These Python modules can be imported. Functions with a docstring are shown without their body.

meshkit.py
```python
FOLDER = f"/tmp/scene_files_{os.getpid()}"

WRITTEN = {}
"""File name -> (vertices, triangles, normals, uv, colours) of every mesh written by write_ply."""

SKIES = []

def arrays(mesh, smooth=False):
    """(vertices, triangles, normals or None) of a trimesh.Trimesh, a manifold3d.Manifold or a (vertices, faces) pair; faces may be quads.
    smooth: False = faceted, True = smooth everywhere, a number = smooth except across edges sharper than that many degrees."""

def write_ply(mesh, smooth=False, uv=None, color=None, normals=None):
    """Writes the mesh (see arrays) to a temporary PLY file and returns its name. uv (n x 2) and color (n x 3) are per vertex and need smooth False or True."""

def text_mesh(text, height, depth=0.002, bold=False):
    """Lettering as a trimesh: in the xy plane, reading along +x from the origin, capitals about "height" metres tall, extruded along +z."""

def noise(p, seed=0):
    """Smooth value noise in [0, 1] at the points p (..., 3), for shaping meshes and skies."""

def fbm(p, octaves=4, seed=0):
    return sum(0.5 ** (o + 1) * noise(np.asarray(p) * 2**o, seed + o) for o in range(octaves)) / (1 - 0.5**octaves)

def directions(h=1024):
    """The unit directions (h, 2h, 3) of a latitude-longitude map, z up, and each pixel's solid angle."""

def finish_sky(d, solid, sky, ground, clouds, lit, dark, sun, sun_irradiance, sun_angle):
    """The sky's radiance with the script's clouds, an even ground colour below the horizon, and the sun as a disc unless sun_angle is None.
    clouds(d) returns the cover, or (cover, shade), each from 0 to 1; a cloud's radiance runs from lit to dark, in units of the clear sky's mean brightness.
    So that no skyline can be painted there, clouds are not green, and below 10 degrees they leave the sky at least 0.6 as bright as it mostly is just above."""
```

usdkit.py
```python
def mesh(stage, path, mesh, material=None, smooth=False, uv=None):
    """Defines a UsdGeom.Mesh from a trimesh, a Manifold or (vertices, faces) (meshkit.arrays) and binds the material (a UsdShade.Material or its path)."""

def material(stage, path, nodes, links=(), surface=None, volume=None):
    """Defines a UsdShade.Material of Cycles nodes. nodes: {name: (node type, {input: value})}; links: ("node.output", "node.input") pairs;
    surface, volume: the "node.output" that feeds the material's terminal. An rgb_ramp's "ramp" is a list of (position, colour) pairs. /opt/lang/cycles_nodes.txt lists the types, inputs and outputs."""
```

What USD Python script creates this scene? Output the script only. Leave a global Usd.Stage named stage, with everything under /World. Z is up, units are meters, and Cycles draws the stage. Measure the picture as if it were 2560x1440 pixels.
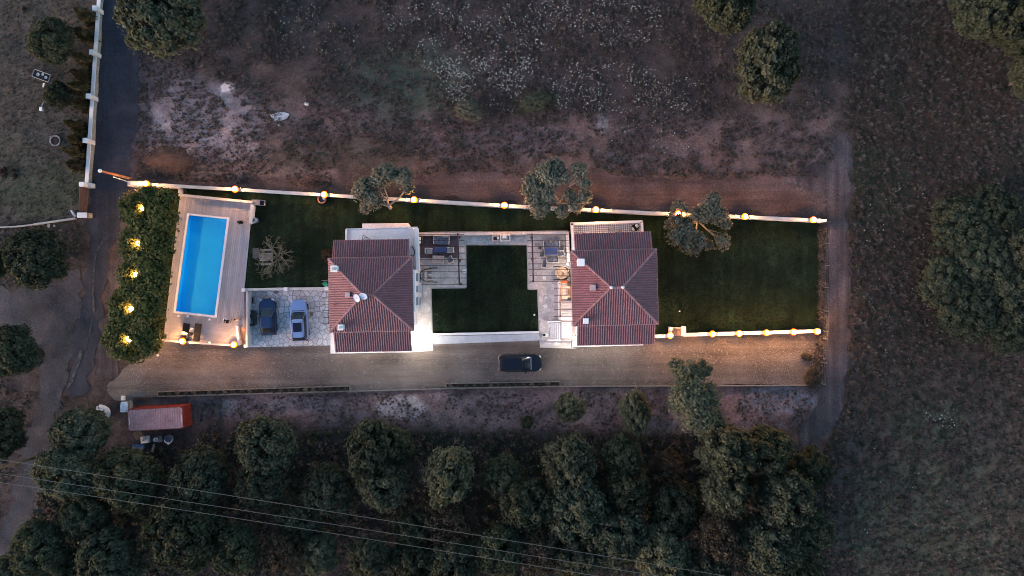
# A drone view of two houses with a pool at dusk
import math, random
import numpy as np, trimesh, usdkit, meshkit
from pxr import Usd, UsdGeom, UsdLux, UsdShade, Gf, Sdf, Vt
from shapely.geometry import Polygon, Point, LineString, MultiPoint, box as sbox
from shapely.ops import unary_union
from shapely import affinity
import shapely
from scipy.spatial import Delaunay, Voronoi

EXPO = 2.5
SKYS, SUNI, SUNA, SUNE = 0.15, 0.152, 40.0, 0.33
WARM, WHITE, PORCH, EAVE = 125.0, 150.0, 150.0, 120.0
stage = Usd.Stage.CreateInMemory()
UsdGeom.SetStageUpAxis(stage, 'Z'); UsdGeom.SetStageMetersPerUnit(stage, 1.0)
UsdGeom.Xform.Define(stage, '/World'); UsdGeom.Scope.Define(stage, '/World/Looks')
rng = np.random.default_rng(7); R = random.Random(11)

# ---------------------------------------------------------------- camera: a drone 86 m up looking straight down
HC, FPX = 86.0, 1880.0
cam = UsdGeom.Camera.Define(stage, '/World/camera')
UsdGeom.Xformable(cam).AddTranslateOp().Set(Gf.Vec3d(0, 0, HC))
cam.CreateHorizontalApertureAttr(36.0); cam.CreateVerticalApertureAttr(36.0 * 9 / 16)
cam.CreateFocalLengthAttr(36.0 * FPX / 2560); cam.CreateClippingRangeAttr(Gf.Vec2f(1, 3000))
cam.CreateExposureAttr(EXPO)
# ---------------------------------------------------------------- dusk sky and the last glow from the west
AZ, EL = (-0.94, -0.34), math.radians(4.0)
dome = UsdLux.DomeLight.Define(stage, '/World/sky')
sky = usdkit.material(stage, '/World/Looks/dusk_sky', {
    's': ('sky_texture', {'sky_type': 'single_scattering', 'sun_disc': False, 'sun_elevation': EL, 'sun_rotation': math.atan2(*AZ) % (2 * math.pi), 'altitude': 100.0, 'air_density': 1.0, 'aerosol_density': 1.0, 'ozone_density': 1.9}),
    'b': ('background_shader', {'strength': SKYS})}, [('s.color', 'b.color')], surface='b.background')
UsdShade.MaterialBindingAPI.Apply(dome.GetPrim()).Bind(sky)
sun = UsdLux.DistantLight.Define(stage, '/World/sun')
sun.CreateIntensityAttr(SUNI); sun.CreateAngleAttr(SUNA); sun.CreateColorAttr(Gf.Vec3f(1.0, 0.77, 0.84)); sun.CreateNormalizeAttr(True)
_d = np.array([AZ[0] * math.cos(SUNE), AZ[1] * math.cos(SUNE), math.sin(SUNE)]); _d /= np.linalg.norm(_d)
UsdGeom.Xformable(sun).AddTransformOp().Set(Gf.Matrix4d().SetLookAt(Gf.Vec3d(0, 0, 0), Gf.Vec3d(*(-_d)), Gf.Vec3d(0, 0, 1)).GetInverse())

# ---------------------------------------------------------------- helpers
def at(px, py, h=0.0):
    s = (HC - h) / FPX
    return np.array([(px - 1280) * s, (720 - py) * s, h])
def xy(px, py, h=0.0): return tuple(at(px, py, h)[:2])
def poly(pts, h=0.0): return Polygon([xy(a, b, h) for a, b in pts])
def mpx(h=0.0): return (HC - h) / FPX
_used = {}
def numbered(parent, name):
    k = (parent, name); n = _used.get(k, 0); _used[k] = n + 1
    return f'{parent}/{name}' if n == 0 else f'{parent}/{name}_{n:03d}'
def tag(p, label=None, cat=None, group=None, kind=None):
    for k, v in (('label', label), ('category', cat), ('group', group), ('kind', kind)):
        if v: p.SetCustomDataByKey(k, v)
    return p
class MB:
    "collects triangles for one mesh"
    def __init__(s): s.v, s.f, s.n = [], [], 0
    def add(s, v, f):
        v = np.asarray(v, float).reshape(-1, 3); f = np.asarray(f, int)
        if len(v) == 0 or len(f) == 0: return s
        if f.shape[1] == 4: f = np.vstack([f[:, [0, 1, 2]], f[:, [0, 2, 3]]])
        s.v.append(v); s.f.append(f + s.n); s.n += len(v); return s
    def tm(s, m, M=None):
        v = np.array(m.vertices)
        if M is not None: v = v @ np.asarray(M)[:3, :3].T + np.asarray(M)[:3, 3]
        return s.add(v, m.faces)
    def box(s, c, size, rz=0.0, bev=0.0, tilt=None):
        x, y, z = np.array(size) / 2
        if bev > 0 and bev < min(x, y, z):
            pts = [(sx * (x - (bev if a != 0 else 0)), sy * (y - (bev if a != 1 else 0)), sz * (z - (bev if a != 2 else 0))) for sx in (-1, 1) for sy in (-1, 1) for sz in (-1, 1) for a in range(3)]
            m = trimesh.convex.convex_hull(np.array(pts)); v, f = np.array(m.vertices), m.faces
        else:
            v = np.array([(a * x, b * y, c_ * z) for a in (-1, 1) for b in (-1, 1) for c_ in (-1, 1)])
            f = np.array([[0, 1, 3, 2], [4, 6, 7, 5], [0, 4, 5, 1], [2, 3, 7, 6], [0, 2, 6, 4], [1, 5, 7, 3]])
        if tilt is not None: v = v @ np.asarray(trimesh.transformations.euler_matrix(*tilt))[:3, :3].T
        co, si = math.cos(rz), math.sin(rz)
        v = v @ np.array([[co, -si, 0], [si, co, 0], [0, 0, 1]]).T + np.asarray(c, float)
        return s.add(v, f)
    def prism(s, p, z0, z1):
        for g in getattr(p, 'geoms', [p]):
            if g.is_empty or g.area < 1e-5: continue
            m = trimesh.creation.extrude_polygon(g, z1 - z0, engine='earcut'); m.apply_translation([0, 0, z0]); s.tm(m)
        return s
    def tube(s, pts, r, sides=6, caps=True):
        p = np.asarray(pts, float); r = np.broadcast_to(np.asarray(r, float), (len(p),))
        t = np.gradient(p, axis=0); t /= np.linalg.norm(t, axis=1, keepdims=True) + 1e-12
        a = np.cross(t, np.where(np.abs(t[:, 2:]) < 0.9, [0, 0, 1.0], [1.0, 0, 0])); a /= np.linalg.norm(a, axis=1, keepdims=True) + 1e-12
        b = np.cross(t, a); ang = np.arange(sides) * 2 * np.pi / sides
        v = (p[:, None] + r[:, None, None] * (np.cos(ang)[None, :, None] * a[:, None] + np.sin(ang)[None, :, None] * b[:, None])).reshape(-1, 3)
        i, j = np.meshgrid(np.arange(len(p) - 1), np.arange(sides), indexing='ij')
        q = np.stack([i * sides + j, i * sides + (j + 1) % sides, (i + 1) * sides + (j + 1) % sides, (i + 1) * sides + j], -1).reshape(-1, 4)
        s.add(v, q)
        if caps:
            for e, o in ((0, 1), (len(p) - 1, -1)):
                ring = v[e * sides:(e + 1) * sides]; s.add(np.vstack([ring, p[e]]), [[k, (k + 1) % sides, sides][::o] for k in range(sides)])
        return s
    def lathe(s, c, prof, n=16, rot=None):
        prof = np.asarray(prof, float); ang = np.arange(n) * 2 * np.pi / n
        v = np.stack([prof[:, None, 0] * np.cos(ang), prof[:, None, 0] * np.sin(ang), np.repeat(prof[:, 1:], n, 1)], -1).reshape(-1, 3)
        if rot is not None: v = v @ np.asarray(rot)[:3, :3].T
        i, j = np.meshgrid(np.arange(len(prof) - 1), np.arange(n), indexing='ij')
        q = np.stack([i * n + j, i * n + (j + 1) % n, (i + 1) * n + (j + 1) % n, (i + 1) * n + j], -1).reshape(-1, 4)
        return s.add(v + np.asarray(c, float), q)
    def ball(s, c, r, sub=2):
        m = trimesh.creation.icosphere(sub, 1.0); return s.add(np.array(m.vertices) * np.asarray(r) + np.asarray(c), m.faces)
    def quad(s, a, b, c, d): return s.add([a, b, c, d], [[0, 1, 2, 3]])
    def loft(s, rings, cap0=True, cap1=True):
        n = len(rings[0]); v = np.vstack(rings)
        i, j = np.meshgrid(np.arange(len(rings) - 1), np.arange(n), indexing='ij')
        s.add(v, np.stack([i * n + j, i * n + (j + 1) % n, (i + 1) * n + (j + 1) % n, (i + 1) * n + j], -1).reshape(-1, 4))
        for r, o, on in ((rings[0], -1, cap0), (rings[-1], 1, cap1)):
            if on: s.add(np.vstack([r, np.mean(r, 0)]), [[k, (k + 1) % n, n][::o] for k in range(n)])
        return s
    def get(s): return (np.vstack(s.v), np.vstack(s.f)) if s.v else None
    def shift(s, d):
        s.v = [v + np.asarray(d) for v in s.v]; return s
def put(path, mb, mat, smooth=False, tint=None):
    v, f = mb.get() if isinstance(mb, MB) else mb
    m = usdkit.mesh(stage, path, (v, f), f'/World/Looks/{mat}', smooth=smooth)
    if tint is not None: UsdGeom.PrimvarsAPI(m).CreatePrimvar('tint', Sdf.ValueTypeNames.Color3fArray, 'vertex').Set(Vt.Vec3fArray.FromNumpy(np.asarray(tint, np.float32)))
    return m
class Thing:
    "an Xform at the thing's base; parts are given in world coordinates (or local ones when loc is None)"
    def __init__(s, name, label=None, cat=None, loc=(0, 0, 0), rz=0.0, group=None, kind=None, path=None, sc=None):
        s.path = path or numbered('/World', name); s.loc = np.asarray(loc, float); s.rz = rz
        x = UsdGeom.Xform.Define(stage, s.path); s.prim = x.GetPrim()
        x.AddTranslateOp().Set(Gf.Vec3d(*map(float, s.loc)))
        if rz: x.AddRotateZOp().Set(math.degrees(rz))
        if sc is not None: x.AddScaleOp().Set(Gf.Vec3f(*map(float, sc)))
        tag(s.prim, label, cat, group, kind)
    def part(s, name, mb, mat, parent=None, label=None, local=False, smooth=False, kind=None):
        v, f = mb.get() if isinstance(mb, MB) else mb
        if not local:
            v = v - s.loc
            if s.rz:
                co, si = math.cos(-s.rz), math.sin(-s.rz); v = v @ np.array([[co, -si, 0], [si, co, 0], [0, 0, 1]]).T
        pth = numbered(parent or s.path, name)
        m = put(pth, (v, f), mat, smooth)
        tag(m.GetPrim(), label, kind=kind); return pth
def single(name, mb, mat, label=None, cat=None, group=None, kind=None, smooth=False, tint=None):
    m = put(numbered('/World', name), mb, mat, smooth, tint); tag(m.GetPrim(), label, cat, group, kind); return m
def klass(name):
    p = f'/World/{name}'; stage.CreateClassPrim(p); return p
class Proto(Thing):
    def __init__(s, name):
        s.path = klass(name); s.loc = np.zeros(3); s.rz = 0.0; s.prim = stage.GetPrimAtPath(s.path)
def copy_of(proto, name, label, cat, loc, rz=0.0, sc=None, group=None):
    t = Thing(name, label, cat, loc, rz, group, sc=sc)
    t.prim.GetReferences().AddInternalReference(proto.path); t.prim.SetInstanceable(True); return t
def instancer(name, proto_meshes, pos, idx, yaw, sc, label, cat):
    p = numbered('/World', name); pi = UsdGeom.PointInstancer.Define(stage, p)
    tag(pi.GetPrim(), label, cat, kind='stuff'); targets = []
    for k, (mb, mat) in enumerate(proto_meshes):
        q = f'{p}/piece_{k:03d}'; put(q, mb, mat); targets.append(q)
    pi.CreatePrototypesRel().SetTargets([Sdf.Path(t) for t in targets])
    pi.CreateProtoIndicesAttr(Vt.IntArray.FromNumpy(np.asarray(idx, np.int32)))
    pi.CreatePositionsAttr(Vt.Vec3fArray.FromNumpy(np.asarray(pos, np.float32)))
    yaw = np.asarray(yaw)
    pi.CreateOrientationsAttr(Vt.QuathArray([Gf.Quath(float(math.cos(a / 2)), 0, 0, float(math.sin(a / 2))) for a in yaw]))
    sc = np.asarray(sc, np.float32); sc = np.repeat(sc[:, None], 3, 1) if sc.ndim == 1 else sc
    pi.CreateScalesAttr(Vt.Vec3fArray.FromNumpy(sc)); return pi

# ---------------------------------------------------------------- materials
def surf(name, col, rough=0.85, var=0.25, scale=1.5, fine=14.0, fvar=0.15, bump=0.0, bscale=25.0, bdist=0.02, metal=0.0, spec=0.3, hue=None, coat=0.0, rnd=0.0, streak=None):
    "a painted, stony or woody surface: broad and fine mottling, and fine relief"
    c = np.asarray(col, float); c2 = c if hue is None else np.asarray(hue, float)
    n = {'g': ('geometry', {}), 'n': ('noise_texture', {'scale': scale, 'detail': 5.0, 'roughness': 0.6}),
         'r': ('rgb_ramp', {'ramp': [(0.25, tuple(c * (1 - var))), (0.5, tuple((c + c2) / 2)), (0.75, tuple(c2 * (1 + var)))]}),
         'm': ('noise_texture', {'scale': fine, 'detail': 3.0}), 'mr': ('map_range', {'from_min': 0.25, 'from_max': 0.75, 'to_min': 1 - fvar * 2, 'to_max': 1 + fvar * 2}),
         'x': ('vector_math', {'math_type': 'scale'}), 'p': ('principled_bsdf', {'roughness': rough, 'metallic': metal, 'specular_ior_level': spec, 'coat_weight': coat})}
    l = [('g.position', 'n.vector'), ('g.position', 'm.vector'), ('n.fac', 'r.fac'), ('r.color', 'x.vector1'), ('m.fac', 'mr.value'), ('mr.result', 'x.scale'), ('x.vector', 'p.base_color')]
    if rnd:
        n['o'] = ('object_info', {}); n['orr'] = ('map_range', {'to_min': 1 - rnd, 'to_max': 1 + rnd}); n['y'] = ('vector_math', {'math_type': 'scale'})
        l = [q for q in l if q != ('x.vector', 'p.base_color')] + [('o.random', 'orr.value'), ('orr.result', 'y.scale'), ('x.vector', 'y.vector1'), ('y.vector', 'p.base_color')]
    if streak:   # wheel marks and mowing lines: noise drawn out along one direction
        n['sm'] = ('mapping', {'scale': streak[0]}); n['sn'] = ('noise_texture', {'scale': 1.0, 'detail': 4.0, 'roughness': 0.6}); n['sr'] = ('map_range', {'from_min': 0.3, 'from_max': 0.7, 'to_min': 1 - streak[1], 'to_max': 1 + streak[1]}); n['sx'] = ('vector_math', {'math_type': 'scale'})
        l = [q for q in l if q != ('x.vector', 'p.base_color')] + [('g.position', 'sm.vector'), ('sm.vector', 'sn.vector'), ('sn.fac', 'sr.value'), ('sr.result', 'sx.scale'), ('x.vector', 'sx.vector1'), ('sx.vector', 'p.base_color')]
    if bump:
        n['bn'] = ('noise_texture', {'scale': bscale, 'detail': 4.0}); n['b'] = ('bump', {'strength': bump, 'distance': bdist})
        l += [('g.position', 'bn.vector'), ('bn.fac', 'b.height'), ('b.normal', 'p.normal')]
    usdkit.material(stage, f'/World/Looks/{name}', n, l, surface='p.BSDF'); return name
def plain(name, col, rough=0.5, metal=0.0, spec=0.5, coat=0.0):
    usdkit.material(stage, f'/World/Looks/{name}', {'p': ('principled_bsdf', {'base_color': col, 'roughness': rough, 'metallic': metal, 'specular_ior_level': spec, 'coat_weight': coat})}, surface='p.BSDF'); return name
def glow(name, col, strength):
    usdkit.material(stage, f'/World/Looks/{name}', {'e': ('emission', {'color': col, 'strength': strength})}, surface='e.emission'); return name
def leaf(name, col, hue, trans=0.25, rnd=0.3):
    c, h = np.asarray(col, float), np.asarray(hue, float)
    usdkit.material(stage, f'/World/Looks/{name}', {
        'g': ('geometry', {}), 'o': ('object_info', {}), 'n': ('noise_texture', {'scale': 0.9, 'detail': 4.0, 'roughness': 0.65}), 'isl': ('map_range', {'to_min': 0.55, 'to_max': 1.45}),
        'r': ('rgb_ramp', {'ramp': [(0.3, tuple(c * 0.7)), (0.5, tuple(c)), (0.7, tuple(h))]}), 'orr': ('map_range', {'to_min': 1 - rnd, 'to_max': 1 + rnd}),
        'mul': ('math', {'math_type': 'multiply'}), 'x': ('vector_math', {'math_type': 'scale'}),
        'd': ('principled_bsdf', {'roughness': 0.6, 'specular_ior_level': 0.2}), 't': ('translucent_bsdf', {}), 'mx': ('mix_closure', {'fac': trans})},
        [('g.position', 'n.vector'), ('n.fac', 'r.fac'), ('g.random_per_island', 'isl.value'), ('o.random', 'orr.value'), ('isl.result', 'mul.value1'), ('orr.result', 'mul.value2'), ('mul.value', 'x.scale'), ('r.color', 'x.vector1'),
         ('x.vector', 'd.base_color'), ('x.vector', 't.color'), ('d.BSDF', 'mx.closure1'), ('t.BSDF', 'mx.closure2')], surface='mx.closure')
    return name
# ground: its soil and grass colours are a mesh attribute, broken up by noise
usdkit.material(stage, '/World/Looks/soil', {
    'a': ('attribute', {'attribute': 'tint'}), 'g': ('geometry', {}),
    'n1': ('noise_texture', {'scale': 0.55, 'detail': 8.0, 'roughness': 0.7}), 'm1': ('map_range', {'from_min': 0.3, 'from_max': 0.7, 'to_min': 0.5, 'to_max': 1.5}),
    'n2': ('noise_texture', {'scale': 4.5, 'detail': 6.0, 'roughness': 0.75, 'distortion': 0.6}), 'm2': ('map_range', {'from_min': 0.3, 'from_max': 0.7, 'to_min': 0.45, 'to_max': 1.55}),
    'k': ('math', {'math_type': 'multiply'}), 'x': ('vector_math', {'math_type': 'scale'}),
    'bn': ('noise_texture', {'scale': 5.0, 'detail': 7.0, 'roughness': 0.7}), 'b': ('bump', {'strength': 0.7, 'distance': 0.12}),
    'p': ('principled_bsdf', {'roughness': 0.95, 'specular_ior_level': 0.1})},
    [('g.position', 'n1.vector'), ('g.position', 'n2.vector'), ('g.position', 'bn.vector'), ('n1.fac', 'm1.value'), ('n2.fac', 'm2.value'), ('m1.result', 'k.value1'), ('m2.result', 'k.value2'),
     ('k.value', 'x.scale'), ('a.color', 'x.vector1'), ('x.vector', 'p.base_color'), ('bn.fac', 'b.height'), ('b.normal', 'p.normal')], surface='p.BSDF')
surf('asphalt', (0.021, 0.022, 0.033), 0.9, 0.3, 0.5, 6.0, 0.2, bump=0.4, hue=(0.027, 0.027, 0.038), streak=((0.9, 0.06, 1.0), 0.3))
surf('gravel', (0.110, 0.083, 0.075), 0.95, 0.34, 0.22, 9.0, 0.34, bump=0.4, bscale=30.0, bdist=0.04, hue=(0.127, 0.103, 0.090), spec=0.1, streak=((0.05, 1.1, 1.0), 0.28))
surf('track_dirt', (0.062, 0.049, 0.052), 0.95, 0.35, 0.3, 7.0, 0.22, bump=0.5, bscale=8.0, bdist=0.05, hue=(0.072, 0.056, 0.058), spec=0.1, streak=((1.3, 0.06, 1.0), 0.35))
surf('pale_dirt', (0.045, 0.041, 0.046), 0.95, 0.35, 0.3, 7.0, 0.22, bump=0.5, bscale=8.0, bdist=0.05, hue=(0.064, 0.056, 0.060), spec=0.1)
surf('red_dirt', (0.074, 0.048, 0.047), 0.95, 0.35, 0.3, 7.0, 0.22, bump=0.5, bscale=8.0, bdist=0.05, hue=(0.090, 0.060, 0.058), spec=0.1, streak=((0.06, 1.0, 1.0), 0.35))
surf('mound_soil', (0.07, 0.042, 0.034), 0.95, 0.25, 1.2, 9.0, 0.25, bump=0.6, bscale=9.0, bdist=0.05, spec=0.1)
surf('water_stain', (0.058, 0.056, 0.063), 0.95, 0.5, 1.6, 5.0, 0.35, spec=0.1)
surf('lime', (0.42, 0.40, 0.43), 0.95, 0.3, 2.0, 9.0, 0.25, bump=0.5, spec=0.1)
surf('turf', (0.0125, 0.0180, 0.0115), 1.0, 0.5, 0.35, 6.0, 0.25, bump=0.4, bscale=30.0, bdist=0.03, hue=(0.0135, 0.0230, 0.0120), spec=0.0, streak=((1.2, 0.10, 1.0), 0.35))
surf('turf_edge', (0.03, 0.028, 0.017), 1.0, 0.35, 0.8, 8.0, 0.3, spec=0.0)
surf('white_wall', (0.54, 0.50, 0.50), 0.75, 0.08, 0.8, 8.0, 0.05, bump=0.15)
surf('white_trim', (0.60, 0.56, 0.57), 0.7, 0.06, 0.8, 8.0, 0.04)
surf('coping', (0.40, 0.365, 0.365), 0.75, 0.12, 1.5, 9.0, 0.08)
surf('house_paint', (0.66, 0.61, 0.63), 0.75, 0.07, 0.6, 8.0, 0.04, bump=0.1)
surf('roof_tile', (0.180, 0.066, 0.076), 0.5, 0.15, 0.7, 5.0, 0.16, bump=0.15, hue=(0.195, 0.076, 0.088), spec=0.5)
surf('ridge_tile', (0.21, 0.10, 0.11), 0.6, 0.2, 2.0, 9.0, 0.14, spec=0.4, rnd=0.15)
surf('gutter_pink', (0.33, 0.235, 0.24), 0.6, 0.1, 2.0); surf('terracotta', (0.28, 0.12, 0.09), 0.8, 0.15, 2.0)
surf('render_white', (0.60, 0.57, 0.55), 0.85, 0.15, 2.0, 9.0, 0.1)
surf('concrete', (0.30, 0.285, 0.29), 0.9, 0.2, 0.8, 9.0, 0.12, bump=0.2)
surf('pale_concrete', (0.38, 0.38, 0.42), 0.85, 0.15, 0.9, 8.0, 0.08)
surf('stone_wall', (0.21, 0.195, 0.18), 0.9, 0.3, 2.5, 10.0, 0.25, bump=0.8, bscale=7.0, bdist=0.06)
surf('deck_board', (0.262, 0.238, 0.262), 0.75, 0.14, 0.5, 10.0, 0.1, rnd=0.1)
surf('deck_under', (0.06, 0.05, 0.05), 0.95)
surf('pool_rim', (0.60, 0.56, 0.60), 0.7, 0.08, 1.0)
surf('pool_liner', (0.003, 0.43, 0.84), 0.6, 0.025, 0.6, 2.0, 0.02)
surf('flagstone', (0.46, 0.395, 0.385), 0.85, 0.26, 1.2, 9.0, 0.14, bump=0.3, bscale=9.0, rnd=0.10)
surf('flag_joint', (0.36, 0.31, 0.305), 0.95, 0.2, 2.0)
surf('crazy_stone', (0.44, 0.425, 0.45), 0.85, 0.18, 1.4, 9.0, 0.14, bump=0.3, bscale=9.0, rnd=0.14)
surf('crazy_joint', (0.19, 0.175, 0.18), 0.95, 0.3, 1.0)
surf('white_tile', (0.60, 0.565, 0.555), 0.5, 0.08, 1.0, rnd=0.05)
surf('tile_joint', (0.16, 0.13, 0.135), 0.9)
surf('marble', (0.60, 0.56, 0.58), 0.5, 0.08, 0.8)
surf('step_tan', (0.42, 0.27, 0.20), 0.8, 0.2, 2.0, 9.0, 0.15)
surf('brown_wood', (0.062, 0.036, 0.034), 0.7, 0.25, 2.0)
surf('pole_wood', (0.10, 0.055, 0.035), 0.9, 0.3, 3.0)
surf('rust_wood', (0.30, 0.105, 0.045), 0.9, 0.3, 3.0)
surf('pallet_wood', (0.13, 0.105, 0.085), 0.9, 0.3, 3.0, rnd=0.2)
surf('grey_wood', (0.16, 0.145, 0.135), 0.9, 0.25, 2.5, 12.0, 0.2)
surf('bark', (0.085, 0.065, 0.055), 0.95, 0.35, 3.0, 12.0, 0.25, bump=0.6)
surf('pale_bark', (0.21, 0.18, 0.155), 0.95, 0.3, 3.0, 12.0, 0.25, bump=0.5)
surf('bare_twig', (0.095, 0.088, 0.066), 0.95, 0.3, 3.0)
surf('container_roof', (0.34, 0.150, 0.142), 0.75, 0.22, 0.9, 5.0, 0.14, hue=(0.37, 0.18, 0.175))
surf('container_side', (0.125, 0.016, 0.011), 0.6, 0.25, 0.8, 6.0, 0.15)
surf('tarp_white', (0.55, 0.54, 0.57), 0.6, 0.15, 2.0)
surf('tarp_blue', (0.20, 0.36, 0.60), 0.5, 0.3, 3.0, hue=(0.34, 0.48, 0.66))
surf('faded_blue', (0.06, 0.11, 0.22), 0.6, 0.25, 3.0)
surf('wicker', (0.43, 0.40, 0.40), 0.8, 0.15, 3.0)
surf('cushion_grey', (0.155, 0.155, 0.19), 0.95, 0.15, 3.0)
surf('cushion_pale', (0.40, 0.38, 0.37), 0.95, 0.15, 3.0)
surf('cloth_blue', (0.045, 0.065, 0.17), 0.9, 0.2, 2.0)
surf('cloth_black', (0.010, 0.010, 0.013), 0.9, 0.3, 3.0)
surf('cloth_beige', (0.42, 0.34, 0.28), 0.95, 0.15, 3.0)
surf('cloth_red', (0.42, 0.08, 0.03), 0.9, 0.15, 3.0)
surf('rug', (0.10, 0.075, 0.085), 0.95, 0.2, 2.0)
surf('straw', (0.40, 0.27, 0.19), 0.9, 0.25, 3.0)
surf('skin', (0.50, 0.29, 0.21), 0.6, 0.08, 3.0)
surf('hair', (0.012, 0.009, 0.008), 0.6, 0.1, 3.0)
surf('planter_soil', (0.028, 0.017, 0.018), 0.95, 0.3, 3.0)
surf('stones', (0.30, 0.27, 0.26), 0.9, 0.25, 2.0, rnd=0.3)
surf('petal', (0.40, 0.385, 0.35), 0.8, 0.1, 3.0)
plain('black_metal', (0.012, 0.012, 0.014), 0.4, 0.3); plain('grey_metal', (0.30, 0.30, 0.32), 0.35, 0.8); plain('white_metal', (0.70, 0.68, 0.66), 0.4)
plain('dish', (0.33, 0.40, 0.52), 0.4); plain('plastic_green', (0.02, 0.22, 0.13), 0.45); plain('plastic_dark', (0.035, 0.037, 0.042), 0.5); plain('plastic_white', (0.66, 0.65, 0.66), 0.4)
plain('wire', (0.10, 0.095, 0.09), 0.7); plain('wire_end', (0.5, 0.5, 0.5), 0.5); plain('tyre', (0.012, 0.012, 0.012), 0.8); plain('rim', (0.30, 0.30, 0.32), 0.3, 0.9)
plain('dark_glass', (0.010, 0.013, 0.020), 0.08, 0.0, 0.5); plain('window_glass', (0.02, 0.025, 0.03), 0.12); plain('lamp_lens', (0.55, 0.57, 0.60), 0.15); plain('tail_lens', (0.22, 0.01, 0.01), 0.2)
plain('paint_blue', (0.006, 0.022, 0.072), 0.3, 0.1, 0.4, 0.15); plain('paint_silver', (0.16, 0.245, 0.45), 0.35, 0.2, 0.5, 0.2); plain('paint_black', (0.004, 0.005, 0.010), 0.15, 0.0, 0.35, 0.0)
plain('trim_grey', (0.20, 0.20, 0.22), 0.5); plain('shutter', (0.40, 0.44, 0.52), 0.5); plain('sunroof_glass', (0.006, 0.007, 0.022), 0.25, 0.0, 0.3)
glow('warm_glow', (1.0, 0.47, 0.15), WARM); glow('warm_glow_low', (1.0, 0.50, 0.15), WARM * 0.40); plain('halo_amber', (0.30, 0.016, 0.0012), 0.8, 0.0, 0.0); glow('white_glow', (1.0, 0.95, 0.78), WHITE); glow('porch_glow', (1.0, 0.52, 0.22), PORCH); glow('eave_glow', (1.0, 0.92, 0.74), EAVE)  # the plain amber is the lamp halo put into a colour
usdkit.material(stage, '/World/Looks/pool_water', {'t': ('transparent_bsdf', {'color': (0.93, 0.985, 0.995)}), 'gl': ('glossy_bsdf', {'roughness': 0.05, 'color': (0.9, 0.9, 0.9)}), 'fr': ('fresnel', {'IOR': 1.33}),
    'g': ('geometry', {}), 'n': ('noise_texture', {'scale': 1.2, 'detail': 3.0}), 'b': ('bump', {'strength': 0.15, 'distance': 0.05}), 'mx': ('mix_closure', {}), 'up': ('math', {'math_type': 'subtract', 'value1': 1.0}), 'k': ('math', {'math_type': 'multiply'})},
    [('g.position', 'n.vector'), ('n.fac', 'b.height'), ('b.normal', 'gl.normal'), ('g.backfacing', 'up.value2'), ('fr.fac', 'k.value1'), ('up.value', 'k.value2'), ('k.value', 'mx.fac'), ('t.BSDF', 'mx.closure1'), ('gl.BSDF', 'mx.closure2')], surface='mx.closure')
leaf('leaf_dark', (0.092, 0.108, 0.066), (0.150, 0.164, 0.100), .35); leaf('leaf_blue', (0.116, 0.132, 0.088), (0.190, 0.202, 0.138), .35); leaf('leaf_olive', (0.24, 0.228, 0.165), (0.35, 0.325, 0.245), 0.35)
leaf('leaf_pale', (0.155, 0.165, 0.105), (0.24, 0.24, 0.16), .35); leaf('leaf_brown', (0.095, 0.074, 0.052), (0.15, 0.12, 0.085)); leaf('leaf_hedge', (0.13, 0.145, 0.045), (0.20, 0.20, 0.068), 0.42, .15); leaf('leaf_cypress', (0.075, 0.072, 0.040), (0.24, 0.21, 0.12))
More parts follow.
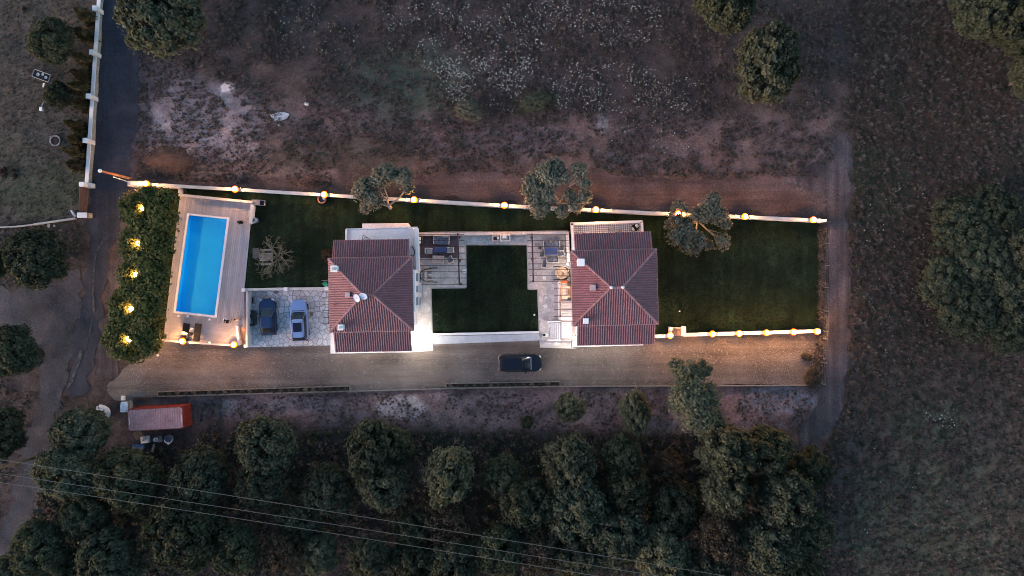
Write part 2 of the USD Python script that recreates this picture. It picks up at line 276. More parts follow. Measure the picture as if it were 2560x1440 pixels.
leaf('grass_dry', (0.19, 0.152, 0.135), (0.30, 0.25, 0.225), 0.3); leaf('grass_red', (0.165, 0.108, 0.10), (0.25, 0.175, 0.16), 0.3); leaf('grass_green', (0.080, 0.094, 0.062), (0.135, 0.148, 0.10), 0.3); leaf('bramble', (0.092, 0.095, 0.060), (0.155, 0.152, 0.105), 0.3)
leaf('leaf_purple', (0.030, 0.016, 0.016), (0.05, 0.026, 0.022)); leaf('grass_lawn', (0.012, 0.022, 0.009), (0.019, 0.032, 0.013), 0.2)
# ================================================================= THE SETTING
S0 = mpx()
NW = [(330, 459), (600, 475.3), (860, 491), (1060, 501.6), (1290, 515.6), (1477, 524.4), (1600, 531), (1860, 542), (2060, 551.6)]   # top of the north wall
COMP = Polygon([(300, 452), (2066, 552), (2066, 968), (1400, 972), (900, 985), (290, 1000), (290, 860)])
POOL_IN = [(472, 537.7), (567.7, 548), (536.7, 789), (439, 778)]
POOL_OUT = [(467.7, 532.7), (574, 544), (541.7, 795), (433, 782)]
DECK = [(450, 488), (629, 507), (626, 566), (611, 724), (612, 818), (595, 818), (595, 864), (408, 851)]
HD = 1.2
def smooth(t): t = np.clip(t, 0, 1); return t * t * (3 - 2 * t)
def pdist(pg, X, Y):
    "signed distance in photo pixels, positive inside"
    pts = shapely.points(X.ravel(), Y.ravel()); ins = shapely.contains(pg, pts)
    d = shapely.distance(pg.exterior, pts); return np.where(ins, d, -d).reshape(X.shape)
_p3 = lambda x, y, k: np.stack([np.asarray(x) * k, np.asarray(y) * k, np.zeros_like(np.asarray(x, float))], -1)
def terr(x, y):
    x, y = np.asarray(x, float), np.asarray(y, float); X, Y = 1280 + x / S0, 720 - y / S0
    flat = smooth(pdist(COMP, X, Y) / 60 + 1.0)
    n = (meshkit.fbm(_p3(x, y, 0.09), 3, 3) - 0.5) * 0.9 + (meshkit.fbm(_p3(x, y, 0.5), 2, 8) - 0.5) * 0.22
    z = n * (1 - flat) - 0.06 * flat
    hill = smooth((np.hypot(x, y) - 90) / 250) * (meshkit.fbm(_p3(x, y, 0.008), 3, 5) - 0.35) * 14
    return z + hill
def axis(half):
    a = np.arange(-half, half + 0.01, 0.3); out, s = [], 0.3
    e = half
    while e < 1600: s *= 1.25; e += s; out.append(e)
    return np.concatenate([-np.array(out)[::-1], a, out])
gx, gy = axis(61.5), axis(36.0)
GX, GY = np.meshgrid(gx, gy); PX, PY = 1280 + GX / S0, 720 - GY / S0
GZ = terr(GX, GY)
poolpit = pdist(Polygon([(480, 548), (558, 556), (530, 778), (448, 769)]), PX, PY)
GZ = np.where(poolpit > -14, -0.9, GZ)
wob = (meshkit.fbm(_p3(GX, GY, 0.25), 4, 21) - 0.5) * 2
wob2 = (meshkit.fbm(_p3(GX, GY, 0.8), 4, 31) - 0.5) * 2
T = np.zeros(GX.shape + (3,)) + np.array([0.050, 0.041, 0.040])
def mixin(mask, col, k=1.0):
    global T
    m = np.clip(mask * k, 0, 1)[..., None]; T = T * (1 - m) + np.asarray(col) * m
def blob(cx, cy, rx, ry, col, k=1.0, soft=0.5, w=0.35, rot=0.0):
    co, si = math.cos(rot), math.sin(rot); dx, dy = PX - cx, PY - cy
    d = np.hypot((dx * co + dy * si) / rx, (-dx * si + dy * co) / ry) + wob * w + wob2 * w * 0.6
    mixin(smooth((1 + soft / 2 - d) / soft), col, k)
def area(pts, col, k=1.0, soft=30, w=18):
    mixin(smooth((pdist(Polygon(pts), PX, PY) + wob * w + wob2 * w * 0.7) / soft + 0.5), col, k)
mixin(smooth(wob * 1.5 + 0.3), (0.060, 0.047, 0.044), 0.6)
# top field: dry stalks and flower patches
area([(560, -80), (1760, -80), (1780, 290), (1200, 290), (900, 180), (600, 150)], (0.040, 0.034, 0.034), 0.9, 90)
blob(1010, 215, 160, 95, (0.050, 0.062, 0.048), 0.8, 0.9); blob(1340, 255, 70, 32, (0.050, 0.052, 0.034), 0.8)
blob(720, 330, 260, 85, (0.100, 0.078, 0.079), 0.85, 0.8); area([(1040, 300), (2060, 290), (2080, 440), (1040, 440)], (0.108, 0.080, 0.078), 0.85, 60)
blob(830, 390, 190, 45, (0.055, 0.052, 0.045), 0.7)
area([(340, 190), (450, 180), (640, 250), (650, 400), (560, 420), (340, 380)], (0.165, 0.150, 0.168), 0.85, 60, 30)
blob(480, 330, 100, 60, (0.20, 0.185, 0.205), 0.7, 0.8); blob(370, 170, 60, 70, (0.060, 0.055, 0.064), 0.8); area([(330, 100), (380, 120), (385, 330), (350, 470), (310, 470)], (0.050, 0.046, 0.054), 0.75, 30)
blob(570, 222, 17, 14, (0.42, 0.40, 0.42), 1, 0.4); blob(560, 250, 26, 12, (0.26, 0.24, 0.25), 0.8)
area([(480, 415), (830, 420), (840, 445), (480, 455)], (0.16, 0.13, 0.125), 0.7, 24, 12); area([(340, 440), (880, 445), (880, 490), (340, 465)], (0.095, 0.066, 0.06), 0.7, 20, 8)
blob(1330, 350, 90, 45, (0.12, 0.095, 0.10), 0.7); blob(1505, 310, 14, 26, (0.19, 0.17, 0.18), 0.8, 0.4); blob(2070, 400, 60, 40, (0.11, 0.09, 0.094), 0.7)
# left yard
area([(-90, -80), (250, -80), (215, 560), (-90, 580)], (0.058, 0.054, 0.047), 0.9, 30); blob(110, 470, 120, 70, (0.042, 0.052, 0.036), 0.8); blob(40, 390, 80, 60, (0.055, 0.055, 0.045), 0.7)
area([(-90, 580), (215, 560), (195, 740), (-90, 720)], (0.040, 0.038, 0.036), 0.9, 30)
# lower strip, copse floor and right-hand scrub
area([(480, 985), (2060, 968), (2060, 1070), (1500, 1090), (480, 1060)], (0.135, 0.100, 0.106), 0.9, 40, 22); blob(1010, 1018, 55, 26, (0.28, 0.265, 0.29), 0.85, 0.5, 0.5); blob(720, 1015, 110, 20, (0.13, 0.118, 0.135), 0.8)
blob(1450, 1015, 90, 40, (0.125, 0.108, 0.118), 0.7); blob(1940, 1000, 90, 30, (0.135, 0.128, 0.15), 0.8); blob(1640, 1065, 60, 25, (0.11, 0.105, 0.118), 0.7); blob(565, 1020, 30, 18, (0.17, 0.16, 0.18), 0.7)
area([(300, 1000), (560, 990), (560, 1130), (230, 1140)], (0.058, 0.054, 0.060), 0.8, 40)
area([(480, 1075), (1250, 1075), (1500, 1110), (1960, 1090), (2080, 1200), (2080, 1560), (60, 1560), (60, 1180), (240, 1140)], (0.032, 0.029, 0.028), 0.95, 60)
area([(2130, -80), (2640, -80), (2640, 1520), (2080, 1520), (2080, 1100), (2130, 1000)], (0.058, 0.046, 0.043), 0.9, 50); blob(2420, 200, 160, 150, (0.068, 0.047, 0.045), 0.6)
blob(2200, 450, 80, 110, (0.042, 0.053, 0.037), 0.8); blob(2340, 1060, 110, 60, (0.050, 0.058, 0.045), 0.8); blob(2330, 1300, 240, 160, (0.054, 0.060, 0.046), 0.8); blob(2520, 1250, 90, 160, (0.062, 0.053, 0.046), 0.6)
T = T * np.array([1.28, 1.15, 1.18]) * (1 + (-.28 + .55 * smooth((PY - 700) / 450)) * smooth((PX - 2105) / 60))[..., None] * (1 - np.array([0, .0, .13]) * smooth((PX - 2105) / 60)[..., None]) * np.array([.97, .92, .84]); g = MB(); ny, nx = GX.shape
ii, jj = np.meshgrid(np.arange(ny - 1), np.arange(nx - 1), indexing='ij')
g.add(np.stack([GX, GY, GZ], -1), np.stack([ii * nx + jj, ii * nx + jj + 1, (ii + 1) * nx + jj + 1, (ii + 1) * nx + jj], -1).reshape(-1, 4))
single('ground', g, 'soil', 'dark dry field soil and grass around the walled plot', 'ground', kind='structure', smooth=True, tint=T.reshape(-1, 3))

def drape(pg, dz, res=0.5, zf=terr, ragged=0.0, seed=1):
    "a sheet over the ground inside the polygon, its edge frayed by noise"
    pg = pg.segmentize(res * 0.7)
    if ragged:
        c = np.array(pg.exterior.coords)[:-1]; nrm = np.stack([np.gradient(c[:, 1]), -np.gradient(c[:, 0])], -1); nrm /= np.linalg.norm(nrm, axis=1, keepdims=True) + 1e-9
        k = (meshkit.fbm(_p3(c[:, 0], c[:, 1], 0.7), 4, seed) - 0.5) * 2 * ragged; pg = Polygon(c + nrm * k[:, None]).buffer(0)
        if pg.geom_type != 'Polygon': pg = max(pg.geoms, key=lambda q: q.area)
    x0, y0, x1, y1 = pg.bounds; X, Y = np.meshgrid(np.arange(x0, x1, res), np.arange(y0, y1, res)); X, Y = X.ravel(), Y.ravel()
    keep = shapely.contains(pg.buffer(-res * 0.3), shapely.points(X, Y)); pts = [np.stack([X[keep], Y[keep]], -1), np.array(pg.exterior.coords)[:-1]] + [np.array(h.coords)[:-1] for h in pg.interiors]
    pts = np.vstack(pts); tri = Delaunay(pts).simplices; cen = pts[tri].mean(1)
    tri = tri[shapely.contains(pg, shapely.points(cen))]
    a, b, c = pts[tri[:, 0]], pts[tri[:, 1]], pts[tri[:, 2]]; flip = np.cross(b - a, c - a) < 0; tri[flip] = tri[flip][:, ::-1]
    m = MB(); z = zf(pts[:, 0], pts[:, 1]) + dz; return m.add(np.column_stack([pts, z]), tri)
flat0 = lambda x, y: np.zeros_like(x)
single('asphalt_road', drape(poly([(258, -60), (292, -60), (330, 60), (346, 140), (350, 240), (342, 330), (335, 400), (312, 470), (296, 560), (282, 610), (262, 700), (246, 830), (228, 930), (215, 985), (168, 982), (180, 900), (200, 780), (216, 640), (226, 530), (232, 450), (240, 300)]), 0.05, ragged=0.95, seed=4), 'asphalt', 'dark bluish asphalt lane beside the pillared boundary wall', 'road', kind='structure')
single('dirt_verge', drape(poly([(318, 470), (300, 575), (284, 640), (268, 740), (250, 850), (242, 930), (300, 950), (300, 860), (330, 500)]), 0.062, ragged=0.8, seed=9), 'track_dirt', 'brown dirt verge between the lane and the row of lit trees', 'verge', kind='structure')
_st = LineString([xy(*p) for p in [(306, 578), (278, 588), (256, 606), (241, 632), (236, 668), (233, 705), (231, 740), (233, 775)]]).buffer(0.12).union(LineString([xy(*p) for p in [(204, 880), (199, 905), (188, 930), (182, 950), (170, 970)]]).buffer(0.16)).union(LineString([xy(*p) for p in [(229, 800), (224, 835), (214, 870)]]).buffer(0.09))
for q in _st.geoms: single('water_stain', drape(q, 0.085, 0.2, ragged=0.16, seed=5), 'water_stain', 'pale streak of silt running down the asphalt lane', 'stain', group='silt streaks on the lane', kind='structure')
single('dirt_path', drape(poly([(-60, 722), (90, 716), (170, 690), (210, 640), (204, 740), (188, 830), (172, 930), (150, 1010), (110, 1150), (110, 1250), (60, 1400), (20, 1500), (-60, 1500), (-60, 1440), (30, 1250), (60, 1100), (100, 950), (70, 840), (-60, 820)]), 0.03, ragged=1.3, seed=12), 'pale_dirt', 'mauve grey dirt path left of the lane, winding down past the utility pole', 'path', kind='structure')
single('gravel_drive', drape(poly([(262, 968), (300, 930), (322, 900), (410, 852), (612, 864), (830, 858), (1200, 845), (1640, 838), (2052, 830), (2050, 962), (1400, 966), (880, 978), (395, 992), (285, 1002)]), 0.012, zf=flat0, ragged=0.42, seed=2), 'gravel', 'long pale gravel drive in front of the two houses', 'drive', kind='structure')
single('dirt_track', drape(poly([(2064, 556), (2052, 500), (1960, 452), (2060, 385), (2100, 330), (2128, 330), (2132, 430), (2122, 560), (2118, 760), (2126, 900), (2110, 1000), (2070, 1080), (2010, 1120), (2000, 1090), (2040, 1020), (2056, 940), (2052, 830), (2066, 700)]), 0.05, ragged=0.9, seed=7), 'track_dirt', 'straight dirt track along the right end of the plot', 'track', kind='structure')
single('wall_track', drape(poly([(1030, 440), (1200, 425), (1330, 450), (1480, 425), (1700, 455), (1960, 440), (2058, 470), (2058, 545), (1860, 536), (1600, 525), (1300, 511), (1040, 494)]), 0.05, ragged=1.3, seed=15), 'red_dirt', 'reddish dirt track running outside the lamp-lit north wall', 'track', kind='structure')
single('lime_patch', drape(affinity.scale(poly([(678, 288), (700, 284), (722, 288), (715, 297), (695, 305), (684, 299)]), 1, 1), 0.09, 0.3, ragged=0.3, seed=3), 'lime', 'patch of white lime on the bare ground above the first olive tree', 'spilt lime', kind='structure')
single('drive_kerb', MB().prism(LineString([xy(*p) for p in [(395, 991), (876, 978), (1110, 971.5), (1400, 966), (2050, 963)]]).buffer(0.06, cap_style=2), -0.1, 0.14), 'grey_wood', 'thin grey kerb along the lower edge of the gravel drive', 'kerb', kind='structure')

# lawns
def lawnz(x, y):
    X = 1280 + np.asarray(x) / S0; return 0.03 + 1.12 * smooth((1090 - X) / 260)
_wall_line = LineString([xy(a, b, 1.7) for a, b in NW])
def wall_y(x): c = np.array(_wall_line.coords); return float(np.interp(x, c[:, 0], c[:, 1]))
_lawn = Polygon([xy(345, 463, 0.6)] + [(c[0], c[1]) for c in _wall_line.coords][1:-1] + [xy(2054, 556), xy(2050, 829), xy(1640, 838), xy(1640, 700), xy(1085, 700), xy(1085, 600), xy(830, 640, 1.0), xy(822, 724, 1.1), xy(611, 724, 1.15), xy(440, 700, 0.8), xy(405, 851), xy(330, 870), xy(325, 700)])
_lw = _lawn.difference(poly(DECK, HD).buffer(-0.05))
if _lw.geom_type != 'Polygon': _lw = unary_union([_lw])
def lz2(x, y):
    X = 1280 + np.asarray(x) / S0; return np.where(X < 470, 0.05, lawnz(x, y))
for k, q in enumerate(sorted(getattr(_lw, 'geoms', [_lw]), key=lambda q: -q.area)):
    if q.area > 3: single('lawn', drape(q, 0.0, 0.5, zf=lz2), 'turf', ['mown dark green lawn around the houses inside the wall', 'dark turf under the row of lit trees'][min(k, 1)], 'lawn', kind='structure')
CL = [(1165.5, 613), (1316.7, 613), (1319, 724.5), (1343, 724.5), (1347, 832), (1080.7, 838), (1079, 722), (1167, 720.5)]
single('lawn', drape(poly(CL), 0.0, 0.5, zf=lambda x, y: np.zeros_like(x) + 0.045), 'turf', 'dark green stepped lawn between the two paved patios', 'lawn', kind='structure')

# stones laid one by one: cells of a Voronoi diagram, shrunk to leave a joint
def stones(pg, size, joint, seed, limit=300, jitter=1.0):
    r = np.random.default_rng(seed); x0, y0, x1, y1 = pg.bounds; nX, nY = int((x1 - x0) / size) + 3, int((y1 - y0) / size) + 3
    pts = np.array([(x0 + (i - 1 + (j % 2) * .5) * size + r.uniform(-.42, .42) * size * jitter, y0 + (j - 1) * size + r.uniform(-.42, .42) * size * jitter) for i in range(nX) for j in range(nY)])
    vo = Voronoi(pts); out = []
    for k in vo.point_region:
        reg = vo.regions[k]
        if -1 in reg or len(reg) < 3: continue
        c = Polygon(vo.vertices[reg]).buffer(0).intersection(pg).buffer(-joint * r.uniform(0.7, 1.4))
        for q in getattr(c, 'geoms', [c]):
            if q.area > 0.02: out.append(q.simplify(0.01))
    out.sort(key=lambda q: -q.area); return out
def pave(name, label, pts, h, size, joint, seed, base, stone, cat='paving', holes=()):
    pg = poly(pts, h)
    for q in holes: pg = pg.difference(q)
    t = Thing(name, label, cat, kind='structure'); t.part('joint_bed', MB().prism(pg, h - 0.10, h), base)
    r = np.random.default_rng(seed + 5); st = stones(pg.buffer(-0.01), size, joint, seed)
    for q in st[:295]: t.part('stone', MB().prism(q, h - 0.01, h + 0.006 + r.uniform(0, 0.012)), stone)
    if len(st) > 295:
        m = MB()
        for q in st[295:]: m.prism(q, h - 0.01, h + 0.01)
        t.part('small_stones', m, stone, kind='stuff')
    return t
_pat = [(1043, 580), (1424, 578), (1428, 868), (1442, 872), (1350, 869), (1347, 832), (1343, 724.5), (1319, 724.5), (1316.7, 613), (1165.5, 613), (1167, 720.5), (1079, 722), (1083, 877), (1022, 881), (1022, 580)]
pave('patio', 'irregular beige flagstone patio round the stepped middle lawn', _pat, 0.06, 0.62, 0.022, 3, 'flag_joint', 'flagstone')
pave('parking_court', 'crazy paved parking court left of the first house', [(612, 727), (824, 722), (830, 864), (613, 869)], 0.05, 0.62, 0.032, 8, 'crazy_joint', 'crazy_stone')
t = Thing('lawn_edging', 'pale concrete edging strip round the middle lawn', 'edging', kind='structure')
for a, b in zip(CL, CL[1:] + CL[:1]):
    if abs(a[1] - b[1]) < 8 and a[1] > 800: continue
    t.part('edge_strip', MB().prism(LineString([xy(*a), xy(*b)]).buffer(0.11, cap_style=2).difference(poly(CL)), 0.0, 0.10), 'concrete')
t = Thing('lawn_wall', 'low white wall along the front of the middle lawn', 'wall', at(1214, 836))
t.part('wall_body', MB().prism(LineString([xy(1080.5, 836.5, .5), xy(1347, 830.5, .5)]).buffer(0.10, cap_style=2), -0.05, 0.48), 'white_wall'); t.part('coping', MB().prism(LineString([xy(1080, 836.5, .5), xy(1347.5, 830.5, .5)]).buffer(0.13, cap_style=2), 0.48, 0.54), 'white_trim')
c = [at(1081, 841, .40), at(1347, 834.5, .40), at(1351, 851, .02), at(1084, 861, .02)]
single('concrete_apron', MB().loft([np.array([p - [0, 0, 0.35 if k < 2 else 0.06] for k, p in enumerate(c)]), np.array(c)]), 'pale_concrete', 'pale sloping concrete apron below the white lawn wall', 'apron', kind='structure')

# ---------------------------------------------------------------- pool, deck
dpg = poly(DECK, HD).difference(poly(POOL_OUT, HD))
deck = Thing('pool_deck', 'raised deck of greyish pink boards around the swimming pool', 'deck', kind='structure')
deck.part('deck_base', MB().prism(dpg.buffer(-0.02), 0.0, HD - 0.025), 'deck_under')
ang = math.atan2(*(np.array(xy(452, 488, HD)) - np.array(xy(408, 851, HD))))
inv = affinity.rotate(dpg, math.degrees(ang), origin=(0, 0)); x0, y0, x1, y1 = inv.bounds; k = 0
_r = np.random.default_rng(4)
yb = y0
while yb < y0 + 2.4:
    q = affinity.rotate(sbox(x0, yb + .006, x1, yb + .194).intersection(inv), -math.degrees(ang), origin=(0, 0)); yb += 0.2
    for qq in getattr(q, 'geoms', [q]):
        if qq.area > .02: deck.part('board', MB().prism(qq, HD - 0.025, HD + _r.uniform(0, .006)), 'deck_board')
xb = x0
while xb < x1:
    q = affinity.rotate(sbox(xb + .006, yb, xb + .194, y1).intersection(inv), -math.degrees(ang), origin=(0, 0)); xb += 0.2
    for qq in getattr(q, 'geoms', [q]):
        if qq.area > .02: deck.part('board', MB().prism(qq, HD - 0.025, HD + _r.uniform(0, .006)), 'deck_board')
pool = Thing('swimming_pool', 'rectangular swimming pool of bright blue water with a pale rim', 'swimming pool', at(505, 662, HD))
pin, pout = poly(POOL_IN, HD), poly(POOL_OUT, HD)
pool.part('rim', MB().prism(pout.buffer(-0.004).difference(pin), HD - 0.2, HD + 0.035), 'pool_rim')
ci = np.array(pin.exterior.coords)[:4]; ci = ci if Polygon(ci).exterior.is_ccw else ci[::-1]
co_ = np.array(pin.buffer(0.15, join_style=2).exterior.coords)[:4]
T_ = 0; m = MB(); FL = 0.35
for a in range(4):
    p, q = ci[a], ci[(a + 1) % 4]; m.quad((*p, HD - .05), (*q, HD - .05), (*q, FL), (*p, FL))
m.add([(*p, FL) for p in ci], [[0, 1, 2, 3]]); pool.part('liner', m, 'pool_liner')
pool.part('water', MB().add([(*p, HD - 0.05) for p in ci], [[0, 1, 2, 3]]), 'pool_water')
e1, e2 = np.array(xy(567.7, 548, HD)), np.array(xy(472, 537.7, HD)); u = (e2 - e1) / np.linalg.norm(e2 - e1); w_ = np.array(xy(536.7, 789, HD)) - e1; w_ /= np.linalg.norm(w_)
for s in range(4):
    p = Polygon([e1 + u * .0 + w_ * 0.0, e1 + u * 0.85, e1 + u * 0.85 + w_ * (1.15 - .26 * s), e1 + w_ * (1.15 - .26 * s)]); pool.part('pool_step', MB().prism(p, FL + .005 + .18 * s, FL + .18 + .18 * s), 'pool_liner')
for q in ((447, 789.5), (469.5, 790.5), (524, 798.5)):
    t = Thing('skimmer_lid', ['white square skimmer lid nearest the loungers\' left end', 'white square skimmer lid, second from the left below the pool', 'white square skimmer lid below the pool\'s right corner'][[447, 469.5, 524].index(q[0])], 'skimmer lid', at(*q, HD), ang * -1)
    t.part('lid', MB().box((0, 0, .02), (.22, .22, .04), bev=.008), 'plastic_white', local=True); t.part('ring', MB().lathe((0, 0, .04), [(.0, .004), (.07, .006), (.08, .0)], 12), 'plastic_white', local=True)
# deck walls
def wall(name, label, pts, h, th, z0=-0.05, mat='white_wall', cap='coping', over=0.03, cat='wall', caph=0.06):
    ls = LineString([xy(a, b, h) for a, b in pts]); t = Thing(name, label, cat, (*np.array(ls.interpolate(.5, True).coords[0]), 0))
    t.part('wall_body', MB().prism(ls.buffer(th / 2, cap_style=2, join_style=2), z0, h - caph), mat)
    if cap: t.part('coping', MB().prism(ls.buffer(th / 2 + over, cap_style=2, join_style=2), h - caph, h), cap)
    return t
wall('parapet_wall', 'low white parapet along the upper end of the pool deck', [(448, 468), (448, 487), (629, 505)], HD + .55, 0.2, 0.5)
wall('parapet_wall', 'short white parapet at the upper right of the pool deck', [(630, 511), (626, 558)], HD + .75, 0.28, 0.5)
wall('parapet_wall', 'thin white parapet along the lower end of the pool deck', [(404, 851), (583, 864)], HD + .35, 0.14)
t = wall('retaining_wall', 'white retaining wall between pool steps and parking court', [(617, 728), (616, 867)], HD + .35, 0.16); t.part('end_block', MB().box(at(613.5, 865.5, 1.55) - [0, 0, .8], (.34, .34, 1.62), bev=.02), 'white_trim')
t = Thing('deck_rail', 'brown metal handrail on top of the white wall by the pool steps', 'handrail', at(613, 800, 1.55))
t.part('rail', MB().tube([at(611.5, 728, 2.2), at(613, 862, 2.2)], .045), 'brown_wood')
for y in (730, 762, 797, 832, 861): t.part('post', MB().tube([at(613.5, y, 1.5), at(613, y, 2.2)], .03), 'brown_wood')
t = wall('court_wall', 'white wall between the grey lawn edge and the parking court', [(607, 724), (818, 720.5)], 1.45, 0.22)
for q in ((608, 725), (714, 722.5), (816, 720.5)): t.part('pillar', MB().box(at(*q, 1.6) - [0, 0, .8], (.4, .4, 1.6), bev=.02), 'white_trim')
for a in np.linspace(625, 800, 12):
    pass
# steps down from the deck
t = Thing('pool_steps', 'flight of tan steps going down from the pool deck to the drive', 'steps', at(603, 842))
for k in range(7): t.part('tread', MB().box(at(603.3, 820 + k * 6.4, HD - .17 * k) - [0, 0, (HD - .17 * k) / 2 + .02], (.78, 6.4 * mpx(HD) + .002, HD - .17 * k + .04), bev=.012), 'step_tan')
t = Thing('stair_wall', 'sloping white side wall of the pool steps', 'wall', at(592, 845))
a, b = at(590.5, 816, 1.7), at(590.5, 864, 1.7); pr = np.array([(a[0], a[1], 0), (a[0], a[1], 1.75), (b[0], b[1], 1.15), (b[0], b[1], 0)])
t.part('wall_body', MB().loft([pr, pr + [.17, 0, 0]]), 'white_wall'); t.part('coping', MB().loft([pr[[1, 2]][[0, 0, 1, 1]] + [[-.03, 0.02, 0.005], [-.03, 0.02, .06], [-.03, -.02, .06], [-.03, -.02, .005]], pr[[1, 2]][[0, 0, 1, 1]] + [[.2, 0.02, 0.005], [.2, 0.02, .06], [.2, -.02, .06], [.2, -.02, .005]]]), 'white_trim')

# ---------------------------------------------------------------- boundary walls
t = Thing('boundary_wall', 'long white wall with lamps along the upper side of the plot', 'wall', at(1200, 508))
def wtop(x): return 1.75 + 0.35 * float(smooth((1090 - (1280 + x / S0)) / 300))
seg = _wall_line.segmentize(4.0); cs = np.array(seg.coords)
for a, b in zip(cs[:-1], cs[1:]):
    za, zb = wtop(a[0]), wtop(b[0]); d = (b - a) / np.linalg.norm(b - a); n = np.array([-d[1], d[0]]); a2, b2 = a + d * .004, b - d * .004
    def strip(hw, z0, z1a, z1b): return MB().loft([np.array([(*(p - n * hw), z0 if z0 < 1 else zz - .08), (*(p + n * hw), z0 if z0 < 1 else zz - .08), (*(p + n * hw), zz), (*(p - n * hw), zz)]) for p, zz in ((a2, z1a), (b2, z1b))])
    t.part('wall_panel', strip(.11, -.1, za - .085, zb - .085), 'white_wall'); t.part('coping', strip(.17, 2.0, za, zb), 'coping')
for x in np.arange(_wall_line.coords[0][0] + 3.2, _wall_line.coords[-1][0], 4.6):
    y = wall_y(x); t.part('bracket', MB().box((x, y + .14, wtop(x) + .05), (.10, .14, .12), bev=.01), 'grey_metal')
t.part('corner_block', MB().box(at(2063, 551, 1.8) - [0, 0, .85], (.3, .3, 1.8), bev=.02), 'white_trim')
t = Thing('gate_pillar', 'grey concrete gate pillar beside the first wall lamp', 'pillar', at(341, 459, 1.9) - [0, 0, 1.9]); t.part('shaft', MB().box(at(341, 459, 1.9) - [0, 0, 1.0], (1.86, .52, 1.9), bev=.03), 'concrete'); t.part('cap', MB().box(at(341, 459, 1.95) + [0, 0, .0], (1.95, .6, .1), bev=.02), 'concrete')
t = wall('front_wall', 'white double-capped wall with lamps along the front of the right lawn', [(1641, 841.5), (1680, 840)], 1.0, 0.36, cap=None); 
FW = [(1711, 837.5), (1850, 833.5), (2047, 828)]
for nm, pts in (('a', [(1640, 838.8), (1682, 837.6)]), ('b', [(1641, 843.5), (1682, 842.2)]), ('c', [(1711, 834.8), (2047, 825.6)]), ('d', [(1711, 839.8), (2047, 830.2)])):
    t.part('coping', MB().prism(LineString([xy(*p, 1.06) for p in pts]).buffer(.075, cap_style=2), 1.0, 1.07), 'white_trim')
t.part('wall_body', MB().prism(LineString([xy(*p, 1.0) for p in FW]).buffer(.17, cap_style=2), -.05, .98), 'white_wall')
for q in ((1677.5, 829, .26, 1.0), (1711, 828, .36, 1.1)): t.part('return_wall', MB().box(at(q[0], q[1], 1.0) - [0, 0, .5], (q[2], q[3], 1.08), bev=.02), 'white_trim')
t.part('landing', MB().box(at(1694, 829, .1) - [0, 0, .1], (1.05, .95, .2)), 'step_tan'); t.part('threshold', MB().box(at(1694, 819.5, .3) - [0, 0, .15], (1.7, .14, .4), bev=.02), 'white_trim')
# neighbour's wall with pillars
def nbase(y): return 261 - (261 - 229.5) * y / 468
t = Thing('roadside_wall', 'stone faced white capped wall with square pillars left of the asphalt lane', 'wall', at(236, 230))
yy = np.linspace(-70, 466, 12)
for a, b in zip(yy[:-1], yy[1:]):
    A, B = at(nbase(a), a), at(nbase(b), b); d = (B - A) / np.linalg.norm(B - A); nn = np.array([-d[1], d[0], 0]); nn = nn if nn[0] < 0 else -nn
    def st(o0, o1, z0, z1): return MB().loft([np.array([p + nn * o0 + [0, 0, z0], p + nn * o1 + [0, 0, z0], p + nn * o1 + [0, 0, z1], p + nn * o0 + [0, 0, z1]]) for p in (A + d * .003, B - d * .003)])
    t.part('stone_face', st(0, .30, -.25, .78), 'stone_wall'); t.part('capping', st(-.04, .36, .78, .86), 'white_trim')
for q in ((236.5, 20), (228.7, 130), (220.5, 240), (212.5, 351), (203.5, 461), (245, -90)):
    p = t.part('pillar', MB().box(at(*q, 1.7) - [0, 0, .85], (.42, .46, 1.7)), 'white_wall'); t.part('pillar_cap', MB().box(at(*q, 1.72) + [0, 0, 0], (.52, .56, .09), bev=.02), 'white_trim', parent=p)
t.part('end_block', MB().box(at(218, 463, .85) - [0, 0, .4], (.95, .5, .9), bev=.02), 'white_wall')
t = Thing('gate_pier', 'broad white gate pier at the lower end of the brown sliding gate', 'pillar', at(206, 538)); t.part('shaft', MB().box(at(210, 537.8, 1.1) - [0, 0, .55], (1.0, .52, 1.1)), 'stone_wall'); t.part('cap', MB().box(at(205, 538, 1.15), (1.1, .6, .1), bev=.02), 'white_trim')
t = Thing('sliding_gate', 'brown slatted sliding gate between stone wall and white pier', 'gate', at(221, 500))
A, B = at(221.5, 472), at(219.0, 529)
for z in (.15, 1.75): t.part('gate_rail', MB().tube([A + [0, 0, z], B + [0, 0, z]], .04), 'pole_wood')
for k in range(9):
    z = .24 + k * .165; t.part('gate_slat', MB().loft([np.array([p + [-.012, 0, z], p + [.012, 0, z], p + [.012, 0, z + .14], p + [-.012, 0, z + .14]]) for p in (A, B)]), 'brown_wood')
for p in (A, B): t.part('gate_stile', MB().tube([p + [0, 0, .05], p + [0, 0, 1.8]], .04), 'pole_wood')
t = Thing('yard_curb', 'low pale wall running left from the white gate pier', 'wall', at(95, 560))
for a, b in zip([(190, 546), (140, 553), (85, 561), (40, 566)], [(140, 553), (85, 561), (40, 566), (-40, 570)]):
    z = float(terr(*xy(*a))); t.part('wall_section', MB().prism(LineString([xy(*a, .4), xy(*b, .4)]).buffer(.09 if a[0] > 100 else .06, cap_style=2), z - .3, z + .42), 'concrete')
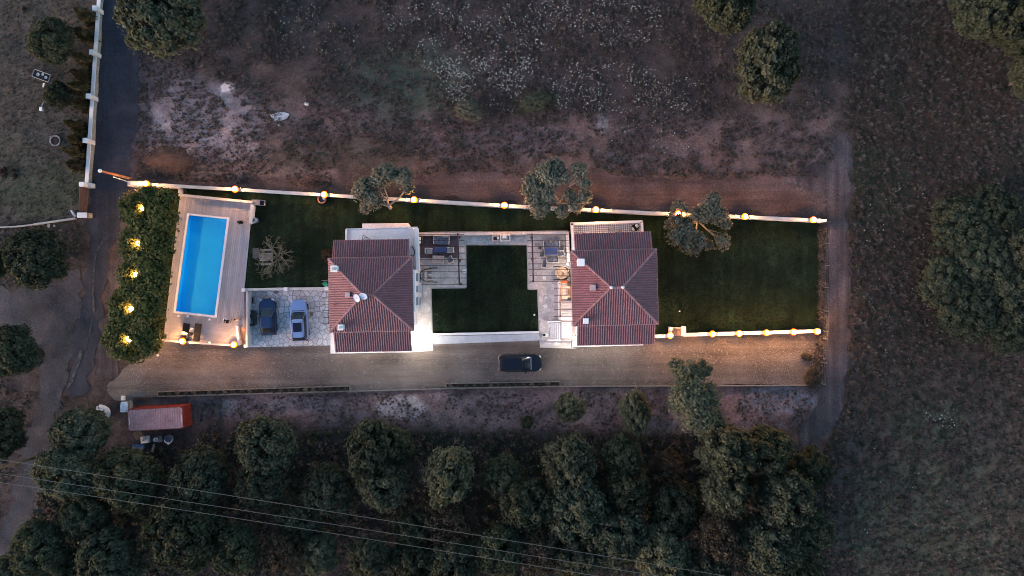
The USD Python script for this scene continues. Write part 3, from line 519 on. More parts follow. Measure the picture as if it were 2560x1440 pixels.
# ================================================================= THE TWO HOUSES
def tile_slope(A, B, C, D, rib=0.25, row=0.38, h=0.108):
    "barrel-tile surface between eave A->B and top D->C (quad, or a triangle when C and D meet); the ribs run up the slope"
    A, B, C, D = (np.asarray(p, float) for p in (A, B, C, D)); u = (B - A); W = np.linalg.norm(u); u /= W
    n = np.cross(u, (C + D) / 2 - A); n /= np.linalg.norm(n); n = n if n[2] > 0 else -n; v = np.cross(n, u); v = v if v[2] > 0 else -v
    dl, dr, top = (D - A) @ u, (C - A) @ u, (D - A) @ v
    prof = [(0.0, 0.0), (0.06, 0.45), (0.16, 0.86), (0.27, 1.0), (0.38, .86), (0.48, 0.45), (0.54, 0.0), (0.77, -0.12)]
    us, hs = [], []
    N = max(1, int(round(W / rib)))
    for k in range(N):
        for a, b in prof: us.append((k + a) * W / N); hs.append(b * h)
    us.append(W); hs.append(0.0); us, hs = np.array(us), np.array(hs)
    vmax = np.full_like(us, top)
    if dl > 1e-6: vmax = np.minimum(vmax, top * us / dl)
    if dr < W - 1e-6: vmax = np.minimum(vmax, top * (W - us) / (W - dr))
    rows = []; nr = int(math.ceil(top / row))
    for r in range(nr): rows += [(r * row, 0.028), ((r + 1) * row - 1e-3, 0.0)]
    P = []
    for vv, lift in rows:
        vc = np.minimum(vv, vmax); P.append(A + us[:, None] * u + vc[:, None] * v + (hs + lift + 0.01)[:, None] * n)
    P = np.array(P); nu = len(us); i, j = np.meshgrid(np.arange(len(rows) - 1), np.arange(nu - 1), indexing='ij')
    q = np.stack([i * nu + j, i * nu + j + 1, (i + 1) * nu + j + 1, (i + 1) * nu + j], -1).reshape(-1, 4)
    V = P.reshape(-1, 3); a = np.linalg.norm(np.cross(V[q[:, 2]] - V[q[:, 0]], V[q[:, 3]] - V[q[:, 1]]), axis=1); return MB().add(V, q[a > 1e-5])
def ridge(t, a, b, step=0.42, r=0.13):
    a, b = np.asarray(a, float), np.asarray(b, float); L = np.linalg.norm(b - a); n = max(1, int(L / step)); d = (b - a) / L
    for k in range(n):
        p, q = a + d * (k * L / n), a + d * ((k + 1.08) * L / n); s = np.cross(d, [0, 0, 1.0]); s /= np.linalg.norm(s); up = np.cross(s, d)
        rings = [np.array([e + (s * math.cos(w) + up * math.sin(w)) * rr + up * .02 for w in np.linspace(-.35, math.pi + .35, 7)]) for e, rr in ((p, r * 1.08), (q, r * .9))]
        m = MB(); V = np.vstack(rings); m.add(V, [[i, i + 1, i + 8, i + 7] for i in range(6)]); m.add(np.vstack([rings[0], p]), [[i + 1, i, 7] for i in range(6)]); t.part('ridge_tile', m, 'ridge_tile')
def rect(cpx, w, d, ang, h):
    c = at(*cpx, h); co, si = math.cos(ang), math.sin(ang)
    return lambda x, y, z=None: c + np.array([x * co - y * si, x * si + y * co, 0 if z is None else z - h])
HE, HR = 6.4, 8.2
def house(name, label, cpx, wpx, dpx, ang, ridge_half, ntier, stier, ncol, bay):
    s = mpx(HE); w, d = wpx * s, dpx * s; t = Thing(name, label, 'house', at(*cpx, HE) - [0, 0, HE]); F = rect(cpx, w, d, ang, HE); x, y = w / 2, d / 2
    rl, rr = F(-ridge_half, 0, HR), F(ridge_half, 0, HR)
    NWc, NE, SE, SW = F(-x, y), F(x, y), F(x, -y), F(-x, -y)
    for A, B, C, D in ((SW, SE, rr, rl), (NE, NWc, rl, rr), (NWc, SW, rl, rl), (SE, NE, rr, rr)): t.part('roof_slope', tile_slope(A, B, C, D), 'roof_tile')
    m = MB(); bb = [np.array([F(-x, -y), F(x, -y), F(x, y), F(-x, y)]) + [0, 0, z] for z in (-.16, -.015)]; m.loft(bb); t.part('eave_board', m, 'white_trim')
    for a in (NWc, SW): ridge(t, a, rl)
    for a in (NE, SE): ridge(t, a, rr)
    ridge(t, rl, rr)
    for e, f_ in ((SW, SE), (SE, NE), (NE, NWc), (NWc, SW)):
        o = (f_ - e) / np.linalg.norm(f_ - e); nn = np.array([o[1], -o[0], 0]) * .035; t.part('gutter', MB().tube([e + nn + [0, 0, -.03], f_ + nn + [0, 0, -.03]], .042, 5), 'gutter_pink')
    def hbox(x0, x1, y0, y1, z0, z1): return MB().loft([np.array([F(x0, y0, z), F(x1, y0, z), F(x1, y1, z), F(x0, y1, z)]) for z in (z0, z1)])
    t.part('wall', hbox(-x + .35, x - .35, -y + .35, y - .35, -.05, HE - .16), 'house_paint')
    for nm, (tl, tr, br, bl, he, hw) in (('north', ntier), ('south', stier)):   # lower lean-to roofs in front and behind
        e0, e1 = (tl, tr) if nm == 'north' else (bl, br)
        A, B = at(*e0, he), at(*e1, he); sg = 1 if nm == 'north' else -1
        iy = y - .30; L0 = np.linalg.inv(np.array([[math.cos(ang), -math.sin(ang)], [math.sin(ang), math.cos(ang)]])); la, lb = L0 @ (A - F(0, 0))[:2], L0 @ (B - F(0, 0))[:2]
        C, D = F(lb[0], sg * iy, hw), F(la[0], sg * iy, hw)
        if sg < 0: t.part('lower_roof', tile_slope(A, B, C, D), 'roof_tile')
        else: t.part('lower_roof', tile_slope(B, A, D, C), 'roof_tile')
        t.part('roof_edge', MB().loft([np.array([A, B, C, D]) + [0, 0, -.14], np.array([A, B, C, D]) + [0, 0, -.012]]), 'white_trim')
        t.part('verge_tile', MB().tube([A + [0, 0, .04], D + [0, 0, .04]], .06, 6), 'ridge_tile'); t.part('verge_tile', MB().tube([B + [0, 0, .04], C + [0, 0, .04]], .06, 6), 'ridge_tile')
        t.part('lower_wall', hbox(la[0] + .25, lb[0] - .25, sg * (y - .36) if sg > 0 else lb[1] + .55, (la[1] - .55) if sg > 0 else -(y - .36), -.05, he - .12), 'house_paint')
        fy = (la[1] - .55) if sg > 0 else lb[1] + .55
        for k in range(3):   # doors and windows of the long sides
            wx = la[0] + (lb[0] - la[0]) * (.2 + .3 * k); hh = (.1, 2.15) if k == 1 else (.95, 2.1)
            f_ = t.part('window', hbox(wx - .55, wx + .55, fy - .03 if sg < 0 else fy + .003, fy - .003 if sg < 0 else fy + .03, *hh), 'shutter'); t.part('pane', hbox(wx - .47, wx + .47, fy - .045 if sg < 0 else fy + .031, fy - .031 if sg < 0 else fy + .045, hh[0] + .08, hh[1] - .08), 'window_glass', parent=f_)
    for k, (q, zz) in enumerate(((-1, 1), (-1, 4), (1, 1), (1, 4))):
        for yy_ in (-y * .5, y * .35):
            if q > 0 and bay: continue
            xx = q * (x - .35); f_ = t.part('window', hbox(xx - .03 if q < 0 else xx + .003, xx - .003 if q < 0 else xx + .03, yy_ - .5, yy_ + .5, zz, zz + 1.2), 'shutter'); t.part('pane', hbox(xx - .045 if q < 0 else xx + .031, xx - .031 if q < 0 else xx + .045, yy_ - .42, yy_ + .42, zz + .08, zz + 1.12), 'window_glass', parent=f_)
    return t, F, x, y, rl, rr, hbox
def chimney(t, px, hb, ht, w, cowl=True):
    c = at(*px, ht); p = t.part('chimney', MB().box((c[0], c[1], (hb + ht) / 2 - .06), (w * .8, w * .8, ht - hb - .12)), 'render_white')
    t.part('chimney_cap', MB().box((c[0], c[1], ht - .06), (w, w, .12), bev=.025), 'white_trim', parent=p)
    if cowl:
        t.part('flue', MB().box((c[0], c[1], ht + .06), (w * .5, w * .36, .1), bev=.02), 'concrete', parent=p)
def vent(t, px, h, w=.48):
    c = at(*px, h); p = t.part('roof_vent', MB().box((c[0], c[1], h - .3), (w * .8, w * .8, .6)), 'terracotta'); t.part('vent_cap', MB().box((c[0], c[1], h + .02), (w, w, .09), bev=.03), 'gutter_pink', parent=p)
h1, F, x, y, rl, rr, hb = house('tiled_house', 'left house with two satellite dishes on its brown tiled hip roof', (927.6, 736.2), 208.6, 183.7, math.radians(1.2), .52,
    ((835, 601), (1022.5, 598), None, None, 4.9, 5.75), (None, None, (1029, 877.5), (839.5, 880.5), 4.9, 5.75), None, True)
chimney(h1, (834.5, 672), 6.4, 8.05, .70); chimney(h1, (851, 818.5), 6.2, 7.75, .60); vent(h1, (869, 737), 7.85, .52)
h1.part('vent_pipe', MB().tube([at(836, 762, 6.5), at(835, 762, 7.15)], .06).tube([at(833.5, 762, 7.1), at(837, 761, 7.1)], .05), 'cloth_red')
# bay of the left house with its windows and shutter
BX0, BX1 = at(1033, 720, 6.1)[0] - .5, at(1054.5, 720)[0]; by0, by1 = at(0, 777.5, 3.0)[1], at(0, 675.5, 3.0)[1]
def bbox(x0, x1, y0, y1, z0, z1): return MB().box(((x0 + x1) / 2, (y0 + y1) / 2, (z0 + z1) / 2), (x1 - x0, y1 - y0, z1 - z0))
h1.part('bay_wall', bbox(BX0, BX1, by0, by1, 0, 6.05), 'house_paint')
for (p0, p1, z0, z1) in ((682, 704, 3.85, 5.35), (714, 731, 3.85, 5.35), (742, 764, 3.85, 5.35), (684, 706, 1.0, 2.3), (742.5, 763.5, 1.0, 2.3)):
    zc = (z0 + z1) / 2; ya, yb_ = at(0, p1, zc)[1], at(0, p0, zc)[1]; f_ = h1.part('window', bbox(BX1 + .003, BX1 + .035, ya, yb_, z0, z1), 'shutter'); h1.part('pane', bbox(BX1 + .036, BX1 + .05, ya + .06, yb_ - .06, z0 + .06, z1 - .06), 'window_glass', parent=f_)
    h1.part('sill', bbox(BX1 + .003, BX1 + .12, ya - .06, yb_ + .06, z0 - .07, z0 - .003), 'white_trim', parent=f_)
ya, yb_ = at(0, 731.5, 1.2)[1], at(0, 714, 1.2)[1]; f_ = h1.part('door', bbox(BX1 + .003, BX1 + .05, ya, yb_, .08, 2.2), 'shutter'); h1.part('handle', MB().box((BX1 + .08, ya + .15, 1.1), (.05, .14, .03)), 'grey_metal', parent=f_)
# balcony of the left house
HB = 3.2
bal = poly([(865, 571.5), (1043, 567), (1046, 676), (1022, 677), (1020, 640), (866, 644)], HB)
h1.part('balcony_slab', MB().prism(bal, HB - .25, HB - .012), 'house_paint')
_bt = bal.buffer(-.06); x0, y0, x1, y1 = _bt.bounds; m = MB()
for a in np.arange(x0, x1, .45):
    for b in np.arange(y0, y1, .45):
        q = sbox(a + .006, b + .006, a + .444, b + .444).intersection(_bt)
        if q.area > .01: m.prism(q, HB - .012, HB)
h1.part('balcony_tiles', m, 'marble', kind='stuff')
h1.part('balcony_parapet', MB().prism(LineString([xy(1041, 570, HB + .9), xy(1044, 676, HB + .9)]).buffer(.16, cap_style=2), HB, HB + .9), 'white_trim'); h1.part('balcony_parapet', MB().prism(LineString([xy(865, 573, HB + .25), xy(865, 602, HB + .25)]).buffer(.08, cap_style=2), HB, HB + .25), 'white_trim')
rail = h1.part('balcony_rail', MB().tube([at(866, 574.5, HB + 1.0), at(1037, 570.5, HB + 1.0)], .022), 'grey_metal')
for k, a in enumerate(np.linspace(868, 1035, 8)): h1.part('baluster', MB().tube([at(a, 574.4 - k * .56, HB + 1.0) - [0, 0, 1.0], at(a, 574.4 - k * .56, HB + 1.0)], .02), 'grey_metal', parent=rail)
h1.part('rear_terrace', MB().prism(poly([(850, 559.5), (1020, 557.5), (1027, 569), (1027, 640), (850, 645)], .9), 0, .9), 'marble'); 
h1.part('plinth', MB().prism(poly([(826, 826), (838, 826), (838, 876), (1030, 874), (1030, 880.5), (826, 884)], .12), -.05, .12), 'marble')
t = Thing('drying_rack', 'dark folding rack on the white balcony of the left house', 'drying rack', at(912, 598, HB))
t.part('frame', MB().tube([at(905, 601, HB), at(908, 588, HB + .9), at(920, 595, HB + .9), at(927, 600, HB)], .03), 'plastic_dark'); t.part('hoop', MB().tube([at(908, 601, HB + .1), at(911, 594, HB + .6), at(916, 594, HB + .6), at(920, 601, HB + .1)], .022), 'plastic_dark')
t = Thing('garden_hose', 'black curved hose lying on the side balcony of the left house', 'hose', at(1033, 625, HB)); t.part('hose', MB().tube([at(*p, HB + .06) for p in ((1029, 615), (1032, 619), (1035.5, 626), (1036.5, 632), (1034.5, 638), (1030.5, 641))], .045), 'black_metal'); t.part('nozzle', MB().tube([at(1030.5, 641, HB + .06), at(1028.5, 637.5, HB + .06)], .055), 'plastic_dark')
def dish(px, h, label, rzz):
    c = at(*px, h); t = Thing('satellite_dish', label, 'satellite dish', c, rzz); r = []
    Rm = trimesh.transformations.euler_matrix(math.radians(38), 0, 0)
    t.part('reflector', MB().lathe((0, 0, 0), [(0.001, .0), (.16, .012), (.3, .04), (.43, .09), (.435, .10), (.3, .055), (.001, .015)], 20, rot=Rm), 'dish', local=True, smooth=40)
    t.part('feed_arm', MB().tube([(0, -.2, -.1), (0, -.42, .42)], .018).box((0, -.43, .45), (.07, .07, .12)), 'grey_metal', local=True); t.part('mast', MB().tube([(0, .05, -.05), (0, .1, -.75)], .03), 'grey_metal', local=True)
dish((893, 744.5), 8.45, 'left of the two pale satellite dishes on the roof ridge', math.radians(-55)); dish((908.5, 739), 8.75, 'right, more upright of the two satellite dishes on the roof ridge', math.radians(-15))
def stub_pergola(label, xs0, xs1, ys, h, beam_x, name='sun_canopy_frame'):
    t = Thing(name, label, 'pergola', at(beam_x, (ys[0] + ys[-1]) / 2, h) - [0, 0, h])
    for yv in ys: t.part('rafter', MB().box((at(xs0, yv, h) + at(xs1, yv, h)) / 2, (abs(xs1 - xs0) * mpx(h), .07, .12)), 'brown_wood')
    t.part('beam', MB().box((at(beam_x, ys[0] - 1, h) + at(beam_x, ys[-1] + 1, h)) / 2 + [0, 0, -.13], (.1, abs(ys[-1] - ys[0] + 3) * mpx(h), .13)), 'brown_wood'); return t
stub_pergola('row of short dark rafters on the left house above the parking court', 806, 832, (730, 745, 760.5, 776.5, 793, 809.5), 2.7, 821.5)

h2, F2, x2, y2, rl2, rr2, hb2 = house('tiled_house', 'right house with white end caps on its plum brown tiled hip roof', (1536.6, 718.7), 212.8, 187, math.radians(1.35), .59,
    ((1436, 584), (1625.5, 579), None, None, 4.9, 5.75), (None, None, (1634.5, 860), (1443.7, 864), 4.9, 5.75), None, False)
chimney(h2, (1452.5, 656), 6.4, 8.05, .78, False); chimney(h2, (1465, 802.5), 6.2, 7.6, .58, False); vent(h2, (1482, 719), 7.75, .62)
for e in (rl2, rr2): h2.part('ridge_cap', MB().ball(e + [0, 0, .1], (.19, .16, .13), 2), 'white_trim')
# rear terrace of the right house with square tiles
HT = .9
h2.part('rear_terrace', MB().prism(poly([(1427, 558), (1606, 552), (1608, 630), (1428, 632)], HT), 0, HT - .012), 'tile_joint')
m = MB(); A = at(1434.5, 562, HT); ex = (at(1601, 556.5, HT) - A) / 31; ey = (at(1435, 586, HT) - A) / 5.0
for i in range(31):
    for j in range(5):
        c = A + ex * (i + .5) + ey * (j + .5); q = np.array([c - ex * .36 - ey * .36, c + ex * .36 - ey * .36, c + ex * .36 + ey * .36, c - ex * .36 + ey * .36]); m.loft([q + [0, 0, -.015], q + [0, 0, .004]])
h2.part('terrace_tiles', m, 'white_tile', kind='stuff')
for pts in ([(1427, 559.5), (1606, 553.5)], [(1430.5, 558), (1432.5, 630)], [(1604.5, 554), (1606, 580)]): h2.part('terrace_parapet', MB().prism(LineString([xy(*p, HT + .5) for p in pts]).buffer(.14, cap_style=2), HT - .3, HT + .5), 'white_trim')
h2.part('plinth', MB().prism(poly([(1430, 812), (1444, 812), (1444, 860.5), (1609, 856), (1609, 863), (1430, 868)], .12), -.05, .12), 'marble')
# front stair, landing, upper stair and veranda on the left side of the right house
st_ = Thing('entrance_steps', 'white entrance stair and tiled landing on the left of the right house', 'steps', at(1400, 826))
st_.part('landing', MB().prism(poly([(1402, 802), (1436, 802), (1438, 851), (1403, 852)], 1.0), 0, .985), 'tile_joint')
m = MB(); A = at(1403.5, 804.5, 1.0); ex = (at(1428.5, 804.5, 1.0) - A) / 6; ey = (at(1404, 845, 1.0) - A) / 9
for i in range(6):
    for j in range(9):
        c = A + ex * (i + .5) + ey * (j + .5); q = np.array([c - ex * .35 - ey * .37, c + ex * .35 - ey * .37, c + ex * .35 + ey * .37, c - ex * .35 + ey * .37]); m.loft([q + [0, 0, -.03], q])
st_.part('landing_tiles', m, 'white_tile', kind='stuff')
for k in range(6):
    z = .84 - .155 * k; a = at(1400.2 - 5.3 * k, 828, z); p_ = st_.part('riser', MB().box((a[0], a[1], z / 2 - .02), (5.3 * mpx(z) + .002, 1.85, z - .04)), 'render_white'); st_.part('tread', MB().box((a[0] - .022, a[1], z - .018), (5.3 * mpx(z) - .05, 1.85, .044), bev=.008), 'marble', parent=p_)
for yv, x0_, x1_ in ((804, 1369, 1402), (851, 1369, 1428)): st_.part('side_wall', MB().box((at(x0_, yv, .9) + at(x1_, yv, .9)) / 2 - [0, 0, .45], (abs(x1_ - x0_) * mpx(.9), .16, .98), bev=.015), 'white_trim')
for k in range(8):
    z = 1.0 + .15 * (k + 1); yv = 798 - k * 6.2; p0, p1 = at(1402.5, yv, z), at(1436, yv, z); p_ = st_.part('upper_riser', MB().box(((p0[0] + p1[0]) / 2, p0[1], z / 2 - .02), (p1[0] - p0[0], 6.2 * mpx(z) + .002, z - .04)), 'render_white'); st_.part('tread', MB().box(((p0[0] + p1[0]) / 2, p0[1] - .025, z - .018), (p1[0] - p0[0], 6.2 * mpx(z) - .055, .044), bev=.008), 'marble', parent=p_)
HV = 2.2
ver = Thing('veranda', 'warmly lit tiled veranda on the left side of the right house', 'veranda', at(1415, 725)); ver.part('base', MB().prism(poly([(1399.5, 701), (1440, 701), (1440, 751), (1400, 751)], HV), 0, HV - .012), 'tile_joint')
m = MB(); A = at(1403, 704, HV); ex = (at(1424, 704, HV) - A) / 6; ey = (at(1403.5, 748, HV) - A) / 11
for i in range(6):
    for j in range(11):
        c = A + ex * (i + .5) + ey * (j + .5); q = np.array([c - ex * .41 - ey * .41, c + ex * .41 - ey * .41, c + ex * .41 + ey * .41, c - ex * .41 + ey * .41]); m.loft([q + [0, 0, -.02], q])
ver.part('veranda_tiles', m, 'white_tile', kind='stuff'); ver.part('side_wall', MB().prism(LineString([xy(1399.8, 702, 2.4), xy(1400.5, 800, 2.4)]).buffer(.1, cap_style=2), 0, 2.35), 'white_wall')
t = stub_pergola('dark rafters and beam over the lit veranda steps', 1385, 1442, (720.5, 738.5, 755.5, 773.5, 791), 3.4, 1400.5); t.part('post', MB().tube([at(1401.5, 789, 3.3) - [0, 0, 1.2], at(1401.5, 789, 3.3)], .06), 'brown_wood'); t.part('post', MB().tube([at(1400, 708, 3.3) - [0, 0, 1.2], at(1400, 708, 3.3)], .06), 'brown_wood')
single('red_cloth', MB().box(at(1410, 704.5, 2.9), (.62, .26, .05), bev=.02).box(at(1410, 702.4, 2.7), (.62, .05, .45), bev=.02), 'cloth_red', 'orange red cloth hung at the upper end of the lit veranda', 'cloth')
for nm, q, lab in (('veranda_chair', (1423, 709.5), 'black chair at the upper end of the lit veranda'),):
    t = Thing(nm, lab, 'chair', at(*q, HV), .1); t.part('seat', MB().box((0, 0, .42), (.45, .45, .06), bev=.02), 'black_metal', local=True); t.part('backrest', MB().box((.2, 0, .68), (.05, .45, .46), bev=.02), 'black_metal', local=True)
    for a in (-.19, .19):
        for b in (-.19, .19): t.part('leg', MB().tube([(a, b, 0), (a, b, .42)], .02), 'black_metal', local=True)
t = Thing('veranda_table', 'small dark square table on the lit veranda', 'table', at(1423.5, 729, HV)); t.part('tabletop', MB().box((0, 0, .7), (.42, .55, .05), bev=.015), 'brown_wood', local=True); t.part('leg', MB().tube([(0, 0, 0), (0, 0, .7)], .04), 'black_metal', local=True); t.part('foot', MB().lathe((0, 0, 0), [(.0, .04), (.2, .03), (.21, 0)], 12), 'black_metal', local=True)
t = Thing('handled_pot', 'round dark pot with handles at the lower end of the veranda tiles', 'pot', at(1422.5, 747, HV)); t.part('pot', MB().lathe((0, 0, 0), [(.0, .02), (.14, .0), (.19, .2), (.17, .3), (.14, .3), (.13, .2), (0, .2)], 14), 'plastic_dark', local=True); t.part('handle', MB().tube([(.14, .1, .28), (.22, .16, .36), (.2, -.02, .36), (.15, -.08, .28)], .015), 'black_metal', local=True)
t = Thing('floor_pot', 'white pot with a dark plant beside the foot of the white stair', 'flower pot', at(1360, 837, .1)); t.part('pot', MB().lathe((0, 0, 0), [(0, 0), (.14, 0), (.2, .34), (.17, .34), (.15, .26), (0, .26)], 14), 'plastic_white', local=True); t.part('plant', MB().ball((0, 0, .33), (.13, .15, .1), 1), 'cloth_black', local=True); t.part('saucer', MB().box((.28, -.03, .05), (.4, .36, .1), bev=.02), 'plastic_white', local=True)
# things on the rear terrace of the right house
t = Thing('round_table', 'round grey table on the tiled rear terrace of the right house', 'table', at(1527, 573.5, HT)); t.part('tabletop', MB().lathe((0, 0, 0), [(0, .72), (.30, .72), (.31, .70), (.30, .68), (0, .68)], 20), 'cushion_grey', local=True); t.part('leg', MB().tube([(0, 0, .0), (0, 0, .7)], .04), 'black_metal', local=True); t.part('foot', MB().lathe((0, 0, 0), [(0, .05), (.25, .02), (.25, 0)], 14), 'black_metal', local=True)
t = Thing('folding_stand', 'dark folding stand beside the round grey table', 'stand', at(1551, 577, HT)); t.part('frame', MB().tube([at(1541, 581, HT), at(1551, 573, HT + .8), at(1559, 580, HT)], .035), 'plastic_dark'); t.part('panel', MB().box(at(1551, 578.5, HT + .35), (.45, .25, .03), bev=.01), 'cushion_grey')
t = Thing('egg_chair', 'round black hoop chair with white cushions at the terrace corner', 'chair', at(1586, 570, HT), math.radians(35)); t.part('hoop', MB().tube([(.5 * math.cos(a) * 1.0, .36 * math.sin(a), .45 + .1 * math.cos(2 * a)) for a in np.linspace(0, 2 * math.pi, 25)], .035), 'black_metal', local=True)
t.part('cushion', MB().box((-.32, 0, .45), (.3, .42, .16), bev=.06), 'cushion_pale', local=True); t.part('cushion', MB().box((.3, .06, .48), (.34, .4, .14), bev=.06), 'cushion_pale', local=True); t.part('seat', MB().lathe((0, 0, 0), [(0, .3), (.3, .33), (.42, .42), (.3, .38), (0, .34)], 16), 'cloth_black', local=True); t.part('stand', MB().tube([(0, 0, 0), (0, 0, .32)], .05).lathe((0, 0, 0), [(0, .04), (.3, .02), (.3, 0)], 14), 'black_metal', local=True)
# red wall beside the second pergola
wall('side_wall', 'pinkish wall beside the second patio along the right house', [(1418.5, 581), (1421, 655)], 1.5, 0.26, mat='stone_wall', cap='flagstone')
t = wall('rail_wall', 'low pale wall with a metal rail along the upper side of the patio', [(1046, 584.8), (1420, 581.2)], .62, 0.36, mat='stone_wall', cap='flagstone')
t = Thing('patio_rail', 'thin dark metal rail on posts above the low patio wall', 'railing', at(1235, 579.5, .6)); t.part('rail', MB().tube([at(1047, 581.5, 1.35), at(1424, 577.5, 1.35)], .025), 'brown_wood')
for k, a in enumerate(np.linspace(1050, 1420, 7)): t.part('post', MB().tube([at(a, 581.4 - k * .65, 1.35) - [0, 0, .73], at(a, 581.4 - k * .65, 1.35)], .025), 'grey_metal')
# pergolas
def pergola(label, ys, x0, x1, bx, posts, h=2.6):
    t = Thing('pergola', label, 'pergola', at(bx[0], 650, 0))
    for k, yv in enumerate(ys): t.part('rafter', MB().box((at(x0 + k * .8, yv, h) + at(x1 + k * .8, yv + .8, h)) / 2, ((x1 - x0) * mpx(h), .065, .12)), 'brown_wood')
    A, B = at(bx[0], ys[0] - 3, h - .12), at(bx[1], ys[-1] + 2, h - .12); t.part('beam', MB().tube([A, B], .085, 6), 'brown_wood')
    for q in posts: c = at(*q, h - .2); t.part('post', MB().box((c[0], c[1], (h - .2) / 2), (.1, .1, h - .2)), 'brown_wood'); 
    for q in posts: c = at(*q, h - .2); t.part('post_foot', MB().box((c[0], c[1], .1), (.24, .24, .08), bev=.02), 'brown_wood')
    return t
pergola('dark brown pergola over the left patio seating', (585.6, 601, 616.5, 632.5, 648, 663.5, 679, 694.5, 711), 1045, 1160, (1144.5, 1148.5), ((1144.5, 590), (1146.5, 650), (1148.5, 710)))
pergola('dark brown pergola over the right patio seating', (586, 601, 615.5, 630.7, 645, 659.3, 673.8, 688.4, 703.2), 1317, 1421, (1330, 1333.5), ((1330, 590), (1332, 646), (1333.5, 703)))
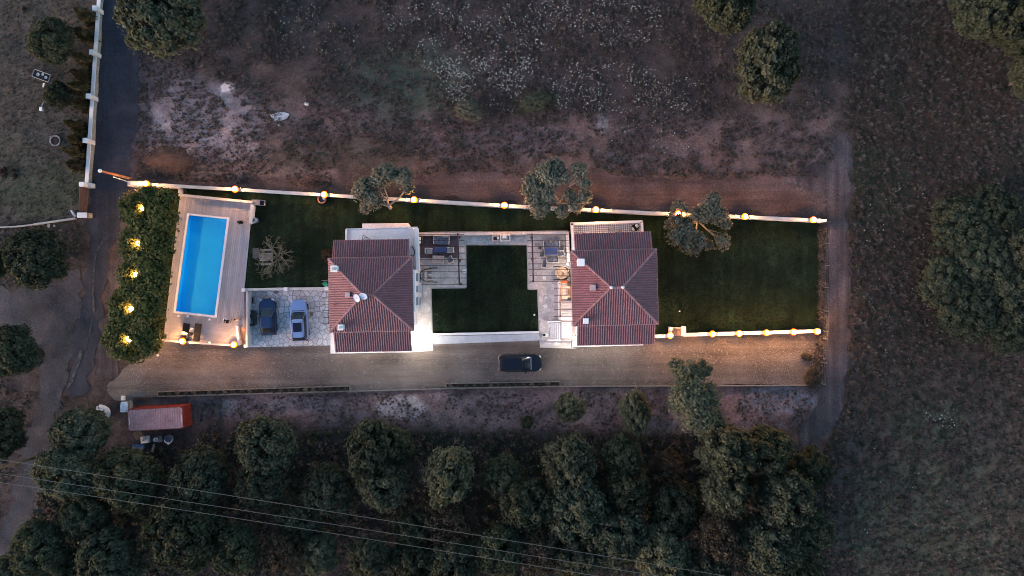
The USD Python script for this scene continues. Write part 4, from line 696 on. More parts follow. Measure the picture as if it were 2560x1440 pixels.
# ================================================================= CARS
def plan(hw, yf, yr, n=48, ex=5.0, nose=3.2):
    a = np.arange(n) * 2 * np.pi / n + np.pi / n; c, s = np.cos(a), np.sin(a)
    ey = np.where(s > 0, nose, ex); return np.stack([hw * np.sign(c) * np.abs(c) ** (2 / ex), np.where(s > 0, yf, yr) * np.sign(s) * np.abs(s) ** (2 / ey)], -1)
def car(name, label, loc, rz, L, W, H, paint, cab, sunroof=False, rails=False, estate=True):
    "local +y is forward; cab = (rear foot, front foot, roof rear, roof front) as fractions of the half length"
    t = Thing(name, label, 'car', loc, rz); hw, hl = W / 2, L / 2
    cf = cab[1] * hl; belt = .56 * H
    def zh(yv): yv = np.asarray(yv); u = np.clip((yv - cf) / (hl - cf), 0, 1); r = np.clip((cab[0] * hl - yv) / (hl + cab[0] * hl + 1e-6), 0, 1); return belt + .03 - .22 * u ** 1.7 - (0.05 * r)
    rings = []
    for z, sw, sl in ((.20, .90, .965), (.30, .97, .985), (.48, 1.0, 1.0), (.62, 1.0, .998), (.76, .985, .99)):
        p = plan(hw * sw, hl * sl, hl * sl); rings.append(np.column_stack([p, np.minimum(z * H / 1.5, zh(p[:, 1]) - .06)]))
    for sc, dz in ((.955, -.02), (.90, .0), (.70, .012), (.45, .02), (.2, .022), (.02, .022)):
        p = plan(hw * sc, hl * (1 - (1 - sc) * .55 if sc > .8 else sc), hl * (1 - (1 - sc) * .55 if sc > .8 else sc)); rings.append(np.column_stack([p, zh(p[:, 1]) + dz]))
    body = t.part('body', MB().loft(rings), paint, local=True, smooth=35)
    n = 64
    lo = plan(hw * .90, (cab[1] - cab[0]) / 2 * hl, (cab[1] - cab[0]) / 2 * hl, n, 7, 5) + [0, (cab[1] + cab[0]) / 2 * hl]
    hi = plan(hw * .70, (cab[3] - cab[2]) / 2 * hl, (cab[3] - cab[2]) / 2 * hl, n, 6, 5) + [0, (cab[3] + cab[2]) / 2 * hl]
    LO, HI = np.column_stack([lo, zh(lo[:, 1]) - .02]), np.column_stack([hi, np.full(n, H - .07)])
    rr_ = [LO, HI]
    for s_, dz in ((.97, -.03), (.88, -.005), (.5, .0), (.02, .004)):
        c0 = np.array([0, (cab[3] + cab[2]) / 2 * hl]); rr_.append(np.column_stack([(hi - c0) * s_ + c0, np.full(n, H + dz)]))
    t.part('cabin', MB().loft(rr_, cap0=False), paint, local=True, smooth=30)
    def patch(nm, sel, t0, t1, mat):
        idx = np.where(sel)[0]; k = np.where(np.diff(np.concatenate([idx, [idx[0] + n]])) > 1)[0]
        if len(k): idx = np.roll(idx, -(k[0] + 1))
        cen = np.array([0, (cab[1] + cab[0]) / 2 * hl, 0]); P = []
        for tt in (t0, .5 * (t0 + t1), t1):
            q = LO[idx] * (1 - tt) + HI[idx] * tt; d = q - cen; d[:, 2] = np.abs(d[:, 0]) * 0 + .6; d /= np.linalg.norm(d, axis=1, keepdims=True); P.append(q + d * .014)
        m_ = len(idx); V = np.vstack(P); q = [[i * m_ + j, i * m_ + j + 1, (i + 1) * m_ + j + 1, (i + 1) * m_ + j] for i in range(2) for j in range(m_ - 1)]
        t.part(nm, MB().add(V, q), mat, local=True)
    X_, Y_ = lo[:, 0], lo[:, 1]; yc = (cab[1] + cab[0]) / 2 * hl; hy = (cab[1] - cab[0]) / 2 * hl
    fr = np.abs(X_) < hw * .80
    patch('windscreen', fr & (Y_ > yc), .06, .93, 'dark_glass'); patch('rear_window', fr & (Y_ < yc), .10, .90, 'dark_glass')
    sd = (np.abs(Y_ - yc) < hy * .93) & ~fr
    patch('side_window', sd & (X_ > 0), .12, .88, 'dark_glass'); patch('side_window', sd & (X_ < 0), .12, .88, 'dark_glass')
    rc = (cab[3] + cab[2]) / 2 * hl
    if sunroof: t.part('sunroof', MB().box((0, rc + .06 * hl, H + .006), (hw * .98, (cab[3] - cab[2]) * hl * .52, .018), bev=.006), 'sunroof_glass', local=True)
    if rails:
        for s_ in (-1, 1): t.part('roof_rail', MB().tube([(s_ * hw * .62, rc - hl * .38, H - .02), (s_ * hw * .62, rc - hl * .34, H + .04), (s_ * hw * .62, rc + hl * .32, H + .04), (s_ * hw * .62, rc + hl * .36, H - .02)], .022), 'plastic_dark', local=True)
    for s_ in (-1, 1):
        p = t.part('mirror', MB().box((s_ * (hw + .08), cf - .22 * hl, belt + .10), (.20, .13, .15), bev=.04).box((s_ * (hw - .06), cf - .22 * hl, belt + .04), (.14, .05, .05)), paint, local=True)
        t.part('headlight', MB().box((s_ * hw * .68, hl * .90, .60 * H / 1.5 + .02), (.34, .24, .13), rz=-s_ * .5, bev=.04), 'lamp_lens', local=True)
        t.part('tail_light', MB().box((s_ * hw * .78, -hl * .955, .68 * H / 1.5), (.26, .14, .16), rz=s_ * .3, bev=.03), 'tail_lens', local=True)
        for yv in (.62, -.60):
            p = t.part('wheel', MB().lathe((s_ * (hw - .10), yv * hl, .33), [(.2, -.1), (.31, -.105), (.33, -.07), (.33, .07), (.31, .105), (.2, .1)], 20, rot=trimesh.transformations.rotation_matrix(np.pi / 2, [0, 1, 0])), 'tyre', local=True)
            t.part('rim', MB().lathe((s_ * (hw - .0), yv * hl, .33), [(.0, .02), (.08, .02), (.2, .0), (.21, -.03)], 12, rot=trimesh.transformations.rotation_matrix(s_ * np.pi / 2, [0, 1, 0])), 'rim', parent=p, local=True)
    t.part('wiper_cowl', MB().box((0, cf + .035 * hl, belt + .045), (W * .74, .10, .02), bev=.008), 'trim_grey' if paint == 'paint_black' else 'plastic_dark', local=True)
    t.part('grille', MB().box((0, hl * .975, .46), (W * .5, .1, .16), bev=.03), 'plastic_dark', local=True); t.part('number_plate', MB().box((0, -hl * .995, .55), (.5, .03, .11)), 'plastic_white', local=True)
    t.part('rear_bumper', MB().box((0, -hl * .965, .40), (W * .88, .2, .2), bev=.06), 'trim_grey' if paint != 'paint_blue' else paint, local=True)
    return t
car('parked_car', 'dark blue hatchback parked in the paved court next to the black bin', at(674, 791.5), math.radians(3.0), 92 * mpx(.8), 42 * mpx(.8), 1.46, 'paint_blue', (-.90, .42, -.58, .02))
car('parked_car', 'pale silver blue estate car with a black sunroof in the paved court', at(752.5, 800), math.radians(3.0), 105 * mpx(.8), 43.5 * mpx(.8), 1.62, 'paint_silver', (-.97, .42, -.80, .04), sunroof=True, rails=True)
car('parked_car', 'black car parked on the gravel drive between the two houses', at(1300.5, 906.5), math.radians(-89), 108 * mpx(.8), 44 * mpx(.8), 1.62, 'paint_black', (-.96, .46, -.84, .12))

# ================================================================= POOL DECK THINGS
def rbox(t, nm, c, s, mat, bev=.03, rz=0, lab=None, tilt=None): return t.part(nm, MB().box(c, s, rz, bev, tilt), mat, local=True, label=lab)
def lounger(label, px, rz, raised):
    t = Thing('sun_lounger', label, 'sun lounger', at(*px, HD), rz, )
    for s in (-1, 1): t.part('frame_rail', MB().box((s * .34, 0, .27), (.05, 1.95, .06), bev=.012), 'black_metal', local=True)
    for a in (-.30, .30):
        for b in (-.8, .75): t.part('leg', MB().tube([(a, b, 0), (a, b, .26)], .025), 'black_metal', local=True)
    if raised:
        rbox(t, 'seat_pad', (0, .42, .34), (.72, 1.1, .09), 'cloth_black'); rbox(t, 'foot_pad', (0, -.72, .34), (.72, .5, .09), 'cloth_black')
        t.part('headrest', MB().loft([np.array([(x_, -.12 - .16 * (1 - (x_ / .36) ** 2) * k, .5 + .22 * (1 - (x_ / .36) ** 2) * (1 - .3 * k)) for x_ in np.linspace(-.36, .36, 9)] + [(.36, -.30, .42), (-.36, -.30, .42)]) for k in (0, -1.2)]), 'cloth_beige', local=True, label='rounded beige headrest')
        rbox(t, 'armrest', (.33, -.42, .52), (.09, .5, .05), 'cloth_black')
    else:
        rbox(t, 'seat_pad', (0, .3, .34), (.72, 1.35, .09), 'cloth_black'); rbox(t, 'back_pad', (0, -.68, .40), (.72, .62, .09), 'cloth_black', tilt=(-.2, 0, 0))
    return t
lounger('left black sun lounger with a rounded beige headrest by the pool', (467, 829), -ang, True); lounger('right, flat black sun lounger beside the pool', (496.5, 830.5), -ang, False)
t = Thing('side_table', 'small round black table beside the left lounger', 'table', at(479, 834.5, HD)); t.part('tabletop', MB().lathe((0, 0, 0), [(0, .50), (.22, .50), (.225, .48), (0, .47)], 18), 'black_metal', local=True); t.part('leg', MB().tube([(0, 0, 0), (0, 0, .48)], .03).lathe((0, 0, 0), [(0, .03), (.16, .02), (.16, 0)], 12), 'black_metal', local=True)
t = Thing('glass_table', 'small pale low table between the two loungers', 'table', at(483, 823.5, HD), -ang); t.part('tabletop', MB().box((0, 0, .38), (.36, .40, .03), bev=.01), 'pale_concrete', local=True); 
for a in (-.14, .14):
    for b in (-.16, .16): t.part('leg', MB().tube([(a, b, 0), (a, b, .37)], .015), 'grey_metal', local=True)
t = Thing('metal_rack', 'thin grey metal rack beside the sloping stair wall', 'rack', at(580, 833, HD)); t.part('frame', MB().tube([(-.2, -.22, 0), (-.2, -.22, .7), (-.2, .22, .7), (.2, .22, .7), (.2, .22, 0)], .02).tube([(-.2, 0, .5), (.18, .05, .5)], .015), 'grey_metal', local=True)
t = Thing('wall_light', 'unlit white cone lamp on the thin parapet at the lower end of the deck', 'lamp', at(524, 856.5, HD + .35)); t.part('shade', MB().lathe((0, 0, 0), [(0, .3), (.03, .3), (.15, .06), (.13, .06), (0, .22)], 10), 'plastic_white', local=True); t.part('stem', MB().tube([(0, 0, 0), (0, 0, .26)], .02), 'white_metal', local=True)
# plants along the deck
def leafy(t, nm, c, r, n, mat, seed, size=.09):
    r_ = np.random.default_rng(seed); d = r_.normal(size=(n, 3)); d /= np.linalg.norm(d, axis=1, keepdims=True); d[:, 2] = np.abs(d[:, 2]) * .9 - .1
    leaves = leafmesh(np.asarray(c) + d * np.asarray(r) * r_.uniform(.4, 1, (n, 1)), d + r_.normal(size=(n, 3)) * .5, size * r_.uniform(.6, 1.3, n), r_); return t.part(nm, leaves, mat, local=True)
def leafmesh(pos, nrm, size, r_):
    n = len(pos); nrm = nrm / (np.linalg.norm(nrm, axis=1, keepdims=True) + 1e-9); a = np.cross(nrm, r_.normal(size=(n, 3))); a /= np.linalg.norm(a, axis=1, keepdims=True) + 1e-9; b = np.cross(nrm, a)
    s = size[:, None]; V = np.stack([pos - a * s, pos - b * s * .55 + nrm * s * .12, pos + a * s, pos + b * s * .55 + nrm * s * .12], 1).reshape(-1, 3)
    k = np.arange(n)[:, None] * 4; return MB().add(V, np.vstack([k + [0, 1, 2], k + [0, 2, 3]]))
t = Thing('potted_plant', 'dark purple leaved plant in a pot near the upper right parapet of the pool', 'potted plant', at(605, 556.5, HD)); t.part('pot', MB().lathe((0, 0, 0), [(0, 0), (.13, 0), (.18, .3), (.15, .3), (0, .24)], 14), 'plastic_dark', local=True); leafy(t, 'leaves', (0, 0, .5), (.38, .24, .3), 140, 'leaf_purple', 3)
t = Thing('potted_plant', 'small bushy plant at the lower left corner of the pool deck', 'potted plant', at(414, 840, HD)); t.part('pot', MB().lathe((0, 0, 0), [(0, 0), (.14, 0), (.2, .3), (.17, .3), (0, .24)], 14), 'plastic_dark', local=True); leafy(t, 'leaves', (.05, .05, .5), (.34, .4, .32), 160, 'leaf_dark', 4)
for k, (q, lab) in enumerate((((449, 546), 'topmost dark twig of the hedge hanging over the left deck edge'), ((450, 554), 'dark shoot below the topmost one over the left deck edge'), ((447, 573), 'third dark shoot overhanging the left deck edge'), ((452, 578.5), 'longest dark shoot overhanging the left deck edge, lowest of four'))):
    t = Thing('overhanging_shoot', lab, 'plant', at(*q, HD) - [.5, 0, 0]); t.part('stem', MB().tube([(-.3, 0, -1.0), (-.1, .02, .2), (.5, -.04, .35)], [.03, .02, .008]), 'bark', local=True); leafy(t, 'leaves', (.35, 0, .35), (.3, .12, .12), 40, 'leaf_dark', 30 + k, .08)
# people
from manifold3d import Manifold, Mesh as MMesh
def ballm(c, r): return Manifold.sphere(r, 14).translate(tuple(map(float, c)))
def chain(pts): return Manifold.batch_hull([]) if False else [Manifold.batch_hull([ballm(*a), ballm(*b)]) for a, b in zip(pts[:-1], pts[1:])]
def person(label, loc, rz, arms, legs_mat, top_mat, hair_len=0.0):
    t = Thing('person', label, 'person', loc, rz); P = []
    for s in (-1, 1):
        P += chain([((s * .10, 0, .92), .085), ((s * .115, .03, .50), .062), ((s * .12, -.01, .09), .042)]); P += chain([((s * .12, -.05, .045), .042), ((s * .135, .17, .03), .032)])
        sh, el, wr = arms[s]; P += chain([((s * .185, 0, 1.40), .055), (el, .042), (wr, .03)]); d = np.array(wr) - np.array(el); d /= np.linalg.norm(d); o = np.cross(d, [0, 0, 1.0]); o = o / (np.linalg.norm(o) + 1e-9); w = np.array(wr)
        P += chain([(wr, .03), (w + d * .07, .034)])
        for k in range(4): b = w + d * .08 + o * (k - 1.5) * .021; P += chain([(b, .0095), (b + d * (.045 + .008 * (k in (1, 2))), .009), (b + d * .075 + np.array([0, 0, -.02]), .008)])
        P += chain([(w + d * .02 + o * .03, .011), (w + d * .06 + o * .06, .009)])
    P += [Manifold.batch_hull([ballm((-.10, 0, .95), .10), ballm((.10, 0, .95), .10), ballm((0, .01, 1.15), .115)]), Manifold.batch_hull([ballm((0, .01, 1.12), .115), ballm((-.15, 0, 1.36), .085), ballm((.15, 0, 1.36), .085)])]
    P += chain([((0, 0, 1.40), .06), ((0, .015, 1.53), .05)]); P += [Manifold.batch_hull([ballm((0, .0, 1.66), .095), ballm((0, .03, 1.58), .07), ballm((0, .02, 1.70), .08)])]
    P += chain([((0, .10, 1.65), .012), ((0, .118, 1.615), .016)])
    for s in (-1, 1): P += [ballm((s * .09, 0, 1.64), .025), ballm((s * .035, .088, 1.66), .014)]
    m = Manifold.batch_boolean(P, __import__('manifold3d').OpType.Add).to_mesh(); tm = trimesh.Trimesh(m.vert_properties[:, :3], m.tri_verts); 
    v = np.array(tm.vertices); b = t.part('body', MB().add(v, tm.faces), 'skin', local=True, smooth=50)
    h = trimesh.creation.icosphere(3, 1.0); hv = np.array(h.vertices) * [.108, .112, .105] + [0, -.012, 1.69]; keep = (h.vertices[:, 2] > -.15) & ((h.vertices[:, 1] < .45) | (h.vertices[:, 2] > .55)); f = h.faces[keep[h.faces].all(1)]; t.part('hair', MB().add(hv, f), 'hair', local=True, smooth=True)
    t.part('mouth', MB().box((0, .098, 1.588), (.04, .01, .008)), 'cloth_red', local=True)
    L = [Manifold.batch_hull([ballm((-.10, 0, .95), .118), ballm((.10, 0, .95), .118), ballm((0, 0, 1.02), .118)])]
    for s in (-1, 1): L += chain([((s * .10, 0, .92), .10), ((s * .115, .03, .52), .08)] + ([((s * .12, -.01, .12), .06)] if legs_mat == 'cloth_black' else []))
    m = Manifold.batch_boolean(L, __import__('manifold3d').OpType.Add).to_mesh(); t.part('trousers' if legs_mat == 'cloth_black' else 'shorts', MB().add(m.vert_properties[:, :3], m.tri_verts), legs_mat, local=True, smooth=50)
    if top_mat:
        L = [Manifold.batch_hull([ballm((0, .01, 1.02), .125), ballm((-.15, 0, 1.36), .10), ballm((.15, 0, 1.36), .10)])]
        for s in (-1, 1): L += chain([((s * .185, 0, 1.40), .068), (arms[s][1], .055)])
        m = Manifold.batch_boolean(L, __import__('manifold3d').OpType.Add).to_mesh(); t.part('shirt', MB().add(m.vert_properties[:, :3], m.tri_verts), top_mat, local=True, smooth=50)
    return t
person('person with dark hair and bare shoulders standing near the pool steps', at(600.5, 797, HD), math.radians(60), {-1: (None, (-.27, .06, 1.14), (-.22, .24, 1.02)), 1: (None, (.27, .04, 1.14), (.30, .2, .95))}, 'cloth_beige', None)
person('person in black clothes standing by the pool holding a white towel', at(576, 803, HD), math.radians(-40), {-1: (None, (-.32, .10, 1.18), (-.26, .36, 1.12)), 1: (None, (.30, .08, 1.16), (.24, .34, 1.10))}, 'cloth_black', 'cloth_black')
single('white_towel', MB().box(at(562, 798.3, HD + 1.15), (.34, .26, .12), rz=.3, bev=.04).box(at(563, 799, HD + 1.03), (.26, .2, .2), rz=.3, bev=.04), 'white_trim', 'folded white towel held by the person in black', 'towel')
# ================================================================= PARKING COURT AND GARDEN THINGS
t = Thing('black_bin', 'long dark open bin of garden waste beside the blue hatchback', 'bin', at(635, 794.5), math.radians(1))
t.part('tub', MB().loft([np.column_stack([plan(.40 * s, .90 * s2, .90 * s2, 28, 6, 6), np.full(28, z)]) for z, s, s2 in ((0, .86, .93), (.75, 1, 1), (.78, 1, 1), (.78, .86, .93), (.35, .80, .88))], cap1=True), 'plastic_dark', local=True)
for k in range(7): t.part('waste', MB().box((R.uniform(-.2, .2), R.uniform(-.6, .6), .5 + .02 * k), (R.uniform(.12, .3), R.uniform(.15, .4), .1), rz=R.uniform(0, 3), bev=.03), R.choice(['cloth_black', 'grey_wood', 'plastic_dark']), local=True)
t = Thing('plastic_crate', 'small grey open crate above the black bin', 'crate', at(633, 751), math.radians(-2)); m = MB()
for q, s in (((-.22, 0), (.05, .72)), ((.22, 0), (.05, .72)), ((0, .36), (.49, .05)), ((0, -.36), (.49, .05))): m.box((*q, .22), (*s, .42), bev=.012)
t.part('walls', m, 'grey_metal', local=True); t.part('floor', MB().box((0, 0, .05), (.4, .66, .04)), 'plastic_dark', local=True); t.part('contents', MB().box((.05, .06, .2), (.2, .22, .2), bev=.05), 'cloth_black', local=True)
t = Thing('garden_hose_coil', 'coil of black hose on the paving at the foot of the court wall', 'hose', at(690, 731, .06)); t.part('coil', MB().tube([(.22 * math.cos(a) * (1 - a / 60), .12 * math.sin(a), .03 + a * .004) for a in np.linspace(0, 14, 50)], .022, 5), 'black_metal', local=True); t.part('nozzle', MB().tube([(.2, .06, .09), (.32, .1, .05)], .03, 6), 'plastic_dark', local=True)
t = Thing('doormat', 'brown mat on the paving beside the silver blue car', 'mat', at(779, 785, .065)); t.part('mat', MB().box((0, 0, .01), (.36, .52, .02), bev=.005), 'rug', local=True); t.part('border', MB().box((0, 0, .022), (.30, .46, .006)), 'grey_wood', local=True)
t = Thing('cold_frame', 'narrow grey framed cold frame behind the pool parapet', 'cold frame', at(649, 507.5, 1.1), math.radians(-3))
m = MB()
for q, s in (((0, .28), (1.5, .05)), ((0, -.28), (1.5, .05)), ((.72, 0), (.05, .6))): m.box((*q, .25), (*s, .5), bev=.012)
t.part('frame', m, 'grey_metal', local=True); t.part('cover', MB().box((-.3, 0, .45), (1.0, .5, .03), bev=.01), 'cushion_grey', local=True); t.part('soil', MB().box((.45, 0, .2), (.5, .5, .2)), 'planter_soil', local=True)
t = Thing('pool_filter', 'round grey pool filter beside the upper right parapet', 'pool filter', at(640, 551.5, 1.12)); t.part('tank', MB().lathe((0, 0, 0), [(0, .62), (.12, .60), (.30, .48), (.33, .36), (.33, .08), (.3, 0), (0, 0)], 18), 'grey_metal', local=True, smooth=40); t.part('valve', MB().lathe((0, 0, .58), [(0, .14), (.10, .13), (.11, 0)], 12), 'plastic_dark', local=True); t.part('pipe', MB().tube([(-.3, -.1, .2), (-.45, -.2, .2), (-.5, -.4, .05)], .05), 'plastic_white', local=True)
t = Thing('picnic_table', 'grey wooden garden table with benches under the bare tree', 'table', at(671, 643, 1.2), math.radians(2))
for k in range(5): t.part('tabletop_board', MB().box((0, -.36 + k * .18, .74), (1.5, .17, .05), bev=.01), 'grey_wood', local=True)
for s in (-1, 1): t.part('bench_seat', MB().box((0, s * .78, .45), (1.5, .26, .05), bev=.01), 'grey_wood', local=True)
for a in (-.55, .55): t.part('leg', MB().tube([(a, -.75, 0), (a, -.2, .72)], .05, 4).tube([(a, .75, 0), (a, .2, .72)], .05, 4).box((a, 0, .4), (.06, 1.6, .08)), 'grey_wood', local=True)
t = Thing('storage_box', 'dark garden storage box left of the picnic table', 'storage box', at(644, 634, 1.2)); t.part('box', MB().box((0, 0, .28), (.66, 1.05, .55), bev=.03), 'plastic_dark', local=True); t.part('lid', MB().box((0, 0, .58), (.70, 1.1, .06), bev=.02), 'plastic_dark', local=True)
t = Thing('garden_chair', 'green plastic thing under the eave of the left house', 'garden chair', at(816, 711.5, 1.3), .6); t.part('seat', MB().box((0, 0, .42), (.44, .44, .05), bev=.02), 'plastic_green', local=True); t.part('backrest', MB().box((0, .22, .68), (.44, .05, .5), bev=.02), 'plastic_green', local=True)
for a in (-.18, .18):
    for b in (-.18, .18): t.part('leg', MB().tube([(a, b, 0), (a, b, .42)], .02), 'plastic_green', local=True)
single('garden_pole', MB().tube([at(805, 701, 1.6), at(824, 700.5, 1.6)], .035).tube([at(805, 701, 1.6), at(805, 701, 1.0)], .03), 'grey_metal', 'pale metal bar standing out from the left house above the green chair', 'bar')
t = Thing('brick_basin', 'half round brick basin at the foot of the north wall below a lamp', 'basin', at(806, 499, 1.15)); t.part('basin', MB().lathe((0, 0, 0), [(0, .12), (.34, .12), (.36, .42), (.46, .42), (.46, 0)], 18), 'terracotta', local=True); t.part('post', MB().box((.32, .1, .4), (.22, .28, .8), bev=.02), 'render_white', local=True); t.part('water', MB().lathe((0, 0, 0), [(0, .32), (.345, .32)], 18), 'dark_glass', local=True)

# ================================================================= PATIO FURNITURE
def wicker(name, label, cat, px, rz, w, d, cushion='cushion_grey', seats=1, pillows=0, arms=True):
    t = Thing(name, label, cat, at(*px, .07), rz)
    t.part('backrest', MB().box((0, d / 2 - .05, .52), (w, .09, .62), bev=.03), 'wicker', local=True)
    if arms:
        for s in (-1, 1): t.part('armrest', MB().box((s * (w / 2 - .045), -.05, .42), (.085, d - .11, .42), bev=.03), 'wicker', local=True)
    t.part('base', MB().box((0, -.04, .22), (w - .19, d - .12, .16), bev=.02), 'wicker', local=True)
    for k in range(seats): t.part('seat_cushion', MB().box((-(w - .2) / 2 + (w - .2) * (k + .5) / seats, -.05, .36), ((w - .2) / seats - .012, d - .2, .12), bev=.04), cushion, local=True)
    for k in range(pillows): t.part('back_cushion', MB().box((-(w - .2) / 2 + (w - .2) * (k + .5) / pillows, d / 2 - .17, .56), ((w - .24) / pillows - .02, .14, .34), bev=.05, tilt=(.2, 0, 0)), cushion, local=True)
    for a in (-1, 1):
        for b in (-1, 1): t.part('leg', MB().box((a * (w / 2 - .06), b * (d / 2 - .08), .07), (.06, .06, .14)), 'wicker', local=True)
    return t
M_ = mpx(.4)
wicker('sofa', 'pale wicker three seat sofa with dark cushions under the left pergola', 'sofa', (1104.5, 600.5), math.radians(-2.5), 40 * M_, 22 * M_, 'cushion_grey', 3, 2)
wicker('armchair', 'wicker armchair at the left end of the blue rug', 'armchair', (1073, 628), math.radians(90), 15 * M_, 19 * M_, 'wicker')
wicker('armchair', 'pale wicker armchair with a cushion at the right end of the blue rug', 'armchair', (1126.5, 625), math.radians(-88), 14.5 * M_, 18 * M_, 'cushion_pale')
wicker('loveseat', 'wicker two seat bench with its back to the swing under the left pergola', 'sofa', (1097, 648), math.radians(178), 29 * M_, 18 * M_, 'flagstone', 2)
wicker('armchair', 'wicker armchair turned at an angle beside the left two seat bench', 'armchair', (1125.5, 650), math.radians(205), 16 * M_, 18 * M_, 'cushion_grey')
t = Thing('coffee_table', 'low table with a blue cloth amid the left pergola seating', 'table', at(1101, 624.5, .07)); t.part('tabletop', MB().box((0, 0, .42), (34 * M_, 13.5 * M_, .04), bev=.012), 'cloth_blue', local=True); t.part('shelf', MB().box((0, 0, .2), (28 * M_, 9 * M_, .03)), 'wicker', local=True)
for a in (-1, 1):
    for b in (-1, 1): t.part('leg', MB().box((a * 15 * M_, b * 5.5 * M_, .2), (.05, .05, .4)), 'wicker', local=True)
single('rug', MB().box(at(1098, 614, .085), (95 * M_, 62 * M_, .012)), 'rug', 'dark rug under the left pergola seating', 'rug')
t = Thing('barbecue', 'black barbecue with a pale lid in the corner of the left patio', 'barbecue', at(1051.5, 601, .07)); t.part('body', MB().box((.05, 0, .45), (.56, 1.0, .9), bev=.08), 'black_metal', local=True); t.part('lid', MB().box((-.04, .12, .98), (.38, .38, .14), bev=.05), 'plastic_white', local=True); t.part('tray', MB().box((-.04, -.26, .96), (.38, .34, .1), bev=.03), 'plastic_white', local=True)
def swing(label, px, rz, seat_mat, frame='black_metal', L=34, round_=False):
    t = Thing('garden_swing', label, 'garden swing', at(*px, .07), rz); l = L * M_ / 2
    t.part('frame', MB().tube([(1.0, -l * 1.05, .03), (.2, -l * 1.02, .05), (-.5, -l * .85, .2), (-.75, -l * .4, 1.5), (-.78, 0, 1.75), (-.75, l * .4, 1.5), (-.5, l * .85, .2), (.2, l * 1.02, .05), (1.0, l * 1.05, .03)], .05, 7), frame, local=True)
    for s in (-1, 1): t.part('brace', MB().tube([(-.7, s * l * .55, .9), (-1.5, s * l * .55, .03)], .04), frame, local=True)
    if round_: t.part('seat', MB().lathe((.1, 0, .5), [(0, .02), (.35, .03), (.62, .14), (.72, .3), (.68, .32), (.55, .2), (.3, .1), (0, .09)], 24), seat_mat, local=True); t.part('cushion', MB().lathe((.12, 0, .62), [(0, .12), (.3, .1), (.44, .03), (.4, 0)], 18), seat_mat, local=True)
    else:
        t.part('seat', MB().box((.18, 0, .48), (.62, l * 1.35, .12), bev=.05), seat_mat, local=True); t.part('backrest', MB().box((-.28, 0, .78), (.14, l * 1.35, .5), bev=.05, tilt=(0, -.35, 0)), seat_mat, local=True)
        for k in (-1, 0, 1): t.part('cushion', MB().box((.16, k * l * .42, .58), (.46, l * .38, .1), bev=.04), 'cushion_grey' if k else 'cushion_pale', local=True)
    t.part('hanger', MB().tube([(-.78, 0, 1.75), (.0, 0, .8)], .02), frame, local=True); return t
swing('garden swing with a pale padded bench and black bowed frame under the left pergola', (1072, 688), 0, 'cushion_pale'); swing('round straw coloured swing seat with a black bowed frame at the right patio', (1405, 683), math.pi, 'straw', L=32, round_=True)
wicker('sofa', 'grey wicker sofa with three pale back cushions under the right pergola', 'sofa', (1378, 611), 0, 41 * M_, 20 * M_, 'cushion_grey', 3, 3)
t = Thing('patio_table', 'dark blue rectangular table amid the right pergola seating', 'table', at(1377, 629, .07)); t.part('tabletop', MB().box((0, 0, .55), (35 * M_, 20 * M_, .05), bev=.015), 'cushion_grey', local=True); t.part('cloth', MB().box((0, 0, .58), (30 * M_, 16 * M_, .01)), 'cloth_blue', local=True)
for a in (-1, 1):
    for b in (-1, 1): t.part('leg', MB().box((a * 15.5 * M_, b * 8 * M_, .26), (.06, .06, .52)), 'wicker', local=True)
wicker('armchair', 'wicker armchair at the right end of the blue table', 'armchair', (1402.5, 633.5), math.radians(-82), 15 * M_, 16 * M_, 'cushion_grey'); wicker('armchair', 'wicker armchair at the left end of the blue table', 'armchair', (1353.5, 637), math.radians(92), 13 * M_, 15 * M_, 'cushion_grey')
t = wicker('loveseat', 'wicker bench with rounded corners below the blue table', 'sofa', (1381, 650.5), math.radians(180), 31 * M_, 15 * M_, 'cushion_grey', 2)
wicker('armchair', 'wicker chair set askew at the lower left of the right pergola seating', 'armchair', (1360.5, 661), math.radians(173), 14 * M_, 19 * M_, 'cushion_grey')
t = Thing('smoker_grill', 'dark barrel grill at the left of the right pergola seating', 'barbecue', at(1343, 613.5, .07), math.radians(-4)); t.part('barrel', MB().tube([(-.33, 0, .8), (.33, 0, .8)], .19, 12), 'cushion_grey', local=True)
for a in (-.25, .25): t.part('leg', MB().tube([(a, -.15, 0), (a, 0, .7)], .02).tube([(a, .15, 0), (a, 0, .7)], .02), 'black_metal', local=True)
t = Thing('black_pot', 'round black pot beside the barrel grill', 'pot', at(1349, 620, .07)); t.part('pot', MB().lathe((0, 0, 0), [(0, 0), (.13, 0), (.18, .2), (.16, .36), (.13, .36), (.14, .2), (0, .1)], 14), 'black_metal', local=True); t.part('lid', MB().lathe((0, 0, .36), [(0, .05), (.03, .05), (.12, 0)], 12), 'plastic_dark', local=True)
t = Thing('stone_barbecue', 'white masonry barbecue with a chimney at the middle of the low patio wall', 'barbecue', at(1263, 596, .07)); w, d = 26 * M_, 16 * M_
m = MB()
for q, s in (((-w / 2 + .07, 0), (.14, d)), ((w / 2 - .07, 0), (.14, d)), ((0, d / 2 - .06), (w - .29, .12)), ((0, -d / 2 + .06), (w - .29, .12))): m.box((*q, .5), (*s, 1.0), bev=.015)
t.part('walls', m, 'white_wall', local=True); t.part('hearth', MB().box((0, 0, .4), (w - .3, d - .26, .8)), 'cloth_black', local=True); t.part('chimney', MB().box((-.05, .1, 1.15), (.40, .40, 1.3), bev=.02), 'white_trim', local=True); t.part('hood', MB().loft([np.array([(-.42, -.22, .95), (.3, -.22, .95), (.3, .3, .95), (-.42, .3, .95)]), np.array([(-.22, -.08, 1.5), (.12, -.08, 1.5), (.12, .28, 1.5), (-.22, .28, 1.5)])]), 'concrete', local=True); t.part('grate', MB().box((.36, 0, .83), (.36, d - .3, .02)), 'grey_metal', local=True)
